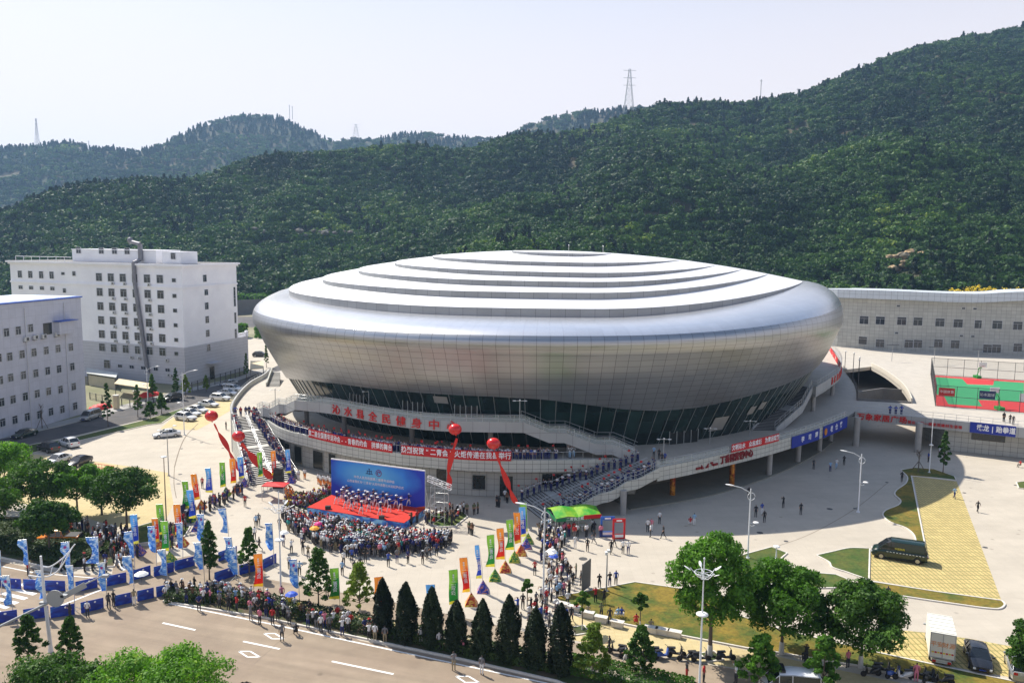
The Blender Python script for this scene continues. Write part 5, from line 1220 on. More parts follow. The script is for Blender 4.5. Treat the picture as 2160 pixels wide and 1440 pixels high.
for k,(bx,by,yt,w_) in enumerate(((808,1342,1221,38),(857,1354,1229,44),(912,1364,1240,42),(963,1373,1268,42),(1018,1388,1266,40),(1073,1396,1256,46),(1129,1408,1283,44),(1182,1420,1274,50))):
    cypress('%s dark cypress from the left in the roadside row'%ords[k],bx,by,yt,w_,80+k)
# hedges and flower masses
def hedge(name,label,pts,h,wd,m=None,n=None,zb=0.,seed=1,cat='hedge',kind=None,ls=.12):
    r=np.random.default_rng(seed); P=[at(x,y,zb) for x,y in pts]; L=sum((b-a).length for a,b in zip(P,P[1:])); n=n or int(L*wd*150); out=[];nr=[]
    seg=np.array([(b-a).length for a,b in zip(P,P[1:])]); idx=r.choice(len(seg),n,p=seg/seg.sum())
    A=np.array([p[:] for p in P[:-1]])[idx]; B=np.array([p[:] for p in P[1:]])[idx]; t=r.random(n)[:,None]; c=A+(B-A)*t; d=(B-A); d/=np.linalg.norm(d,axis=1)[:,None]; pn=np.stack([-d[:,1],d[:,0],d[:,2]*0],1)
    s=r.uniform(-1,1,n); side=r.random(n)<.4; s=np.where(side,np.sign(s),s); bump=.75+.4*fbm(c[:,0]*.9,c[:,1]*.9,3,seed); z=np.where(side,r.random(n)*h,h*(1-.12*s*s))*bump
    C=c+pn*(s*wd/2)[:,None]; C[:,2]=zb+z; N_=pn*np.where(side,s,s*.3)[:,None]+np.array([0,0,1])*np.where(side,.3,1)[:,None]
    V,F=leaf_quads(C,N_,ls,r); c0=P[0]; V=V-np.array(c0[:]); me=fast_mesh(name,V,F,m or fol_h); o=bpy.data.objects.new(name,me); COL.objects.link(o); o.location=c0; tag(o,label,cat)
    if kind: o['kind']=kind; 
    return o
hedge('clipped_hedge','long clipped hedge along the road median behind the standing crowd',[(352,1263),(450,1262),(560,1278),(700,1312),(860,1344),(1000,1376),(1190,1412)],.95,2.0,seed=2)
hedge('clipped_hedge','low green hedge right of the cypress row',[(1195,1405),(1260,1418),(1340,1436),(1460,1462)],.75,2.6,seed=3,m=fol_b)
hedge('clipped_hedge','dark hedge bed in front of the orange pickup',[(-60,1118),(40,1128),(130,1150),(205,1180)],1.0,5.,seed=4)
hedge('clipped_hedge','hedge strip at the far left beside the hedge bed',[(-60,1150),(60,1165),(170,1195)],.8,2.5,seed=5)
hedge('roadside_bushes','row of fresh green bushes at the foot of the hill behind the ramp',[(440,640),(500,645),(545,648),(600,650)],7.5,8,fol_a,n=5000,seed=6,cat='bushes',ls=.5)
hedge('round_bush','round green bush below the embankment left of the stadium',[(505,712),(520,712)],5.,5,fol_a,n=1500,seed=7,cat='bush',ls=.4)
hedge('round_bush','green bush squeezed against the stadium left rim',[(540,712),(556,712)],5.,4,fol_a,n=1200,seed=8,cat='bush',ls=.4)
hedge('green_bushes','mid green bushes rising behind the annex roof',[(1780,700),(1880,700),(1990,702)],15.5,8,fol_b,n=5200,seed=9,cat='bushes',ls=.5)
hedge('yellow_shrubs','bright yellow flowering shrubs above the annex parapet',[(1985,702),(2160,704),(2400,706)],18.4,5,fol_y,n=7000,seed=10,cat='shrubs',ls=.35)
hedge('planter_plants','leafy plants in the bed left of the stage',[(615,1048),(690,1058)],.6,2.,seed=12,cat='plants')
# stone edging blocks along the lawn
_a,_b=at(1205,1295),at(1572,1368); kang=math.atan2(_b.y-_a.y,_b.x-_a.x)
for k,(px,py) in enumerate(((1188,1283),(1210,1290),(1240,1302),(1268,1312),(1302,1322),(1373,1334),(1397,1338),(1423,1343))):
    p=at(px,py); b=MB(); b.box((0,0,.3),(1.1,.5,.5),kang); b.box((0,0,.58),(1.25,.62,.08),kang); o=b.build('stone_bench',kerb_m,loc=p); tag(o,'%s pale stone bench from the left along the lawn kerb'%['first','second','third','fourth','fifth','sixth','seventh','eighth'][k],'bench','stone benches along the lawn')
for px,py,lb in ((1223,1330,'square tree pit below the clipped corner tree'),(1500,1385,'square tree pit round the tallest lawn tree')):
    p=at(px,py); b=MB(); b.box((0,0,.06),(1.6,1.6,.12),.3); b.box((0,0,.125),(1.3,1.3,.02),.3,1); o=b.build('tree_pit',[kerb_m,soil],loc=p); tag(o,lb,'tree pit')
# ================================================================== LAMPS
lampw=mat('lamp_white',(.72,.74,.76),.4,var=.05); lampg=mat('lamp_grey',(.35,.36,.36),.5,var=.05); lens=mat('lamp_lens',(.8,.8,.78),.3,var=0)
def head(m,c,d,s=1.,mi=0):
    c=Vector(c); d=Vector(d).normalized(); rows=[]
    n=Vector((-d.y,d.x,0)).normalized()
    for t,r in ((0,.06),(.15,.17),(.5,.22),(.85,.15),(1.,.04)):
        q=c+d*t*1.0*s; rows.append([q+(n*math.cos(a)*r+Vector((0,0,1))*math.sin(a)*r*.35)*s for a in np.linspace(0,6.283,9)[:-1]])
    m.grid(rows,close=True,mi=mi); return m
def street_lamp(label,bx,by,ytop,dirx=-1,arm=2.1,low=True,m=None,group='street lamps with a ring',rz=0.):
    p=at(bx,by); h=atY(bx,ytop,p.y).z; e=empty('street_lamp',label,'street lamp',p,rz,group); m=m or lampw; s=dirx
    b=MB(); b.tube([(0,0,0),(0,0,.4),(0,0,h)],[.14,.10,.06],8); b.tube([(0,0,0),(0,0,.12)],.24,8); b.build('pole',m,e)
    b=MB(); b.tube([(0,0,h-.5),(s*arm*.5,0,h+.1),(s*arm,0,h+.35)],.045,6); b.tube([Vector((s*-.1,0,h-.9))+Vector((.42*math.cos(a),0,.42*math.sin(a))) for a in np.linspace(0,6.283,15)],.035,5,cap=False); b.build('arm',m,e)
    b=MB(); head(b,(s*arm*.9,0,h+.33),(s,0,.15),1.0); b.build('lamp_head',lens,e)
    if low:
        zl=h*.52; b=MB(); b.tube([(0,0,zl-.2),(-s*.25,0,zl-.45),(-s*.6,0,zl-.35)],.035,5); b.tube([(0,0,zl+.15),(-s*.1,0,zl-.05),(-s*.35,0,zl-.12)],.03,5); b.build('lower_arm',m,e)
        b=MB(); b.ball((-s*.75,0,zl-.02),.36,10,0,(1,1,.3)); b.build('lower_lamp',lens,e)
    return e
street_lamp('white street lamp with ring beside the leaf shaped path',1577,1177,1030)
street_lamp('white street lamp with ring in the middle of the shaded plaza',1810,1080,957)
street_lamp('white street lamp with ring beside the green tent queue',1146,1270,1070)
street_lamp('white street lamp by the parked white cars',389,917,785,1,group='street lamps by the left road')
street_lamp('white street lamp by the yard gate',312,848,776,1,group='street lamps by the left road')
def post_lamp(label,bx,by,ytop,kind='bulge',m=None):
    p=at(bx,by); h=atY(bx,ytop,p.y).z; e=empty('post_lamp',label,'lamp post',p); m=m or lampw; b=MB(); b.tube([(0,0,0),(0,0,.3),(0,0,h)],[.13,.09,.05],8); b.tube([(0,0,0),(0,0,.1)],.22,8)
    b.build('pole',m,e); b=MB()
    if kind=='bulge': b.ball((0,0,h*.52),.34,10,0,(1,1,.35))
    elif kind=='cap': b.ball((0,0,h),.32,10,0,(1.3,1.3,.35)); 
    elif kind=='twin':
        b.tube([(-1.1,0,h-.15),(0,0,h-.3),(1.1,0,h+.5)],.04,5); b.ball((-1.2,0,h-.15),.25,8,0,(1.4,1,.3)); b.ball((1.2,0,h+.55),.25,8,0,(1.4,1,.3))
    elif kind=='cctv': b.box((-.12,-.1,h-.25),(.25,.4,.3)); b.box((.15,.1,h-.1),(.25,.35,.25))
    b.build('lamp_head',lens,e); return e
post_lamp('tall white pole with disc beside the deck front letters',1960,997,883)
post_lamp('slim pole with flat cap lamp over the yellow parking bay',351,1099,963,'cap',mat('rusty_pole',(.35,.25,.18),.6)); post_lamp('slim pole with two small side lamps on the open plaza',356,1003,905,'twin',lampg)
post_lamp('camera pole at the edge of the front lawn',1279,1247,1160,'cctv',lampg); post_lamp('short white bollard lamp at the lawn tip',1637,1178,1152,'cap')
def star_lamp(label,x,y,h,zs,rz=0.):
    e=empty('crown_lamp',label,'street lamp',(x,y,0),rz,'tall lamps with a star of arms'); b=MB(); b.tube([(0,0,0),(0,0,.5),(0,0,h)],[.17,.10,.04],8); b.ball((0,0,h-.1),.09,6); b.build('pole',lampw,e)
    b=MB(); 
    for k in range(5):
        a=k*1.2566; c,s=math.cos(a),math.sin(a); b.tube([(0,0,zs-.5),(c*.45,s*.45,zs-.35),(c*1.05,s*1.05,zs+.3)],.032,5); b.tube([(0,0,zs),(c*.8,s*.8,zs+.05)],.02,4)
    for z,r in ((zs-.2,.38),(zs+.05,.7)): b.tube([(r*math.cos(a),r*math.sin(a),z) for a in np.linspace(0,6.283,17)],.022,5,cap=False)
    b.build('arm_crown',lampw,e)
    for k in range(5):
        a=k*1.2566; b=MB(); head(b,(math.cos(a)*1.0,math.sin(a)*1.0,zs+.1),(math.cos(a),math.sin(a),.55),.6); b.build('lamp_head',lens,e)
    b=MB(); b.ball((0,0,zs*.66),.5,10,0,(1.,1,.28)); b.build('disc',lens,e)
p=atY(1486,1175,60.); star_lamp('tall white lamp with crown of arms in front of the lawn trees',p.x,p.y,p.z,atY(1484,1208,60).z,.3)
p=at(593,1264); star_lamp('white lamp with crown of arms beside the stage audience',p.x,p.y,atY(586,1036,p.y).z,atY(586,1072,p.y).z)
# deck lamps (T shaped)
def deck_lamp(label,bx,by,yt,z=PZ):
    p=at(bx,by,z); h=max(2.5,min(5,atY(bx,yt,p.y).z-z)); e=empty('deck_lamp',label,'lamp post',p,0,'T shaped lamps on the podium'); b=MB(); b.tube([(0,0,0),(0,0,h)],.06,6); b.build('pole',lampg,e); b=MB(); b.tube([(-.8,0,h),(.8,0,h)],.03,4); b.ball((0,0,h+.08),.14,6)
    for s in (-1,1): b.ball((s*.75,0,h),.3,8,0,(1,1,.2))
    b.build('lamp_head',lens,e)
for lb,bx,by,yt,z in (('T lamp beside the right end of the lettered walkway',1096,900,845,WF),('T lamp behind the descending walkway stair',1236,935,883,PZ),('T lamp at the top of the big right stair',1399,978,926,PZ),('T lamp on the right deck nearest the glass doors',1497,938,912,PZ),('T lamp just left of the terrace stair',1581,921,898,PZ),('T lamp above the middle red letters',870,868,836,WF),('T lamp above the right red letters',985,872,840,WF),('T lamp above the left red letters',778,860,829,WF),('bent lamp where the sunny ramp meets the walkway stair',581,855,822,PZ)): deck_lamp(lb,bx,by,yt,z)
for k,(bx,by,yt) in enumerate(((1782,775,742),(1798,806,746),(1808,842,760),(1811,800,755))):
    p=at(bx,by,PZ); e=empty('globe_lamp','globe topped dark lamp pole number %s from the left by the curved railing'%['one','two','three','four'][k],'lamp post',p,0,'dark poles by the curved railing'); h=atY(bx,yt,p.y).z-PZ; b=MB(); b.tube([(0,0,0),(0,0,h)],.07,6); b.build('pole',irn,e); b=MB(); b.ball((0,0,h+.1),.2,8); b.build('globe',lens,e)
for k,(bx,by,yt) in enumerate(((1881,762,727),(1970,768,732),(2062,775,737),(2159,782,741))):
    p=at(bx,by,PZ); e=empty('plaza_lamp','%s slim twin lamp from the left in front of the annex'%['first','second','third','fourth'][k],'lamp post',p,0,'twin lamps before the annex'); h=atY(bx,yt,p.y).z-PZ; b=MB(); b.tube([(0,0,0),(0,0,h)],.06,6); b.build('pole',lampg,e); b=MB(); b.box((0,0,h),(3.2,.3,.12)); b.build('lamp_bar',irn,e)
# gantry with camera arm, bottom left
p=at(107,1374); e=empty('traffic_gantry','tall white pole with curved ladder arm and long signal arm at bottom left','traffic pole',p)
H_=atY(97,1172,p.y).z; b=MB(); b.tube([(0,0,0),(0,0,.6),(-.25,0,H_*.6),(-.35,0,H_)],[.22,.16,.13,.09],8); b.build('pole',lampw,e)
def loc(px,py,dy=0.): q=atY(px,py,p.y+dy); return q-p
b=MB(); 
A1=[loc(60,1213),loc(98,1216),loc(125,1200),loc(148,1162)]; A2=[loc(78,1205),loc(98,1208),loc(128,1188),loc(152,1160)]
A1=smooth_path([tuple(q) for q in A1],4); A2=smooth_path([tuple(q+Vector((0,.5,.35))) for q in A2],4); b.tube(A1,.06,5); b.tube(A2,.06,5)
for q,r_ in list(zip(A1,A2))[2::3]: b.tube([q,r_],.04,4)
b.build('curved_arm',lampw,e)
b=MB(); b.tube([loc(-10,1325,-2),loc(103,1270),loc(165,1238,.6),loc(228,1208,1.2)],[.11,.11,.08,.05],6); b.build('signal_arm',lampg,e)
b=MB(); q=loc(116,1262,-.15); b.tube([q,q+Vector((0,.08,0))],.75,16); b.build('round_sign_back',lampg,e)
b=MB(); q=loc(155,1246,.4); b.box(q,(2.4,.12,.5),0,rx=Matrix.Rotation(R(-29),3,'Y')); b.build('sign_back',lampg,e)
for a in ((90,1265),(135,1250),(222,1208)): b=MB(); q=loc(*a); b.box(q+Vector((0,0,-.25)),(.5,.3,.22)); b.build('camera',lampg,e)
# pylons and masts on the hills
def pylon(label,px,py0,py1,Y,wpx,arms=3):
    a=atY(px,py0,Y); t=atY(px,py1,Y); h=t.z-a.z; w_=wpx*Y/FPX/2; e=empty('lattice_pylon',label,'pylon',a,0,'pylons on the ridges'); b=MB(); th=.009*h
    n=7; L=lambda f:(w_*(1-f)**1.2+w_*.22)
    for sx,sy in ((-1,-1),(1,-1),(1,1),(-1,1)): b.tube([(sx*L(f),sy*L(f),h*f) for f in np.linspace(0,1,n+1)],th*.5,4)
    for k in range(n):
        f0,f1=k/n,(k+1)/n
        for (sx,sy),(tx,ty) in (((-1,-1),(1,-1)),((1,-1),(1,1)),((1,1),(-1,1)),((-1,1),(-1,-1))):
            b.tube([(sx*L(f0),sy*L(f0),h*f0),(tx*L(f1),ty*L(f1),h*f1)],th*.28,3,cap=False); b.tube([(tx*L(f0),ty*L(f0),h*f0),(sx*L(f1),sy*L(f1),h*f1)],th*.28,3,cap=False); b.tube([(sx*L(f1),sy*L(f1),h*f1),(tx*L(f1),ty*L(f1),h*f1)],th*.28,3,cap=False)
    b.build('lattice',lampg,e)
    if arms:
        b=MB()
        for k in range(arms): z=h*(.97-.17*k); b.tube([(-w_*1.5,0,z),(w_*1.5,0,z)],th*.5,4)
        b.build('cross_arms',lampg,e)
pylon('tallest lattice pylon on the saddle right of centre',1326,238,146,1250,17); pylon('lattice pylon in the gap between the far hills',751,296,262,1700,12); pylon('faint pylon on the far left ridge',79,308,250,1450,6,2)
def mast(label,px,py0,py1,Y,r=.35,n=1):
    a=atY(px,py0,Y); t=atY(px,py1,Y); e=empty('mast',label,'mast',a,0,'thin masts on the ridges'); b=MB(); b.tube([(0,0,0),(0,0,t.z-a.z)],r,4); b.build('pole',lampg,e); b=MB(); b.tube([(-1.5,0,(t.z-a.z)*.93),(1.5,0,(t.z-a.z)*.93)],r*.6,4); b.build('crossbar',lampg,e)
for lb,a,b_,c,d,r_ in (('taller thin mast on the middle ridge',1604,212,168,860,.35),('shorter thin mast right of the taller one',1682,212,187,850,.35),('left aerial on top of the rounded far hill',611,250,222,1700,.5),('right aerial on top of the rounded far hill',617,252,224,1700,.5),('small mast on the left far ridge',188,318,297,1450,.5)): mast(lb,a,b_,c,d,r_)
# ================================================================== VEHICLES
paints={}
def paint(n,c,metal=.0,rough=.25): return mat('paint_'+n,c,rough,metal=metal,var=.02,coat=.6,spec=.5)
tyre=mat('tyre',(.02,.02,.02),.8); rim_=mat('rim',(.4,.4,.41),.35,metal=.8); glass_c=mat('car_glass',(.012,.016,.02),.06,var=0,spec=.8); hl=mat('headlight',(.75,.78,.8),.15,var=0); tl_=mat('tail_light',(.45,.01,.01),.3,var=0); plate=mat('plate_blue',(.02,.06,.4),.5,var=0); trim=mat('black_trim',(.02,.02,.022),.5)
def loft(m,st,sec,mi=0,cap=True):
    rows=[sec(*s) for s in st]; m.grid(rows,mi=mi,close=False)
    if cap: m.face(rows[0],mi=mi,sm=False); m.face(rows[-1][::-1],mi=mi,sm=False)
def car_shape(e,L,W,body,cab,pm,wheels,wr=.33,gl=None,roofm=None,lowm=None):
    """front is +x. body: [(x,ztop)]; cab: [(x,z_roof,inset)]; all real metres"""
    hw=W/2; m=MB()
    def sec(x,zt):
        t=abs(x)/(L/2); wv=hw*(1-.16*max(0,t-.72)/.28*1.); wv=max(wv,hw*.8); zb=.22+.10*max(0,t-.8)/.2
        return [Vector((x,-wv*.93,zb)),Vector((x,-wv,zb+.15)),Vector((x,-wv,zt*.72)),Vector((x,-wv*.96,zt-.06)),Vector((x,-wv*.86,zt)),Vector((x,0,zt+.03)),Vector((x,wv*.86,zt)),Vector((x,wv*.96,zt-.06)),Vector((x,wv,zt*.72)),Vector((x,wv,zb+.15)),Vector((x,wv*.93,zb)),Vector((x,-wv*.93,zb))]
    loft(m,body,sec); m.build('body',pm,e)
    belt=np.interp; bx=[b[0] for b in body][::-1]; bz=[b[1] for b in body][::-1]
    def sec2(x,z,k):
        zb=float(np.interp(x,bx,bz))-.02; wv=hw*.93; wt=hw*k; z=max(z,zb+.01)
        return [Vector((x,-wv,zb)),Vector((x,-wt,zb+(z-zb)*.93)),Vector((x,-wt*.85,z)),Vector((x,wt*.85,z)),Vector((x,wt,zb+(z-zb)*.93)),Vector((x,wv,zb))]
    m=MB(); rows=[sec2(*s) for s in cab]; m.grid(rows,sm=False); m.build('windows',gl or glass_c,e)
    # roof panel and pillars
    m=MB(); top=[i for i,s in enumerate(cab) if s[1]>=max(c[1] for c in cab)-.10]; i0,i1=top[0],top[-1]
    rr=[]
    for i in range(i0,i1+1):
        a=rows[i]; rr.append([a[1]+Vector((0,-.015,-.02)),a[2]+Vector((0,0,.025)),(a[2]+a[3])/2+Vector((0,0,.05)),a[3]+Vector((0,0,.025)),a[4]+Vector((0,.015,-.02))])
    m.grid(rr); m.build('roof',roofm or pm,e)
    m=MB()
    for i in (range(0,len(rows))):
        for a,b_ in ((rows[i][0],rows[i][1]),(rows[i][5],rows[i][4])):
            if (a-b_).length>.15: s=1 if a.y>0 else -1; m.tube([a+Vector((0,s*.012,0)),b_+Vector((0,s*.012,0))],.035,4)
    for i in (0,len(rows)-2):
        for j,k in ((1,1),(4,4),(0,0),(5,5)):
            m.tube([rows[i][j],rows[i+1][k]],.04,4)
    m.build('pillars',pm,e)
    for x in wheels:
        for s in (-1,1):
            w_=MB(); y=s*(hw-.11); w_.tube([(x,y-.11,wr),(x,y+.11,wr)],wr,14); o=w_.build('wheel',tyre,e); r_=MB(); r_.tube([(x,y+s*.112,wr),(x,y+s*.125,wr)],wr*.62,12); o2=r_.build('rim',rim_); o2.parent=o
    xf,xr=body[0][0],body[-1][0]
    if xf<xr: xf,xr=xr,xf
    zf=float(np.interp(xf,bx,bz)); zr=float(np.interp(xr,bx,bz))
    for s in (-1,1):
        h_=MB(); h_.box((xf-.06,s*hw*.62,zf-.12),(.2,hw*.36,.16),-s*.25); h_.build('headlight',hl,e)
        h_=MB(); h_.box((xr+.04,s*hw*.64,zr-.17),(.14,hw*.3,.2)); h_.build('tail_light',tl_,e)
        h_=MB(); h_.box((cab[0][0]-.25,s*(hw+.08),float(np.interp(cab[0][0]-.3,bx,bz))+.08),(.14,.2,.14)); h_.build('mirror',pm,e)
    h_=MB(); h_.box((xf+.02,0,.45),(.06,.5,.14)); h_.build('number_plate',plate,e)
    h_=MB(); h_.box((xf-.0,0,.52),(.10,W*.55,.16)); h_.box((0,0,.24),(L*.86,W*.9,.14)); h_.build('lower_trim',trim,e)
def sedan(e,pm,**k): car_shape(e,4.65,1.8,[(2.3,.62),(2.1,.72),(1.1,.88),(.9,.92),(-1.4,.98),(-2.15,.96),(-2.3,.82)],[(1.15,.90,.9),(.35,1.40,.70),(-.3,1.46,.68),(-.95,1.40,.70),(-1.75,.98,.85)],pm,(1.42,-1.38),**k)
def suv(e,pm,**k): car_shape(e,4.6,1.86,[(2.28,.72),(2.1,.88),(1.15,1.02),(.9,1.05),(-1.8,1.1),(-2.25,1.05)],[(1.15,1.04,.9),(.45,1.60,.74),(-.4,1.68,.74),(-1.55,1.62,.74),(-2.15,1.1,.85)],pm,(1.38,-1.36),wr=.36,**k)
def minibus(e,pm,**k): car_shape(e,4.9,1.75,[(2.4,.75),(2.3,.95),(1.75,1.10),(-2.3,1.14),(-2.42,1.0)],[(2.0,1.08,.9),(1.2,1.86,.82),(.2,1.95,.82),(-1.9,1.93,.82),(-2.36,1.15,.86)],pm,(1.55,-1.5),**k)
def van(e,pm,**k): car_shape(e,5.7,1.98,[(2.82,.8),(2.7,1.0),(2.1,1.18),(-2.75,1.25),(-2.84,1.1)],[(2.2,1.16,.9),(1.35,2.02,.86),(.9,2.22,.84),(-2.5,2.24,.84),(-2.8,1.3,.9)],pm,(1.85,-1.85),wr=.36,**k)
CARS={}
def vehicle(kind,col,name,label,px,py,head_px,cat='car',group=None,fn=None,**kw):
    """(px,py) centre on the ground; head_px: photo point the bonnet faces"""
    p=at(px,py); q=at(*head_px); a=math.atan2(q.y-p.y,q.x-p.x); key=(kind,col,name)
    if key in CARS: o=copy_tree(CARS[key],p,a,label)
    else:
        o=empty(name,label,cat,p,a,group); (fn or dict(sedan=sedan,suv=suv,minibus=minibus,van=van)[kind])(o,paint(*PC[col]),**kw); CARS[key]=o
    if group: o['group']=group
    return o
PC=dict(white=('white',(.72,.73,.74)),silver=('silver',(.42,.44,.46),.5),black=('black',(.012,.012,.014)),green=('postal_green',(.004,.022,.014)),dgreen=('dark_green',(.01,.03,.02)),orange=('orange',(.75,.22,.01)),grey=('grey_white',(.5,.52,.52)))
W_='white cars parked beside the ramp'
vehicle('suv','white','parked_car','white SUV at the front of the row beside the ramp',392,886,(440,892),group=W_)
vehicle('sedan','white','parked_car','white sedan second in the row beside the ramp',402,876,(450,882),group=W_)
vehicle('sedan','white','parked_car','white sedan third in the row beside the ramp',417,869,(465,875),group=W_)
vehicle('sedan','white','parked_car','white sedan fourth in the row with its side fully visible',440,857,(490,862),group=W_)
vehicle('suv','white','parked_car','white SUV fifth in the row nearest the ramp wall',465,844,(515,848),group=W_)
vehicle('sedan','white','parked_car','white sedan sixth in the row half behind the ramp wall',480,833,(530,836),group=W_)
vehicle('suv','white','parked_car','white SUV last in the row behind the ramp wall',492,825,(540,828),group=W_)
vehicle('sedan','white','parked_car','white sedan parked alone on the open plaza',352,921,(300,926))
vehicle('suv','black','parked_car','dark car on the sunny forecourt behind the open shelter',549,752,(590,752))
vehicle('sedan','silver','moving_car','silver sedan on the street behind the ramp row',482,813,(430,822))
vehicle('suv','black','parked_car','black hatchback on the street by the roadside lawn',364,845,(310,855))
vehicle('sedan','dgreen','parked_car','dark sedan in the shade of the tiled block',52,921,(0,935))
vehicle('minibus','silver','minibus','silver minibus at the corner of the tiled block',192,884,(150,898),cat='minibus')
vehicle('suv','black','parked_car','black and silver SUV beside a white one on the car park',102,951,(60,940),lowm=None)
vehicle('suv','white','parked_car','white SUV seen from behind on the car park',146,941,(112,930))
vehicle('sedan','white','parked_car','white sedan pointing left next to a black sedan',122,976,(75,992))
vehicle('sedan','black','parked_car','black sedan on the yellow parking next to a white one',167,980,(122,997))
vehicle('sedan','white','parked_car','white car half hidden by leaves at the left edge',8,1050,(-60,1062))
v=vehicle('van','green','postal_van','dark green postal van parked on the yellow bay',1896,1178,(1800,1163),cat='van',gl=glass_c)
# blank green sides above the belt for the cargo part
m=MB(); 
for s in (-1,1): m.face([(-2.55,s*.945,1.22),(.55,s*.945,1.22),(.55,s*.855,2.12),(-2.45,s*.855,2.12)][::s])
m.build('side_panel',paint(*PC['green']),v)
m=MB(); 
for k in range(12): 
    for s in (-1,1): m.box((-2.4+k*.33,s*.995,1.0),(.18,.02,.05))
m.build('dashed_stripe',white_t,v)
V,F=text_mesh('中国邮政',.26,.0); m=MB(); m.arrays([(-v_[0]*-1*-1+.0,1.0,1.45+v_[1]) for v_ in V],F); m.arrays([(v_[0]*1,-.99,1.45+v_[1]) for v_ in V],F)
m.build('lettering',mat('postal_yellow',(.7,.6,.05),.5),v)
def boxtruck(e,pm,**k):
    car_shape(e,5.6,1.8,[(2.75,.8),(2.7,1.1),(2.5,1.25),(1.2,1.25),(1.1,.6),(-2.75,.6)],[(2.62,1.2,.9),(2.2,1.95,.85),(1.3,2.0,.85),(1.22,1.2,.9)],pm,(2.0,-1.7),wr=.34)
    m=MB(); m.box((-.85,0,1.85),(3.9,1.95,2.2)); m.build('cargo_box',mat('truck_box',(.70,.68,.60),.5,var=.08,scale=1.5),e)
    m=MB(); 
    for x in (-2.82,): m.box((x,0,1.85),(.03,.05,2.1)); m.box((x,.93,1.85),(.04,.06,2.2)); m.box((x,-.93,1.85),(.04,.06,2.2)); m.box((x,0,2.93),(.04,1.95,.06)); m.box((x,0,.78),(.04,1.95,.06))
    for k in range(6): m.box((-2.6+k*.7,0,2.96),(.04,1.95,.03))
    m.build('door_frame',lampg,e)
    m=MB()
    for k in range(8): m.box((-2.84,-.75+k*.21,1.25),(.02,.16,.12),mi=k%2)
    m.build('warning_stripe',[red_sign,mat('sign_yellow',(.8,.6,.05),.5)],e)
    t=MB()
    for s,ch in ((-1,'财源'),(1,'平安')): V,F=text_mesh(ch,.5,.0); t.arrays([(-2.85,s*.45-v_[0]*1.,1.95+v_[1]) for v_ in V],F)
    t.build('door_lettering',mat('orange_letters',(.75,.25,.03),.5),e)
vehicle('box','grey','box_truck','white box truck parked tail towards the road',1979,1374,(1966,1310),cat='truck',fn=boxtruck)
vehicle('sedan','black','parked_car','black sedan facing the camera beside the white box truck',2062,1395,(2085,1460))
vehicle('suv','silver','parked_car','silver SUV cut by the right edge of the photo',2150,1418,(2128,1350))
v=vehicle('minibus','white','ambulance_van','white van with roof bar behind the young trees at the bottom',1672,1462,(1560,1452),cat='van')
m=MB(); m.box((.9,0,2.08),(.35,1.2,.16)); m.build('roof_bar',trim,v)
def pickup(e,pm,**k):
    car_shape(e,4.8,1.85,[(2.4,.8),(2.2,1.0),(1.2,1.12),(.9,1.15),(-.6,1.15),(-.7,1.1),(-2.4,1.1)],[(1.2,1.13,.9),(.85,1.75,.78),(0,1.82,.78),(-.6,1.78,.78),(-.8,1.15,.85)],pm,(1.5,-1.5),wr=.42,roofm=mat('paint_yellow',(.8,.42,.02),.35))
    m=MB(); m.box((-1.6,0,1.14),(1.4,1.5,.03)); m.build('bed',trim,e); m=MB(); m.ball((2.45,0,.9),.05); m.tube([(-2.45,0,1.),(-2.62,0,1.)],.38,12); m.build('spare_wheel',tyre,e)
vehicle('pickup','orange','off_road_pickup','orange off-road pickup with yellow roof under the trees',126,1146,(60,1146),cat='pickup',fn=pickup)
# red cage trailer
p=at(212,1008); e=empty('cage_trailer','red metal cage trailer on the yellow car park','trailer',p,-.35); b=MB()
for z in (.3,.8,1.3,1.8): b.tube([(-1.8,-.9,z),(1.8,-.9,z),(1.8,.9,z),(-1.8,.9,z),(-1.8,-.9,z)],.04,4)
for x in np.linspace(-1.8,1.8,7):
    for y in (-.9,.9): b.tube([(x,y,.3),(x,y,1.8)],.035,4)
b.build('cage',red_sign,e)
for s in (-1,1): b=MB(); b.tube([(0,s*.95,.28),(0,s*1.1,.28)],.28,10); b.build('wheel',tyre,e)
# scooters / motorbikes
def make_scooter(label,loc,a,col,group):
    e=empty('scooter',label,'scooter',loc,a,group); m_=mat('scooter_'+col[0],col[1],.35,coat=.4)
    b=MB(); b.grid([[Vector((x,-w_,z0)),Vector((x,-w_,z1)),Vector((x,w_,z1)),Vector((x,w_,z0)),Vector((x,-w_,z0))] for x,w_,z0,z1 in ((-.75,.08,.45,.72),(-.5,.16,.35,.78),(-.1,.15,.28,.62),(.1,.15,.26,.34),(.35,.15,.26,.36),(.45,.16,.3,.85),(.52,.1,.35,.95))]); b.build('body',m_,e)
    b=MB(); b.box((-.38,0,.82),(.7,.26,.10)); b.build('seat',trim,e)
    b=MB(); b.tube([(.5,0,.9),(.42,0,1.08)],.03,5); b.tube([(.36,-.33,1.1),(.42,0,1.06),(.36,.33,1.1)],.022,5); b.build('handlebar',trim,e)
    for x in (-.6,.68): b=MB(); b.tube([(x,-.05,.25),(x,.05,.25)],.25,12); b.build('wheel',tyre,e)
    b=MB(); b.tube([(.5,0,.8),(.68,0,.25)],.03,5); b.build('fork',rim_,e)
    return e
scols=[('black',(.02,.02,.02)),('red',(.4,.02,.02)),('white',(.6,.6,.6)),('blue',(.03,.08,.3))]; protoS={}
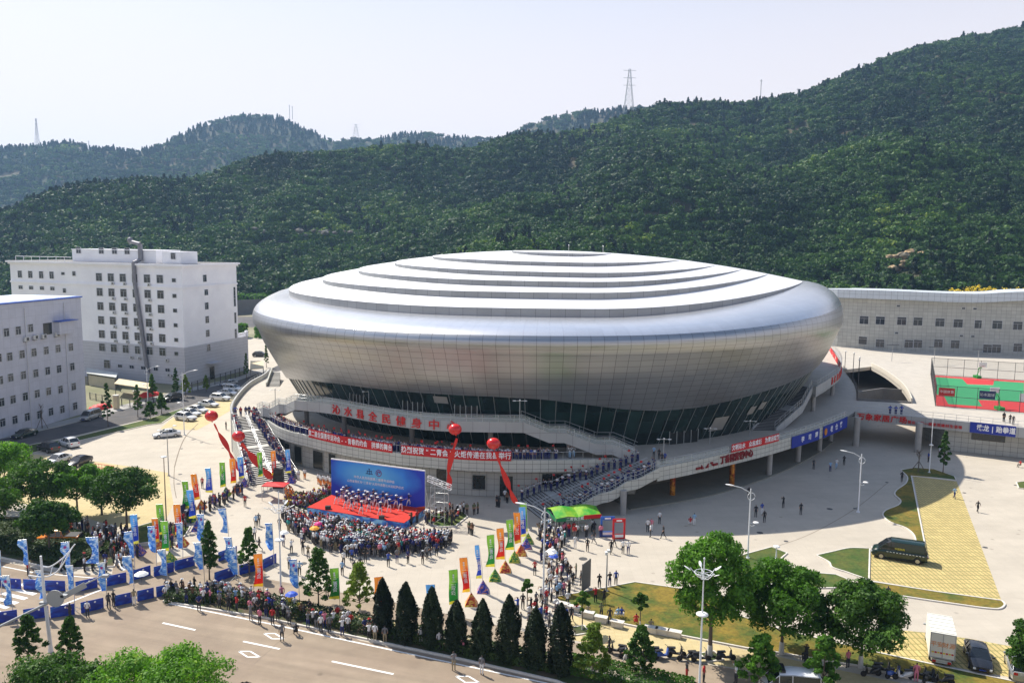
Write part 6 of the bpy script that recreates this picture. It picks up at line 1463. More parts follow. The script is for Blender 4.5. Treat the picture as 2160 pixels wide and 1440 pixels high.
spots=[(1303,1378,0),(1322,1383,0),(1345,1388,0),(1372,1383,0),(1398,1388,3),(1425,1384,0),(1450,1392,0),(1478,1394,0),(1530,1392,0),(1838,1425,0),(1862,1418,0),(1885,1428,3),(1906,1432,2),(1938,1428,0),(1960,1436,0),(1990,1442,0),(222,1142,1),(230,1148,0),(238,1153,1),(246,1146,3),(254,1152,0),(262,1160,1),(214,1150,0),(206,1156,2)]
near=['scooter','moped','parked scooter']
for k,(x,y,c) in enumerate(spots):
    cn=scols[c][0]; pl='kerb below the lawn' if x<1600 and x>1000 else ('verge below the box truck' if x>1600 else 'shade beside the left flags')
    p=at(x,y); a=(.25 if k%3 else 2.9)+.35*math.sin(k*2.3); nth=sum(1 for s in spots if s[0]<x and s[2]==c and ((s[0]<600)==(x<600)) and ((s[0]>1600)==(x>1600)))
    lab='%s %s scooter from the left at the %s'%(['first','second','third','fourth','fifth','sixth','seventh','eighth','ninth','tenth','eleventh','twelfth'][nth],cn,pl)
    if c in protoS: copy_tree(protoS[c],p,a,lab)
    else: protoS[c]=make_scooter(lab,p,a,scols[c],'parked scooters and mopeds')
# ================================================================== EVENT: stage, flags, balloons, boards, tent
carpet=mat('red_carpet',(.50,.025,.012),.9,var=.15,scale=1.2)
SZ=.85
sFL,sFR,sBR,sBL=[at(x,y,SZ).xy for x,y in ((648,1069),(852,1102),(897,1071.8),(700,1042.6))]
m,n,b=nodes('stage_skirt'); MATS['stage_skirt']=m
def blue_art(name,c1,c2,c3,sc=.6,rough=.5):
    m,n,b=nodes(name); MATS[name]=m; uv=N(n,'ShaderNodeUVMap'); t=N(n,'ShaderNodeTexNoise'); t.inputs['Scale'].default_value=sc; t.inputs['Detail'].default_value=5; t.inputs['Distortion'].default_value=1.2
    mp_=N(n,'ShaderNodeMapping'); mp_.inputs['Scale'].default_value=(1,2.2,1); n.links.new(uv.outputs[0],mp_.inputs[0]); n.links.new(mp_.outputs[0],t.inputs['Vector'])
    rp=N(n,'ShaderNodeValToRGB'); e=rp.color_ramp.elements; e[0].position=.40; e[0].color=tuple(c1)+(1,); e[1].position=.60; e[1].color=tuple(c3)+(1,); x=e.new(.5); x.color=tuple(c2)+(1,); n.links.new(t.outputs[0],rp.inputs[0]); n.links.new(rp.outputs[0],b.inputs['Base Color']); b.inputs['Roughness'].default_value=rough; return m
skirt_m=blue_art('stage_skirt_print',(.01,.06,.35),(.03,.18,.6),(.25,.55,.85),.5)
stg=empty('stage','red carpeted event stage with blue printed skirt in front of the stadium','stage',(sFL.x,sFL.y,0))
b=MB(); b.prism([sFL,sFR,sBR,sBL],SZ-.1,SZ); part(b,'carpet',carpet,stg)
b=MB(); P=[sBL,sFL,sFR,sBR]; P=offset(P,0); b.wall(P,0,SZ-.02,th=.1); part(b,'skirt',skirt_m,stg)
# backdrop screen
dS=(sBR-sBL).normalized(); nS=Vector((dS.y,-dS.x)); zt=over(sBL,701,968.5).z; zt2=over(sBR,896.5,993.5).z; zt=(zt+zt2)/2; LS=(sBR-sBL).length
scr=empty('backdrop_screen','large blue event backdrop with two emblems standing behind the dancers','backdrop',(sBL.x,sBL.y,0)); rzS=math.atan2(dS.y,dS.x)
m,n,b_=nodes('backdrop_print'); MATS['backdrop_print']=m
uv=N(n,'ShaderNodeUVMap'); s_=N(n,'ShaderNodeSeparateXYZ'); n.links.new(uv.outputs[0],s_.inputs[0])
dx=mth(n,'MULTIPLY',mth(n,'SUBTRACT',s_.outputs[0],LS*.45),1/(LS*.62)); dz=mth(n,'MULTIPLY',mth(n,'SUBTRACT',s_.outputs[1],zt*.72),1/(zt*.62)); rr=mth(n,'SQRT',mth(n,'ADD',mth(n,'MULTIPLY',dx,dx),mth(n,'MULTIPLY',dz,dz)))
t=N(n,'ShaderNodeTexNoise'); t.inputs['Scale'].default_value=.35; n.links.new(uv.outputs[0],t.inputs['Vector']); rr=mth(n,'ADD',rr,mth(n,'MULTIPLY',t.outputs[0],.35))
rp=N(n,'ShaderNodeValToRGB'); e=rp.color_ramp.elements; e[0].position=.15; e[0].color=(.16,.62,.86,1); e[1].position=1.25; e[1].color=(.008,.05,.50,1); x=e.new(.75); x.color=(.03,.27,.78,1); n.links.new(rr,rp.inputs[0])
# orange swoosh in the lower right corner
sw=mth(n,'GREATER_THAN',mth(n,'SUBTRACT',mth(n,'MULTIPLY',mth(n,'SUBTRACT',s_.outputs[0],LS*.62),.24),s_.outputs[1]),SZ-2.0+1.2)
n.links.new(mixc(n,sw,rp.outputs[0],(.7,.12,.02)),b_.inputs['Base Color']); b_.inputs['Roughness'].default_value=.55
b=MB(); b.box((LS/2,.0,(SZ+zt)/2),(LS,.12,zt-SZ+.3)); 
P0=[(0,-.07,SZ-.1),(LS,-.07,SZ-.1),(LS,-.07,zt),(0,-.07,zt)]; b2=MB(); b2.face(P0,uv=[(0,SZ),(LS,SZ),(LS,zt),(0,zt)]); scr.rotation_euler=(0,0,rzS)
o=b.build('frame_panel',white_t,scr); o=b2.build('printed_face',m,scr)
b=MB()
for x in np.linspace(.3,LS-.3,6):
    b.tube([(x,.2,0),(x,.2,zt)],.05,4); b.tube([(x,1.8,0),(x,.2,zt*.8)],.05,4); b.tube([(x,1.8,0),(x,.2,.3)],.05,4)
b.build('truss',rail_m,scr)
def scr_text(s,x,z,size,m,name='lettering',depth=.0):
    V,F=text_mesh(s,size,depth,.004); t=MB(); t.arrays([(x+v[0],-.09-v[2],z+v[1]) for v in V],F); t.build(name,m,scr)
hh=zt-SZ
scr_text('中国共产党 二青会',LS*.5,SZ+hh*.60,.42,white_t) if False else scr_text('中华人民共和国第二届青年运动会',LS*.47,SZ+hh*.60,.42,white_t)
scr_text('山西省晋城市“二青会”火炬传递暨沁水站起跑仪式',LS*.48,SZ+hh*.47,.40,white_t)
b=MB(); cx_,cz_=LS*.42,SZ+hh*.79
for dz_,w_ in ((.42,.3),(.12,.8),(-.25,1.1)): b.box((cx_,-.09,cz_+dz_),(w_,.02,.08))
for dx_ in (-.3,0,.3): b.box((cx_+dx_,-.09,cz_),(.08,.02,.75 if dx_==0 else .4))
b.build('emblem',mat('navy_emblem',(.01,.02,.15),.5),scr)
b=MB(); b.tube([(LS*.52+.42*math.cos(a),-.09,cz_+.42*math.sin(a)) for a in np.linspace(0,6.283,19)],.05,5,cap=False); b.tube([(LS*.52+.2*math.cos(a),-.09,cz_+.2*math.sin(a)) for a in np.linspace(0,4.4,12)],.06,5); b.build('emblem',mat('purple_emblem',(.25,.02,.18),.5),scr)
# stage monitors
for k,(px,py) in enumerate(((692,1073),(805,1094))):
    p=at(px,py,SZ); b=MB(); b.box((0,0,.22),(.7,.45,.42),.1); b.box((0,-.235,.24),(.6,.02,.34),.1,1); o=b.build('stage_monitor',[trim,mat('speaker_grille',(.05,.05,.05),.8)],loc=p); tag(o,['black monitor box on the left front of the red stage','black monitor box on the right front of the red stage'][k],'speaker','stage monitor boxes')
# loudspeaker tower and lighting tower
p=at(588,1031); e=empty('loudspeaker_stack','tall black covered loudspeaker stack at the foot of the left stairs','loudspeaker',p); b=MB()
for k in range(4): b.box((0,.03*k,.55+k*.72),(1.5-.08*k,1.1,.70),.1)
b.build('cabinets',trim,e); b=MB(); b.box((0,0,.1),(1.8,1.4,.2),.1); b.build('plinth',rail_m,e)
def tower(label,px,py,w_,h,name='lighting_tower'):
    p=at(px,py); e=empty(name,label,'scaffold',p,-.2); b=MB()
    for x in (-w_/2,w_/2):
        for y in (-w_/2,w_/2): b.tube([(x,y,0),(x,y,h)],.035,5)
    for k in range(int(h/1.2)+1):
        z=min(h,k*1.2+.1); b.tube([(-w_/2,-w_/2,z),(w_/2,-w_/2,z),(w_/2,w_/2,z),(-w_/2,w_/2,z),(-w_/2,-w_/2,z)],.025,4)
        if z+1.2<=h: b.tube([(-w_/2,-w_/2,z),(w_/2,-w_/2,z+1.2)],.02,4); b.tube([(w_/2,w_/2,z),(w_/2,-w_/2,z+1.2)],.02,4)
    b.tube([(-w_/2-1.,-w_,0),(-w_/2,-w_/2,h*.7)],.03,4); b.build('scaffold',rail_m,e)
    b=MB()
    for y in (-.3,.3):
        for z in (h,h+.55): b.tube([(-w_/2-.6,y,z+.5),(w_/2+.6,y,z-.5)],.045,5)
    for k in range(6):
        x=-w_/2-.6+k*(w_+1.2)/5; zz=h+.5-k*.2; b.tube([(x,-.3,zz),(x,.3,zz),(x,.3,zz+.55),(x,-.3,zz+.55),(x,-.3,zz)],.03,4)
    b.build('light_truss',white_t,e); return e
tower('scaffold lighting tower with white truss at the right end of the backdrop',927,1104,1.8,5.0)
# red canopy left of the stage, blue and red photo frames, tents
def canopy(name,label,px,py,w_,d_,h,m,rz=0.,hip=.5,val=.3,group=None):
    p=at(px,py); e=empty(name,label,'tent',p,rz,group); b=MB(); A=[(-w_/2,-d_/2,h),(w_/2,-d_/2,h),(w_/2,d_/2,h),(-w_/2,d_/2,h)]; t=(0,0,h+hip)
    for i in range(4): b.face([A[i],A[(i+1)%4],t])
    for i in range(4): a,c=A[i],A[(i+1)%4]; b.face([(a[0],a[1],h-val),(c[0],c[1],h-val),c,a])
    b.build('canopy',m,e)
    for a in A: b=MB(); b.tube([(a[0]*.97,a[1]*.97,0),(a[0]*.97,a[1]*.97,h)],.04,5); b.build('leg',rail_m,e)
    return e
canopy('red_canopy','low red canopy beside the black loudspeaker stack',582,1052,3.2,2.0,2.1,red_s,-.1,.15,.12)
gtent=mat('green_tent',(.035,.30,.02),.55,var=.15,scale=.5,col2=(.25,.42,.02),c2s=.35)
tA,tB=at(1172,1130),at(1268,1122); dd_=(tB-tA).normalized(); LT=(tB-tA).length; rzT=math.atan2(dd_.y,dd_.x)
e=empty('green_tent','long green event tent with twin peaks and white lettering on its valance','tent',tA,rzT)
D_=4.2; hE=2.15; b=MB()
for k in range(2):
    x0,x1=k*LT/2,(k+1)*LT/2; A=[(x0,0,hE),(x1,0,hE),(x1,D_,hE),(x0,D_,hE)]; t=((x0+x1)/2,D_/2,hE+.85)
    for i in range(4):
        a,c=Vector(A[i]),Vector(A[(i+1)%4]); tt=Vector(t); md=(a+c)/2+Vector((0,0,.18 if i in(0,2) else .55)) ; b.face([a,md,tt]); b.face([md,c,tt])
b.build('canopy',gtent,e)
b=MB(); dg_=mat('tent_valance',(.01,.20,.07),.6,var=.1)
for a,c in (((0,0),(LT,0)),((LT,0),(LT,D_)),((LT,D_),(0,D_)),((0,D_),(0,0))): b.face([(a[0],a[1],hE-.42),(c[0],c[1],hE-.42),(c[0],c[1],hE+.02),(a[0],a[1],hE+.02)])
b.build('valance',dg_,e); V,F=text_mesh('二青会主题邮局',.42,.0,.008); t=MB(); t.arrays([(LT*.5+v[0]*1.1,-.02,hE-.2+v[1]) for v in V],F); t.build('lettering',white_t,e)
for x in (0,LT/2,LT):
    for y in (0,D_): b=MB(); b.tube([(x,y,0),(x,y,hE)],.035,5); b.build('leg',rail_m,e)
b=MB(); b.box((LT*.8,-.06,hE-.05),(2.3,.04,.5)); b.build('red_sign_strip',red_s,e)
b=MB(); b.box((LT*.5,1.,.75),(LT*.8,.7,.05)); [b.box((x,1.,.37),(.05,.6,.75)) for x in np.linspace(LT*.12,LT*.88,4)]; b.build('tables',white_t,e)
for lb,px,py,m_,w_,h_ in (('blue photo frame arch standing beside the green tent',1281,1131,mat('blue_frame',(.02,.12,.5),.5),1.5,2.5),('red photo frame arch right of the blue one',1305,1136,red_s,1.35,2.5)):
    p=at(px,py); e=empty('photo_frame',lb,'photo frame',p,.1,'photo frame arches'); b=MB()
    for x in (-w_/2,w_/2): b.box((x,0,h_/2),(.22,.12,h_))
    b.box((0,0,h_-.2),(w_+.2,.13,.42)); b.box((0,0,.35),(w_,.14,.6)); b.build('frame',m_,e); b=MB(); b.box((0,-.08,.4),(w_*.8,.02,.35)); b.box((0,-.08,h_-.2),(w_*.5,.02,.18)); b.build('print',white_t,e)
# sponsor wall by the left flags, grey notice panel on the lawn edge, rostrum
def panel(name,label,pa,pb,h,m,text=None,tsize=.5,cat='sign',th=.06,z0=.2):
    a,c=at(*pa),at(*pb); d=c-a; L=d.length; e=empty(name,label,cat,a,math.atan2(d.y,d.x)); b=MB(); b.box((L/2,0,z0+h/2),(L,th,h)); b.build('board',m,e)
    b=MB()
    for x in (.1,L-.1): b.tube([(x,.1,0),(x,.1,z0+h)],.04,5); b.tube([(x,1.,0),(x,.1,z0+h*.8)],.03,4)
    b.build('legs',rail_m,e)
    if text: V,F=text_mesh(text,tsize,0.); t=MB(); t.arrays([(L/2+v[0],-th/2-.01,z0+h/2+v[1]) for v in V],F); t.build('lettering',white_t,e)
    return e
panel('sponsor_board','dark blue sponsor board with white oval between the left flags',(383,1103),(405,1090),2.1,mat('navy_board',(.012,.015,.09),.5),'⬬',1.)
panel('notice_panel','grey slatted panel leaning at the lawn edge behind the queue',(1228,1252),(1245,1238),2.9,mat('slate_panel',(.12,.12,.12),.7),cat='panel')
# ---- flags
def flag_mat(name,ca,cb,cc):
    m,n,b=nodes(name); MATS[name]=m; uv=N(n,'ShaderNodeUVMap'); s=N(n,'ShaderNodeSeparateXYZ'); n.links.new(uv.outputs[0],s.inputs[0])
    t=N(n,'ShaderNodeTexNoise'); t.inputs['Scale'].default_value=1.1; t.inputs['Distortion'].default_value=.8; n.links.new(uv.outputs[0],t.inputs['Vector'])
    f=mth(n,'ADD',mth(n,'MULTIPLY',s.outputs[1],-.33),mth(n,'ADD',mth(n,'MULTIPLY',t.outputs[0],1.0),mth(n,'MULTIPLY',s.outputs[0],-.25)))
    rp=N(n,'ShaderNodeMapRange'); rp.inputs[1].default_value=-.38; rp.inputs[2].default_value=-.18; n.links.new(f,rp.inputs[0])
    c=mixc(n,rp.outputs[0],cb,ca); low=mth(n,'LESS_THAN',mth(n,'ADD',s.outputs[1],mth(n,'MULTIPLY',s.outputs[0],.15)),.36); n.links.new(mixc(n,low,c,cc),b.inputs['Base Color']); b.inputs['Roughness'].default_value=.6
    tr=N(n,'ShaderNodeBsdfTranslucent'); n.links.new(mixc(n,low,c,cc),tr.inputs[0]); mx=N(n,'ShaderNodeMixShader'); mx.inputs[0].default_value=.35; n.links.new(b.outputs[0],mx.inputs[1]); n.links.new(tr.outputs[0],mx.inputs[2]); n.links.new(mx.outputs[0],n.nodes['Material Output'].inputs[0]); return m
FM={'green':flag_mat('flag_green',(.015,.22,.03),(.22,.50,.05),(.75,.70,.05)),'red':flag_mat('flag_red',(.60,.015,.008),(.85,.28,.04),(.85,.50,.03)),'blue':flag_mat('flag_blue',(.01,.045,.42),(.12,.38,.80),(.75,.70,.10)),
'light':blue_art('flag_light_blue',(.02,.16,.70),(.20,.50,.92),(.82,.93,1.),1.4,.6)}
pyr={k:blue_art('pyramid_'+k,a,b_,c,2.2) for k,a,b_,c in (('green',(.01,.12,.02),(.03,.3,.04),(.7,.55,.05)),('red',(.35,.01,.01),(.65,.06,.01),(.8,.6,.1)),('blue',(.01,.02,.25),(.02,.08,.5),(.6,.25,.1)))}
def flag(kind,bx,by,tx,ty,label,seed,base=None,wf=1.0,group=None,zb=0.,twist=0.):
    r=random.Random(seed); p=at(bx,by,zb); top=atY(tx,ty,p.y); h=top.z-zb; lean=(top.x-p.x); e=empty('banner_flag',label,'flag',p,0,group)
    b=MB(); b.tube([(0,0,0),(lean*.3+.02,0,h*.5),(lean,0,h)],[.035,.03,.02],5); b.build('pole',rail_m,e)
    W=.84*wf; Hf=min(h*.72,3.5) if kind!='light' else min(h*.62,2.9); a1=r.uniform(.10,.22)*(2.2 if kind=='light' else 1); ph=r.uniform(0,6); k1=r.uniform(1.6,2.6); side=-1
    def S_f(u,v): # u 0..1 from pole, v 0..1 from bottom
        z=h-.05-(1-v)*Hf; d=(1-v); wv=W*(1-(.18+twist*.5)*math.sin(3.1*d+ph*.2)*d if kind!='light' else 1-.6*abs(math.sin(2.9*d+ph))*d**.7)
        x=side*u*wv+ (.18*math.sin(k1*3*d+ph)*d**.8)*(1.9 if kind=='light' else .8)*u; y=a1*u*math.sin(k1*4*d+ph+u*1.2)*(.3+d)+.05*u*math.sin(9*u+ph)
        xl=lean*(z/h); return Vector((xl+x,y,z-.10*u*abs(math.sin(k1*2*d+ph))))
    m_=MB(); nu,nv=7,22; rows=[[S_f(i/nu,j/nv) for i in range(nu+1)] for j in range(nv+1)]; uv=[[(i/nu*W,j/nv*Hf) for i in range(nu+1)] for j in range(nv+1)]
    m_.grid(rows,uv=uv); m_.build('cloth',FM[kind],e)
    b=MB(); b.tube([S_f(0,1)+Vector((0,0,.02)),S_f(1,1)+Vector((0,0,.02))],.015,4); b.build('top_rod',rail_m,e)
    t=MB()
    if kind!='light':
        for ch,v,sz in (('二',.60,.50),('青',.46,.50),('会',.32,.50),('青',.84,.2),('春',.78,.2),('山',.72,.2)):
            V,F=text_mesh(ch,sz,0.,.006); W_=[]
            for q in V: u=.5-q[0]/W; vv=v+q[1]/Hf; s0=S_f(min(max(u,0),1),vv); W_.append((s0.x,s0.y-.02,s0.z))
            t.arrays(W_,F)
        t.build('lettering',white_t,e)
    else:
        V,F=text_mesh('◉',.42,0.); W_=[]
        for q in V: u=.5-q[0]/W; s0=S_f(min(max(u,0),1),.80+q[1]/Hf); W_.append((s0.x,s0.y-.02,s0.z))
        t.arrays(W_,F); t.build('emblem',mat('magenta_emblem',(.45,.03,.25),.6) if seed%3==0 else MATS['flag_blue'],e)
        V=None
    if base:
        s=.62; hb=1.25; b=MB(); A=[(-s,-s,0),(s,-s,0),(s,s,0),(-s,s,0)]
        for i in range(4): a_,c_=A[i],A[(i+1)%4]; b.face([a_,c_,(0,0,hb)],uv=[(seed*.7+i,0),(seed*.7+i+1.2,0),(seed*.7+i+.6,1.3)])
        b.build('pyramid_base',pyr[base],e)
    else:
        b=MB()
        for a_ in (.6,2.2,3.9,5.4): b.tube([(0,0,.35),(math.cos(a_)*.55,math.sin(a_)*.55,0)],.025,4)
        b.build('cross_foot',rail_m,e)
    return e
o9=['first','second','third','fourth','fifth','sixth','seventh','eighth','ninth','tenth','eleventh','twelfth','thirteenth','fourteenth','fifteenth','sixteenth','seventeenth','eighteenth','nineteenth','twentieth']
GR='flags in the curved row right of the audience'
for k,(c,bx,by,tx,ty) in enumerate((('red',994,1274,985,1174),('blue',1019,1247,1010,1148),('green',1044,1222,1042,1126),('red',1066,1204,1062,1112),('green',1085,1183,1082,1094),('red',1099,1169,1097,1080),('blue',1110,1155,1108,1068),('green',1114,1144,1110,1059))):
    flag(c,bx,by,tx,ty,'%s flag from the front in the curved right row, %s with pyramid base'%(o9[k],c),10+k,c,.9 if k not in(1,) else .5,GR)
for k,(c,bx,by,tx,ty,lb) in enumerate((('green',967,1300,965,1199,'green flag left of the curved right row between cypresses'),('blue',919,1320,917,1231,'blue flag rising behind the third cypress'),('red',810,1310,808,1214,'orange flag rising behind the first cypress'),('green',717,1287,714,1196,'green flag with yellow hem in front of the hedge crowd'),('red',556,1262,553,1166,'orange flag standing upright at the hedge corner'))):
    flag(c,bx,by,tx,ty,lb,30+k,None,1.,'flags along the road')
GL_='flags in the long row beside the left car park'
for k,(c,bx,by,tx,ty) in enumerate((('blue',516,1024,512,962),('red',499,1037,496,966),('green',477,1044,474,974),('blue',450,1058,444,986),('red',425,1072,414,998),('green',402,1098,396,1014),('blue',416,1118,407,1032),('red',385,1150,380,1062),('green',352,1152,343,1062),('red',337,1160,333,1092),('blue',294,1168,289,1084),('green',358,1184,354,1098))):
    flag(c,bx,by,tx,ty,'%s flag from the stairs in the left row, %s with pyramid base'%(o9[k],c),50+k,c,.95,GL_)
for k,(c,bx,by,tx,ty,lb) in enumerate((('green',556,1038,552,952,'limp green flag at the foot of the left stairs'),('red',584,1030,581,949,'orange flag in front of the left stairs beside the loudspeakers'),('blue',615,1017,611,947,'blue flag at the right foot of the left stairs'))):
    flag(c,bx,by,tx,ty,lb,70+k,'blue' if k==2 else None,.8,'flags by the left stairs',twist=.5 if k==0 else 0)
LB_=[(62,1222,56,1136),(150,1232,146,1141),(210,1222,207,1131),(285,1210,279,1119),(331,1200,326,1108),(386,1190,385,1101),(430,1176,430,1083),(484,1160,476,1071),(578,1195,574,1102),(226,1280,221,1185),(284,1262,277,1171),(354,1246,349,1157),(432,1234,424,1143),(497,1222,488,1132),(95,1298,90,1201),(158,1286,154,1191),(28,1308,20,1212),(4,1255,1,1160),(505,1246,497,1152),(632,1275,626,1178)]
LB_.sort()
for k,(bx,by,tx,ty) in enumerate(LB_):
    flag('light',bx,by,tx,ty,'%s pale blue crumpled flag from the left near the blue boards'%o9[k],101+k,None,1.0+.5*(k==6),'pale blue flags along the cordon')
# ---- balloons with ribbons
bal=mat('balloon_red',(.62,.012,.008),.22,var=.0,coat=.6); rib=mat('red_ribbon',(.62,.02,.01),.5,var=.12,scale=2.)
def balloon(label,cx,cy,rpx,Y,path,wd):
    c=atY(cx,cy,Y); r=rpx*Y/FPX; e=empty('balloon',label,'balloon',c,0,'red balloons with ribbons'); b=MB(); b.ball((0,0,0),r,20,0,(1.08,1,.9)); b.build('envelope',bal,e)
    b=MB(); b.tube([(r*.15,-r*.2,-r*.82),(r*.2,-r*.3,-r*1.05)],[.12,.03],6); b.build('knot',rib,e)
    P=[atY(x,y,Y+dy)-c for x,y,dy in path]; S=smooth_path([tuple(q) for q in P],7); n=len(S); L=[];Rr=[]
    for i,q in enumerate(S):
        f=i/(n-1); d=(S[min(i+1,n-1)]-S[max(i-1,0)]).normalized(); sd=d.cross(Vector((0,1,0))).normalized(); tw=.3+.7*abs(math.cos(f*7.5)); w_=wd*(.35+.65*min(1,f*4))*tw*(1 if f<.93 else .7)
        L.append(q-sd*w_/2+Vector((0,.12*math.sin(f*9),0))); Rr.append(q+sd*w_/2-Vector((0,.12*math.sin(f*9+1),0)))
    b=MB(); b.grid([L,Rr]); b.grid([[q+Vector((0,.03,0)) for q in Rr],[q+Vector((0,.03,0)) for q in L]]); b.build('ribbon',rib,e)
balloon('leftmost red balloon floating above the white cars',446,877,13,118,[(452,893,0),(462,915,0),(478,940,0),(490,965,0),(507,996,0)],.75)
balloon('red balloon floating in front of the left stairs',503,920,13,113,[(510,934,0),(525,955,0),(545,978,0),(560,995,0),(574,1010,0)],1.1)
balloon('red balloon in front of the right end of the balcony letters',960,905,13.5,101,[(964,924,0),(958,943,0),(952,965,0),(946,995,0),(948,1012,0),(946,1031,0)],.72)
balloon('rightmost red balloon with ribbon falling to the right stair foot',1041,935,14,99,[(1046,953,0),(1055,980,0),(1068,1012,0),(1075,1030,0),(1083,1050,0),(1090,1062,0)],.72)
# ---- blue cordon boards
cordm=blue_art('cordon_print',(.006,.02,.22),(.01,.05,.40),(.03,.28,.62),.4)
proto=None; seg_=[((-30,1228),(12,1238)),((18,1240),(45,1242)),((50,1242),(94,1245)),((96,1245),(138,1246)),((160,1248),(206,1238)),((226,1236),(267,1227)),((276,1225),(318,1212)),((325,1216),(367,1205)),((369,1203),(411,1192)),((453,1228),(500,1212)),((505,1212),(545,1202)),((552,1201),(583,1186)),((461,1184),(500,1170)),
((-30,1318),(37,1308)),((50,1308),(103,1300)),((107,1303),(158,1295)),((171,1293),(219,1282)),((243,1278),(279,1270)),((290,1268),(325,1260)),((330,1259),(372,1250))]
for k,(a,c) in enumerate(seg_):
    p,q=at(*a),at(*c); L=(q-p).length; row='far' if k<13 else 'near'; nth=k if k<13 else k-13
    lb='%s blue cordon board from the left in the %s row'%(o9[nth],row); a_=math.atan2((q-p).y,(q-p).x)
    if proto is None:
        e=empty('cordon_board',lb,'barrier board',p,a_,'blue cordon boards along the road'); b=MB(); b.box((1.,0,.55),(2.,.05,1.06),0); b.build('panel',cordm,e)
        b=MB(); 
        for x in (.1,1.9): b.tube([(x,.05,1.05),(x,.5,0)],.02,4); b.tube([(x,.03,.03),(x,.5,.03)],.02,4)
        b.build('legs',rail_m,e); b=MB(); b.ball((1.25,-.035,.85),.1,8,0,(1,.1,1)); b.build('emblem',white_t,e); proto=e
    else: e=copy_tree(proto,p,a_,lb)
    e.scale=(L/2,1,1)
# ================================================================== PEOPLE
def skel(kind):
    J={'pel':((0,0,.95),.13),'sp':((0,0,1.14),.115),'ch':((0,0,1.34),.135),'ne':((0,.0,1.49),.052),'he':((0,.015,1.585),.088),'ht':((0,.01,1.675),.075)}
    A={-1:[(.185,0,1.41),(.235,-.01,1.16),(.235,.07,.93),(.225,.10,.85)],1:[(.185,0,1.41),(.235,-.01,1.16),(.235,.07,.93),(.225,.10,.85)]}
    L={-1:[(.095,0,.88),(.105,.01,.50),(.105,-.01,.09),(.115,.15,.035)],1:[(.095,0,.88),(.105,.01,.50),(.105,-.01,.09),(.115,.15,.035)]}
    if kind=='folded': A={s:[(.18,0,1.41),(.235,.06,1.18),(.05,.21,1.20),(-.05,.22,1.22)] for s in(-1,1)}
    if kind=='behind': A={s:[(.18,0,1.41),(.25,-.08,1.18),(.08,-.17,1.0),(.02,-.18,.97)] for s in(-1,1)}
    if kind=='phone': A={s:[(.18,.02,1.41),(.22,.2,1.28),(.09,.30,1.50),(.06,.33,1.57)] for s in(-1,1)}
    if kind=='hips': A={s:[(.18,0,1.41),(.38,-.06,1.18),(.19,.04,1.02),(.14,.06,1.0)] for s in(-1,1)}
    if kind=='wave': A[1]=[(.18,0,1.43),(.30,.08,1.58),(.30,.14,1.80),(.30,.15,1.88)]; A[-1]=[(.18,.02,1.41),(.24,.18,1.22),(.20,.36,1.30),(.19,.42,1.32)]
    if kind=='walk':
        L[1]=[(.09,0,.88),(.10,.17,.52),(.10,.26,.10),(.10,.40,.05)]; L[-1]=[(.09,0,.88),(.10,-.05,.50),(.10,-.36,.16),(.10,-.26,.04)]
        A[1]=[(.18,0,1.41),(.24,-.12,1.17),(.22,-.14,.95),(.22,-.13,.87)]; A[-1]=[(.18,0,1.41),(.24,.08,1.17),(.2,.27,1.02),(.19,.33,.98)]
    if kind=='dance':
        L[1]=[(.1,0,.86),(.26,.05,.48),(.34,0,.09),(.42,.11,.035)]; L[-1]=[(.1,0,.86),(.14,.1,.50),(.13,0,.09),(.15,.15,.035)]
        A[1]=[(.18,0,1.43),(-.02,.24,1.46),(-.30,.30,1.52),(-.40,.30,1.53)]; A[-1]=[(.19,0,1.43),(.46,.05,1.50),(.72,.06,1.58),(.81,.06,1.6)]
    if kind=='sit':
        dz=-.47
        J={k:((v[0][0],v[0][1],v[0][2]+dz),v[1]) for k,v in J.items()}; A={s:[(.185,0,.94),(.24,.1,.72),(.18,.3,.60),(.16,.36,.58)] for s in(-1,1)}; L={s:[(.10,.02,.44),(.15,.42,.47),(.14,.40,.09),(.15,.55,.035)] for s in(-1,1)}
    if kind=='wide': L={s:[(.1,0,.88),(.16,.01,.5),(.20,0,.09),(.24,.13,.035)] for s in(-1,1)}
    E=[('pel','sp'),('sp','ch'),('ch','ne'),('ne','he'),('he','ht')]
    for s,nm in ((-1,'l'),(1,'r')):
        for i,(q,r) in enumerate(zip(A[s],(.062,.047,.034,.036))): J['a%s%d'%(nm,i)]=((q[0]*s,q[1],q[2]),r)
        for i,(q,r) in enumerate(zip(L[s],(.095,.068,.045,.042))): J['g%s%d'%(nm,i)]=((q[0]*s,q[1],q[2]),r)
        E+=[('ch','a%s0'%nm),('a%s0'%nm,'a%s1'%nm),('a%s1'%nm,'a%s2'%nm),('a%s2'%nm,'a%s3'%nm),('pel','g%s0'%nm),('g%s0'%nm,'g%s1'%nm),('g%s1'%nm,'g%s2'%nm),('g%s2'%nm,'g%s3'%nm)]
    return J,E
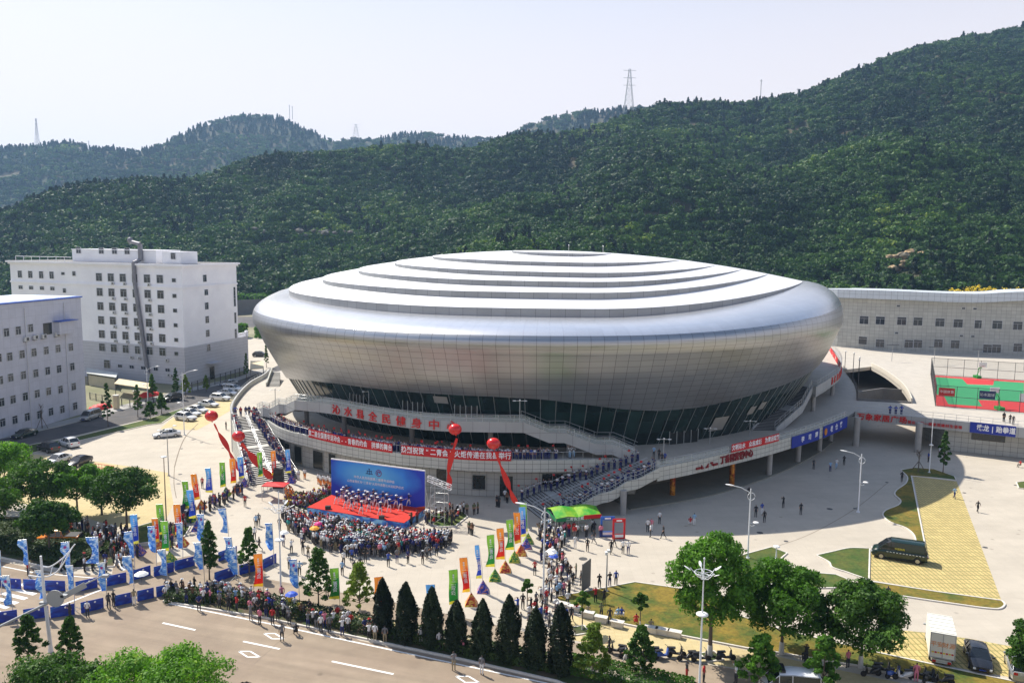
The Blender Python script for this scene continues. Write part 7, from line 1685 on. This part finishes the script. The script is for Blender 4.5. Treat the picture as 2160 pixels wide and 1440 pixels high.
def person_template(kind,lvl):
    J,E=skel(kind); names=list(J); me=bpy.data.meshes.new('t'); me.from_pydata([J[k][0] for k in names],[(names.index(a),names.index(b)) for a,b in E],[])
    o=bpy.data.objects.new('t',me); COL.objects.link(o); md=o.modifiers.new('s','SKIN'); 
    for i,k in enumerate(names): d=me.skin_vertices[0].data[i]; r=J[k][1]; d.radius=(r,r*(.78 if k in('pel','sp','ch') else 1)); d.use_root=(k=='pel')
    if lvl: ms=o.modifiers.new('u','SUBSURF'); ms.levels=lvl
    dg=bpy.context.evaluated_depsgraph_get(); ev=bpy.data.meshes.new_from_object(o.evaluated_get(dg)); V=np.empty(len(ev.vertices)*3); ev.vertices.foreach_get('co',V); V=V.reshape(-1,3); F=[]
    for p in ev.polygons:
        v=list(p.vertices); F.append(v if len(v)==4 else v+[v[-1]] if len(v)==3 else v[:4])
    bpy.data.objects.remove(o); bpy.data.meshes.remove(me)
    # regions: 0 skin,1 hair,2 top,3 sleeves,4 bottom,5 shoes,6 shoulder yoke
    def dist(P,a,b): a,b=np.array(a),np.array(b); t=np.clip(((P-a)@(b-a))/max(((b-a)@(b-a)),1e-9),0,1); return np.linalg.norm(P-(a+t[:,None]*(b-a)),axis=1)
    B=[];Rg=[]
    for a,b in E:
        B.append(dist(V,J[a][0],J[b][0])-.5*(J[a][1]+J[b][1])); 
        Rg.append({'pel':4 if b[0]=='g' else 2,'sp':2,'ch':6 if b[0]=='a' else (2 if b!='ne' else 6),'ne':0,'he':1}.get(a,None) if a in('pel','sp','ch','ne','he') else (3 if a[0]=='a' and a[2]=='0' else 0 if a[0]=='a' else (5 if a[2]=='2' else 4)))
    reg=np.array(Rg)[np.argmin(np.array(B),0)]
    hz_=J['he'][0][2]; hy=J['he'][0][1]; hd=(V[:,2]>hz_-.09)&(reg<=1)&(np.abs(V[:,0])<.14)&(V[:,1]<hy+.2)&(V[:,2]>J['ne'][0][2]+.03)
    hair=hd&((V[:,2]>hz_+.055)|(V[:,1]<hy-.02)); reg[hd]=0; reg[hair]=1
    reg[(reg==2)&(V[:,2]<J['pel'][0][2]-.02)]=4
    F=np.array([f for f in F if len(set(f))>=3],'i'); F=np.where(F>=0,F,0)
    V=V.copy(); V[:,2]-=V[:,2].min(); return V,F,reg,J['ht'][0]
KINDS=['stand','folded','behind','phone','hips','wave','walk','dance','sit','wide']
TPL={k:(person_template(k,1),person_template(k,0)) for k in KINDS}
pm_,pn_,pb_=nodes('people'); at_=N(pn_,'ShaderNodeAttribute',attribute_name='Col'); pn_.links.new(at_.outputs['Color'],pb_.inputs['Base Color']); pb_.inputs['Roughness'].default_value=.8
COLS={'white':(.68,.68,.68),'black':(.015,.015,.017),'red':(.42,.02,.02),'blue':(.03,.07,.35),'navy':(.012,.018,.12),'grey':(.16,.16,.17),'pink':(.60,.18,.25),'teal':(.03,.26,.24),'dark':(.03,.03,.035),'yellow':(.65,.50,.05),'lime':(.35,.60,.05),'orange':(.75,.22,.02),'lightblue':(.25,.42,.62),'brown':(.12,.06,.03),'khaki':(.28,.23,.14),'purple':(.15,.05,.2),'camo':(.10,.12,.06)}
SKIN=(.36,.20,.13)
CW={'light blue':'lightblue'}
def person_arrays(P,lvl):
    """P: dict kind,x,y,z,rz,h,top,bot,hat,yoke"""
    V,F,reg,ht=TPL[P['kind']][lvl]; s=P['h']/1.72; c,sn=math.cos(P['rz']),math.sin(P['rz'])
    col=np.zeros((len(V),3)); cl={0:SKIN,1:(.012,.010,.010),2:COLS[P['top']],3:COLS[P['top']],4:COLS[P['bot']],5:(.03,.03,.03) if P.get('shoe')!='white' else (.6,.6,.6),6:COLS[P.get('yoke') or P['top']]}
    for k,v in cl.items(): col[reg==k]=v
    V=V.copy(); V[:,0]*=P.get('wx',1.)
    if P.get('hat'):
        n=10; a=np.linspace(0,2*np.pi,n,endpoint=False); r=[.19 if P['hat']=='wide' else .155,.115,.10,.02]; z=[.0,.005,.075,.105]; hv=np.concatenate([np.stack([np.cos(a)*q,np.sin(a)*q+(.03 if i==0 else 0)+ht[1],np.full(n,ht[2]-.005+zz)],1) for i,(q,zz) in enumerate(zip(r,z))])
        hf=[[i*n+j,i*n+(j+1)%n,(i+1)*n+(j+1)%n,(i+1)*n+j] for i in range(3) for j in range(n)]; F=np.concatenate([F,np.array(hf)+len(V)]); V=np.concatenate([V,hv]); col=np.concatenate([col,np.tile(np.array(COLS[P.get('hatc','white')]),(len(hv),1))])
    if P.get('flagc') or P.get('umb'):
        pass
    if P.get('flagc'):
        b=np.array([[.30,.16,1.75],[.31,.17,1.75],[.33,.17,2.25],[.32,.16,2.25],[.33,.17,1.95],[.68,.20,1.93],[.66,.22,2.22],[.33,.17,2.25]]); F=np.concatenate([F,np.array([[0,1,2,3],[4,5,6,7]])+len(V)]); V=np.concatenate([V,b]); col=np.concatenate([col,np.tile(np.array(COLS[P['flagc']]),(8,1))])
    V=V*s; X=V[:,0]*c-V[:,1]*sn; Y=V[:,0]*sn+V[:,1]*c
    return np.stack([X,Y,V[:,2]],1),F,col
PEOPLE=[]
pr=random.Random(99)
def rc(pal): 
    t=pr.random()*sum(w for _,w in pal)
    for c,w in pal:
        t-=w
        if t<=0: return c
    return pal[-1][0]
MIXP=[('white',30),('black',28),('red',7),('navy',8),('grey',14),('blue',5),('pink',5),('teal',2),('brown',3),('lightblue',4),('yellow',1),('khaki',3)]
BOTP=[('dark',50),('black',25),('navy',14),('grey',8),('khaki',3)]
def face_to(p,q): return math.atan2(-(q[0]-p[0]),q[1]-p[1])
def add(p,kind='stand',rz=0.,top=None,bot=None,hat=None,z=0.,h=None,place='',wgt=1.,lab=None,**k):
    PEOPLE.append(dict(kind=kind,x=p[0],y=p[1],z=z,rz=rz,h=h or pr.uniform(1.60,1.78),top=top or rc(MIXP),bot=bot or rc(BOTP),hat=hat,place=place,wgt=wgt,lab=lab,**k))
def inpoly(x,y,P):
    c=False
    for i in range(len(P)):
        a,b=P[i],P[i-1]
        if (a[1]>y)!=(b[1]>y) and x<(b[0]-a[0])*(y-a[1])/(b[1]-a[1])+a[0]: c=not c
    return c
def fill(pts,dist,target,place,kinds,n_max=999,pal=None,hatp=.15,jit=.5,wgt=1.,z=0.,h=None,bots=None,hatc='white',cond=None):
    Q=[at(x,y,z).xy for x,y in pts]; x0,x1=min(q.x for q in Q),max(q.x for q in Q); y0,y1=min(q.y for q in Q),max(q.y for q in Q); got=[]
    ny=int((y1-y0)/(dist*.87))+1
    for j in range(ny):
        y=y0+j*dist*.87; x=x0+(j%2)*dist/2
        while x<x1:
            xx,yy=x+pr.uniform(-1,1)*dist*.25*jit*2,y+pr.uniform(-1,1)*dist*.25*jit*2
            if inpoly(xx,yy,Q) and (cond is None or pr.random()<cond): got.append((xx,yy))
            x+=dist
    pr.shuffle(got)
    for p in got[:n_max]:
        tg=target if not callable(target) else target(p); add(p,pr.choice(kinds),face_to(p,tg)+pr.gauss(0,.35),rc(pal) if pal else None,rc(bots) if bots else None,('cap' if pr.random()<hatp else None),z,h and h*pr.uniform(.94,1.05),place,wgt,hatc=hatc if pr.random()<.7 else 'red')
stage_c=(sFL+sFR+sBR+sBL)/4
ST=['stand','stand','folded','behind','phone','stand','wave']
SP2=['stand','folded','behind','hips','stand','wide']
# dancers: regular staggered rows on the stage
dn=0
for px,py in ((711,1062),(721,1057),(725,1052),(730,1071),(733,1060),(737,1066),(742,1076),(745,1062),(752,1072),(757,1058),(763,1083),(768,1068),(771,1060),(776,1062),(779,1078),(784,1071),(788,1057),(793,1066),(797,1074),(803,1085),(808,1062),(816,1068),(822,1079),(836,1070),(846,1076),(863,1067),(731,1049)):
    p=at(px,py,SZ); add(p.xy,'dance',math.pi+.1+pr.gauss(0,.08),'navy','white','wide',SZ,1.72,'on the red stage',1.5,shoe='white',lab='dancer')
# audience
aud=[(594,1092),(648,1101),(700,1110),(760,1122),(850,1140),(930,1138),(958,1144),(940,1158),(900,1166),(850,1170),(795,1178),(735,1172),(690,1160),(650,1145),(605,1120)]
fill(aud,.62,stage_c,'before the stage',ST,pal=[('white',28),('red',10),('black',32),('navy',12),('grey',6),('pink',6),('lightblue',4),('teal',2),('lime',1)],hatp=.35)
fill([(596,1140),(650,1150),(700,1165),(800,1182),(870,1180),(960,1168),(955,1178),(860,1196),(780,1196),(690,1186),(620,1172),(590,1160)],1.5,stage_c,'behind the audience',SP2+['phone'],wgt=1.25,cond=.6)
fill([(600,1060),(640,1050),(700,1035),(706,1040),(650,1072),(600,1078)],.62,stage_c,'seated left of the stage',['sit','sit','stand'],pal=[('red',24),('brown',30),('white',20),('purple',18),('yellow',4)],hatp=.15,h=1.45,wgt=.8,hatc='yellow')
for px,py in ((604,1046),(609,1058),(612,1048),(618,1056),(606,1063),(615,1050)): add(at(px,py).xy,'wave',pr.uniform(2,4),'orange','orange',None,0,1.7,'beside the red canopy',.9)
for px,py in ((630,1012),(643,1010),(672,1020),(677,1024),(683,1023),(688,1026),(693,1024),(697,1028)): add(at(px,py).xy,'stand',pr.uniform(2.5,3.6),'white','orange' if px>640 else 'white',None,0,1.62,'left of the blue backdrop',.9)
fill([(860,1108),(900,1112),(960,1108),(985,1085),(960,1080),(915,1092),(868,1098)],1.0,stage_c,'right of the stage',['stand','sit','phone'],pal=[('black',30),('white',25),('red',20),('brown',15)],cond=.8)
for px,py in ((978,1082),(985,1086),(1000,1085),(1008,1083),(990,1125),(996,1128),(1048,1068),(1053,1069),(1070,1060)): add(at(px,py).xy,'stand',pr.uniform(1,4),pr.choice(['black','camo','brown']),'black',None,0,1.62,'near the right stair foot',1.1)
# roadside crowd behind the kerb
mid=[at(x,y).xy for x,y in ((345,1262),(440,1266),(560,1292),(700,1322),(850,1350))]
def tgt_stage(p): return (stage_c.x,stage_c.y)
fill([(345,1250),(420,1246),(520,1262),(600,1285),(700,1308),(790,1328),(790,1352),(700,1338),(560,1306),(440,1280),(380,1272),(345,1270)],.80,tgt_stage,'in the roadside crowd',['stand','folded','phone','behind'],wgt=1.0,hatp=.22,cond=.80)
fill([(790,1330),(1000,1372),(1195,1412),(1195,1424),(1000,1386),(790,1350)],1.25,tgt_stage,'among the cypresses',['stand','folded','behind'],wgt=.9,cond=.7)
for px,py,t_,b_,k_ in ((420,1288,'navy','black','behind'),(548,1318,'pink','dark','stand'),(575,1317,'red','dark','stand'),(595,1352,'grey','dark','stand'),(529,1308,'grey','grey','phone'),(677,1333,'white','dark','stand'),(722,1340,'white','navy','phone'),(791,1352,'white','khaki','stand'),(812,1356,'grey','khaki','stand'),(849,1360,'teal','grey','stand'),(957,1413,'grey','khaki','folded'),(1016,1422,'grey','white','stand'),(625,1340,'black','black','sit'),(888,1358,'white','white','stand'),(595,1268,'pink','dark','stand'),(690,1255,'white','dark','stand'),(185,1302,'white','dark','stand'),(148,1306,'dark','dark','hips'),(230,1284,'dark','dark','stand'),(283,1276,'khaki','white','stand'),(60,1215,'red','dark','stand'),(240,1280,'dark','dark','folded')):
    add(at(px,py).xy,k_,pr.uniform(-.6,.6),t_,b_,None,0,1.72,'on the asphalt' if px<1000 and py>1285 else 'near the blue cordon boards',2.2)
# people under the left trees
fill([(110,1118),(160,1108),(250,1128),(258,1150),(215,1140),(130,1128)],1.0,tgt_stage,'under the left trees',['stand','folded','behind'],cond=.8,wgt=.9,pal=[('black',40),('grey',20),('red',10),('white',15)])
fill([(175,1118),(262,1128),(300,1160),(290,1195),(250,1200),(215,1170)],.95,tgt_stage,'by the parked bikes at left',['stand','folded','sit','behind'],cond=.75,wgt=.9,pal=[('black',45),('grey',15),('red',8),('white',15),('navy',10)])
fill([(120,1205),(170,1195),(230,1188),(250,1196),(235,1208),(160,1212)],1.1,tgt_stage,'behind the far row of blue boards',['stand','folded'],cond=.85,wgt=.9)
fill([(342,1150),(372,1105),(405,1092),(440,1070),(480,1052),(500,1043),(515,1036),(520,1042),(480,1062),(440,1082),(410,1105),(385,1130),(360,1160)],.85,tgt_stage,'along the left row of flags',['stand','folded','phone'],cond=.7,wgt=.9,pal=[('black',45),('grey',10),('red',10),('white',15),('navy',20)])
# queue column right
fill([(1128,1120),(1180,1112),(1195,1150),(1192,1180),(1215,1235),(1218,1256),(1178,1262),(1180,1290),(1205,1310),(1180,1330),(1090,1335),(1085,1290),(1135,1265),(1150,1225),(1140,1180),(1145,1150)],.92,tgt_stage,'in the right queue',['stand','folded','phone','behind'],cond=.78,wgt=1.05,hatp=.2)
fill([(1170,1128),(1268,1120),(1268,1136),(1175,1142)],.9,lambda p:(p[0],p[1]+5),'at the green tent',['stand','folded'],cond=.85,wgt=.95,pal=[('white',35),('red',25),('black',25),('pink',8)])
# lone people, read from the photo: (feet px, pose, heading towards px, top, bottom, place)
LONE=[(1213,1157,'stand',0,'white','white','south of the green tent'),(1239,1163,'behind',0,'black','black','south of the green tent'),(1253,1146,'walk',1,'dark','grey','south of the green tent'),(1289,1167,'walk',2,'black','black','near the red photo frame'),(1295,1153,'walk',3,'red','black','near the red photo frame'),(1314,1167,'stand',0,'white','black','near the red photo frame'),(1325,1168,'stand',0,'white','navy','near the red photo frame'),
(1128,1212,'folded',2,'red','black','left of the ringed lamp'),(1215,1218,'folded',1,'camo','dark','right of the queue'),(1225,1234,'stand',1,'dark','dark','right of the queue'),(1264,1241,'folded',0,'black','dark','left of the camera pole'),(1286,1237,'folded',0,'black','navy','right of the camera pole'),(1299,1234,'stand',0,'blue','dark','right of the camera pole'),(1256,1271,'phone',0,'red','black','on the lawn corner'),(1274,1274,'folded',0,'black','black','on the lawn corner'),(1202,1255,'stand',1,'black','black','right of the queue'),(1190,1258,'stand',0,'pink','navy','right of the queue'),(1181,1258,'stand',0,'lightblue','dark','right of the queue'),
(1197,1280,'stand',0,'white','black','beside the lawn corner'),(1205,1313,'walk',2,'dark','dark','on the yellow pavement'),(1216,1292,'sit',0,'red','dark','on the lawn kerb'),(1240,1298,'sit',0,'khaki','khaki','on the lawn kerb'),(1268,1305,'folded',0,'camo','dark','on the lawn kerb'),(1286,1316,'stand',0,'dark','dark','on the yellow pavement'),(1304,1304,'sit',0,'lightblue','white','on the lawn kerb'),(1311,1304,'sit',0,'blue','white','on the lawn kerb'),(1342,1318,'sit',0,'red','red','on the lawn kerb'),(1373,1330,'sit',0,'khaki','dark','on the lawn kerb'),
(1285,1377,'walk',1,'dark','dark','on the service road'),(1320,1398,'walk',1,'grey','white','on the service road'),(1448,1432,'stand',3,'dark','red','on the service road'),(1484,1440,'stand',3,'red','dark','at the foot of the tall lamp'),(1552,1440,'wave',1,'white','dark','left of the white ambulance van'),
(1391,1104,'stand',2,'white','black','on the shaded plaza'),(1366,1121,'stand',2,'white','black','on the shaded plaza'),(1374,1120,'stand',2,'pink','white','on the shaded plaza'),(1399,1135,'walk',1,'black','black','on the shaded plaza'),(1464,1108,'stand',0,'lightblue','white','on the shaded plaza'),(1456,1108,'sit',0,'red','white','on the shaded plaza'),(1372,1132,'stand',1,'white','dark','on the shaded plaza'),(1594,1090,'stand',2,'black','black','beside the shaded plaza lamp'),(1607,1085,'stand',2,'blue','white','beside the shaded plaza lamp'),(1612,1102,'stand',0,'black','black','beside the shaded plaza lamp'),(1652,1071,'phone',0,'black','dark','in the middle of the shaded plaza'),(1689,1085,'stand',2,'black','dark','in the middle of the shaded plaza'),(1716,989,'stand',2,'dark','dark','by the shaded columns'),(1751,994,'stand',2,'lightblue','navy','by the shaded columns'),(1764,988,'walk',2,'white','lightblue','by the shaded columns'),(1780,981,'folded',0,'black','dark','by the shaded columns'),(1579,1050,'stand',2,'dark','dark','behind the shaded plaza lamp'),
(1902,1016,'walk',0,'black','black','at the wavy lawn tip'),(2013,1051,'walk',2,'lightblue','navy','on the right yellow parking bay'),(2062,1080,'walk',2,'black','black','on the right plaza'),(1958,974,'stand',1,'blue','dark','beside the undercroft opening'),(1981,962,'stand',1,'white','dark','beside the undercroft opening'),(2152,985,'sit',1,'red','dark','at the right wall foot'),
(517,1068,'stand',2,'red','black','left of the stage lamp'),(546,1108,'stand',2,'grey','dark','left of the stage lamp'),(540,1112,'stand',2,'lightblue','dark','left of the stage lamp'),(537,1138,'stand',0,'white','black','left of the stage lamp'),(547,1160,'walk',1,'dark','dark','left of the stage lamp'),(427,1029,'stand',2,'red','dark','behind the left row of flags'),(477,906,'stand',3,'black','black','beside the ramp'),(590,1118,'stand',0,'dark','dark','beside the stage lamp'),(598,1152,'stand',0,'navy','navy','beside the stage lamp'),(610,1200,'stand',0,'white','dark','left of the audience'),(632,1213,'hips',0,'lightblue','dark','left of the audience'),(725,1192,'stand',0,'white','dark','behind the rear audience'),(722,1213,'stand',0,'lightblue','dark','behind the rear audience'),(748,1212,'stand',0,'dark','dark','behind the rear audience'),(760,1205,'stand',0,'dark','dark','behind the rear audience'),(905,1175,'wide',0,'dark','dark','right behind the audience'),(921,1172,'hips',0,'navy','dark','right behind the audience'),(900,1175,'stand',0,'black','black','right behind the audience'),
(1052,1070,'stand',0,'dark','dark','at the grey wall'),(1065,1056,'stand',0,'white','dark','at the grey wall'),(1700,1396,'phone',0,'dark','dark','under the third lawn tree'),(1697,1398,'sit',0,'dark','dark','under the third lawn tree'),(1788,1408,'stand',0,'pink','dark','under the third lawn tree'),(1872,1268,'stand',0,'dark','dark','behind the third lawn tree'),(1622,1395,'stand',0,'grey','dark','under the middle lawn tree'),(1932,1437,'stand',0,'pink','pink','among the scooters by the box truck')]
for px,py,k_,d_,t_,b_,pl in LONE:
    add(at(px,py).xy,k_,{0:0,1:1.6,2:3.2,3:4.5}[d_]+pr.uniform(-.4,.4),t_,b_,None,0,1.7,pl,2.5)
for px,py,t_ in ((1877,874,'blue'),(1889,875,'blue'),(1901,874,'blue'),(2117,889,'dark'),(2130,893,'black'),(2137,896,'dark')):
    add(at(px,py,PZ).xy,'hips' if t_=='blue' else 'stand',3.1,t_,'navy' if t_=='blue' else 'dark',None,PZ,1.7,'above the red deck letters' if t_=='blue' else 'below the near hoop',1.6)
for px,py,t_ in ((1379,965,'lightblue'),(1390,970,'dark'),(1396,979,'dark'),(1402,978,'blue')): add(at(px,py,PZ).xy,'stand',2.5,t_,'dark',None,PZ,1.7,'at the top of the right stairs',1.4)
for px,py,t_ in ((497,877,'blue'),(508,878,'red'),(519,877,'navy'),(526,876,'navy'),(536,877,'navy')): add(at(px,py,PZ).xy,'hips' if px==497 else 'stand',3.1,t_,'navy',None,PZ,1.7,'atop the left stairs',1.3)
# students lining the stairs
def line_up(A,B,rows,n,place,inset,hd):
    for k in range(n):
        f=(k+.5)/n; p=A.lerp(B,f)+inset*pr.uniform(.8,1.2); z=zrow(rows,f); add(p,pr.choice(['wave','stand','wave','folded']),hd+pr.gauss(0,.25),'navy','navy',None,z,1.6,place,.8,yoke='white' if pr.random()<.6 else 'navy',flagc='red' if pr.random()<.3 else None)
dl=(LB[1]-LB[0]).normalized()
line_up(LB[0],LT_[0],LROWS,26,'lining the west stairs left',dl*.45,math.pi+.2); line_up(LB[1],LT_[1],LROWS,30,'lining the west stairs right',-dl*.4,math.pi-.3); line_up(LB[1],LT_[1],LROWS,26,'lining the west stairs right',-dl*1.0,math.pi-.3)
dr=(RB_[1]-RB_[0]).normalized()
line_up(RB_[0],RT_[0],RROWS,21,'lining the near side of the east stairs',dr*.5,math.pi*.9); line_up(RB_[1],RT_[1],RROWS,21,'lining the far side of the east stairs',-dr*.5,math.pi*.9)
# balcony students
for off_,st_,sx_ in ((.55,.50,0.),(1.1,.6,.3)):
    pp_=offset(RING,off_)
    for p,a in along([Vector((q.x,q.y,0)) for q in pp_],st_,sx_):
        px=prj((p.x,p.y,PZ))[0]
        if 562<px<1180 and pr.random()<.93: add(p.xy,pr.choice(['wave','stand','phone']),a+math.pi+pr.gauss(0,.3),pr.choice(['navy','navy','navy','blue','white']),'navy',None,PZ+.02,1.62,'behind the balcony banners',.5,yoke='white' if pr.random()<.5 else None,flagc='red' if pr.random()<.18 else None)
for px,py in ((1202,966),(1210,965)): add(at(px,py,PZ).xy,'wave',3.1,'white','lightblue',None,PZ,1.65,'at the open end of the balcony',1.)
# rank by size in the picture: the 300 that show largest are individuals
for P in PEOPLE:
    d=(Vector((P['x'],P['y'],P['z']))-Vector((0,0,CH))).dot(FW); P['s']=FPX*P['h']/d*P['wgt']; P['px']=prj((P['x'],P['y'],P['z']))[0]
PEOPLE=[P for P in PEOPLE if -20<P['px']<2180]
PEOPLE.sort(key=lambda P:-P['s']); IND=PEOPLE[:298]; REST=PEOPLE[298:]
POSE={'stand':'standing','folded':'arms folded','behind':'hands behind back','phone':'phone raised','hips':'hands on hips','wave':'arm raised','walk':'walking','sit':'sitting','wide':'feet apart','dance':'arm stretched'}
ORD=o9+['twenty-%s'%x for x in o9[:9]]+['thirtieth']+['thirty-%s'%x for x in o9[:9]]+['fortieth']
import collections
groups=collections.defaultdict(list)
for P in IND:
    cw=lambda c:{'lightblue':'light blue','camo':'camouflage'}.get(c,c)
    if P['lab']=='dancer': P['d']='dancer in white hat and trousers'; P['place']='on the red stage'
    else: P['d']='person in %s%s, %s'%((cw(P['top'])+' top' if P['top']!=P['bot'] else 'all '+cw(P['top'])),(' and cap' if P['hat'] else ''),POSE[P['kind']])
    groups[(P['d'],P['place'])].append(P)
for (d,pl),L in groups.items():
    L.sort(key=lambda P:P['px'])
    for i,P in enumerate(L): P['label']=d+((' '+ORD[min(i,len(ORD)-1)]+' from left' if len(L)>1 else ',') +' '+pl).replace(', ,',',')
gi=0
for P in IND:
    V,F,col=person_arrays(P,0); me=fast_mesh('person',V,F,pm_,col=col,smooth=True); o=bpy.data.objects.new('person',me); COL.objects.link(o); o.location=(P['x'],P['y'],P['z']); lb=P['label'].split(); o['label']=' '.join(lb); o['category']='person'; o['group']='people '+P['place']
VV=[];FF=[];CC=[];k0=0
for P in REST:
    V,F,col=person_arrays(P,1); V=V+np.array([P['x'],P['y'],P['z']]); VV.append(V); FF.append(F+k0); CC.append(col); k0+=len(V)
me=fast_mesh('crowd',np.concatenate(VV),np.concatenate(FF),pm_,col=np.concatenate(CC),smooth=True); o=bpy.data.objects.new('crowd',me); COL.objects.link(o); o['kind']='stuff'; o['label']='dense festive crowd on the stairs, balcony and before the stage'
print('PEOPLE',len(PEOPLE),len(IND),len(REST),'tplverts',[len(TPL[k][0][0]) for k in KINDS],[len(TPL[k][1][0]) for k in KINDS])
# umbrellas held in the crowd
for lb,px,py,c,r_ in (('blue umbrella above the roadside crowd',616,1297,'umb_blue',.62),('orange umbrella in the rear audience',664,1150,'umb_orange',.6),('white umbrella at the left rear of the audience',600,1160,'umb_white',.6),('white umbrella in the queue by the ringed lamp',1163,1200,'umb_white',.6),('blue umbrella in the queue by the ringed lamp',1167,1212,'umb_blue',.55),('white umbrella behind the near blue boards',300,1252,'umb_white',.7),('small magenta umbrella in the audience',672,1140,'umb_pink',.5)):
    cc={'umb_blue':(.04,.1,.5),'umb_orange':(.8,.35,.03),'umb_white':(.75,.75,.72),'umb_pink':(.6,.03,.2)}[c]; p=at(px,py); e=empty('umbrella',lb,'umbrella',p+Vector((0,0,0)),0,'umbrellas in the crowd'); b=MB(); n=8; z=2.05
    top_=Vector((0,0,z+.28)); ring_=[Vector((r_*math.cos(a),r_*math.sin(a),z)) for a in np.linspace(0,6.283,n+1)[:-1]]; mid_=[Vector((r_*.6*math.cos(a),r_*.6*math.sin(a),z+.2)) for a in np.linspace(0,6.283,n+1)[:-1]]; b.grid([ring_,mid_],close=True,sm=False)
    for i in range(n): b.face([mid_[i],mid_[(i+1)%n],top_])
    b.build('canopy',mat(c,cc,.5),e); b=MB(); b.tube([(0,0,1.2),(0,0,z+.33)],.012,4); b.build('shaft',trim,e)
# ================================================================== HAZE (even air in one closed box)
hz=MB(); hz.box((0,1690,160),(5300,3820,345)); ho=hz.build('haze',None); ho.data.materials.clear()
hm=bpy.data.materials.new('haze'); hm.use_nodes=True; hm.node_tree.nodes.clear()
out=hm.node_tree.nodes.new('ShaderNodeOutputMaterial'); pv=hm.node_tree.nodes.new('ShaderNodeVolumePrincipled')
pv.inputs['Color'].default_value=(.40,.66,1.,1); pv.inputs['Density'].default_value=.00014; pv.inputs['Anisotropy'].default_value=.3
hm.node_tree.links.new(pv.outputs[0],out.inputs['Volume']); ho.data.materials.append(hm); ho['kind']='stuff'; ho['label']='thin pale blue haze in the valley air'
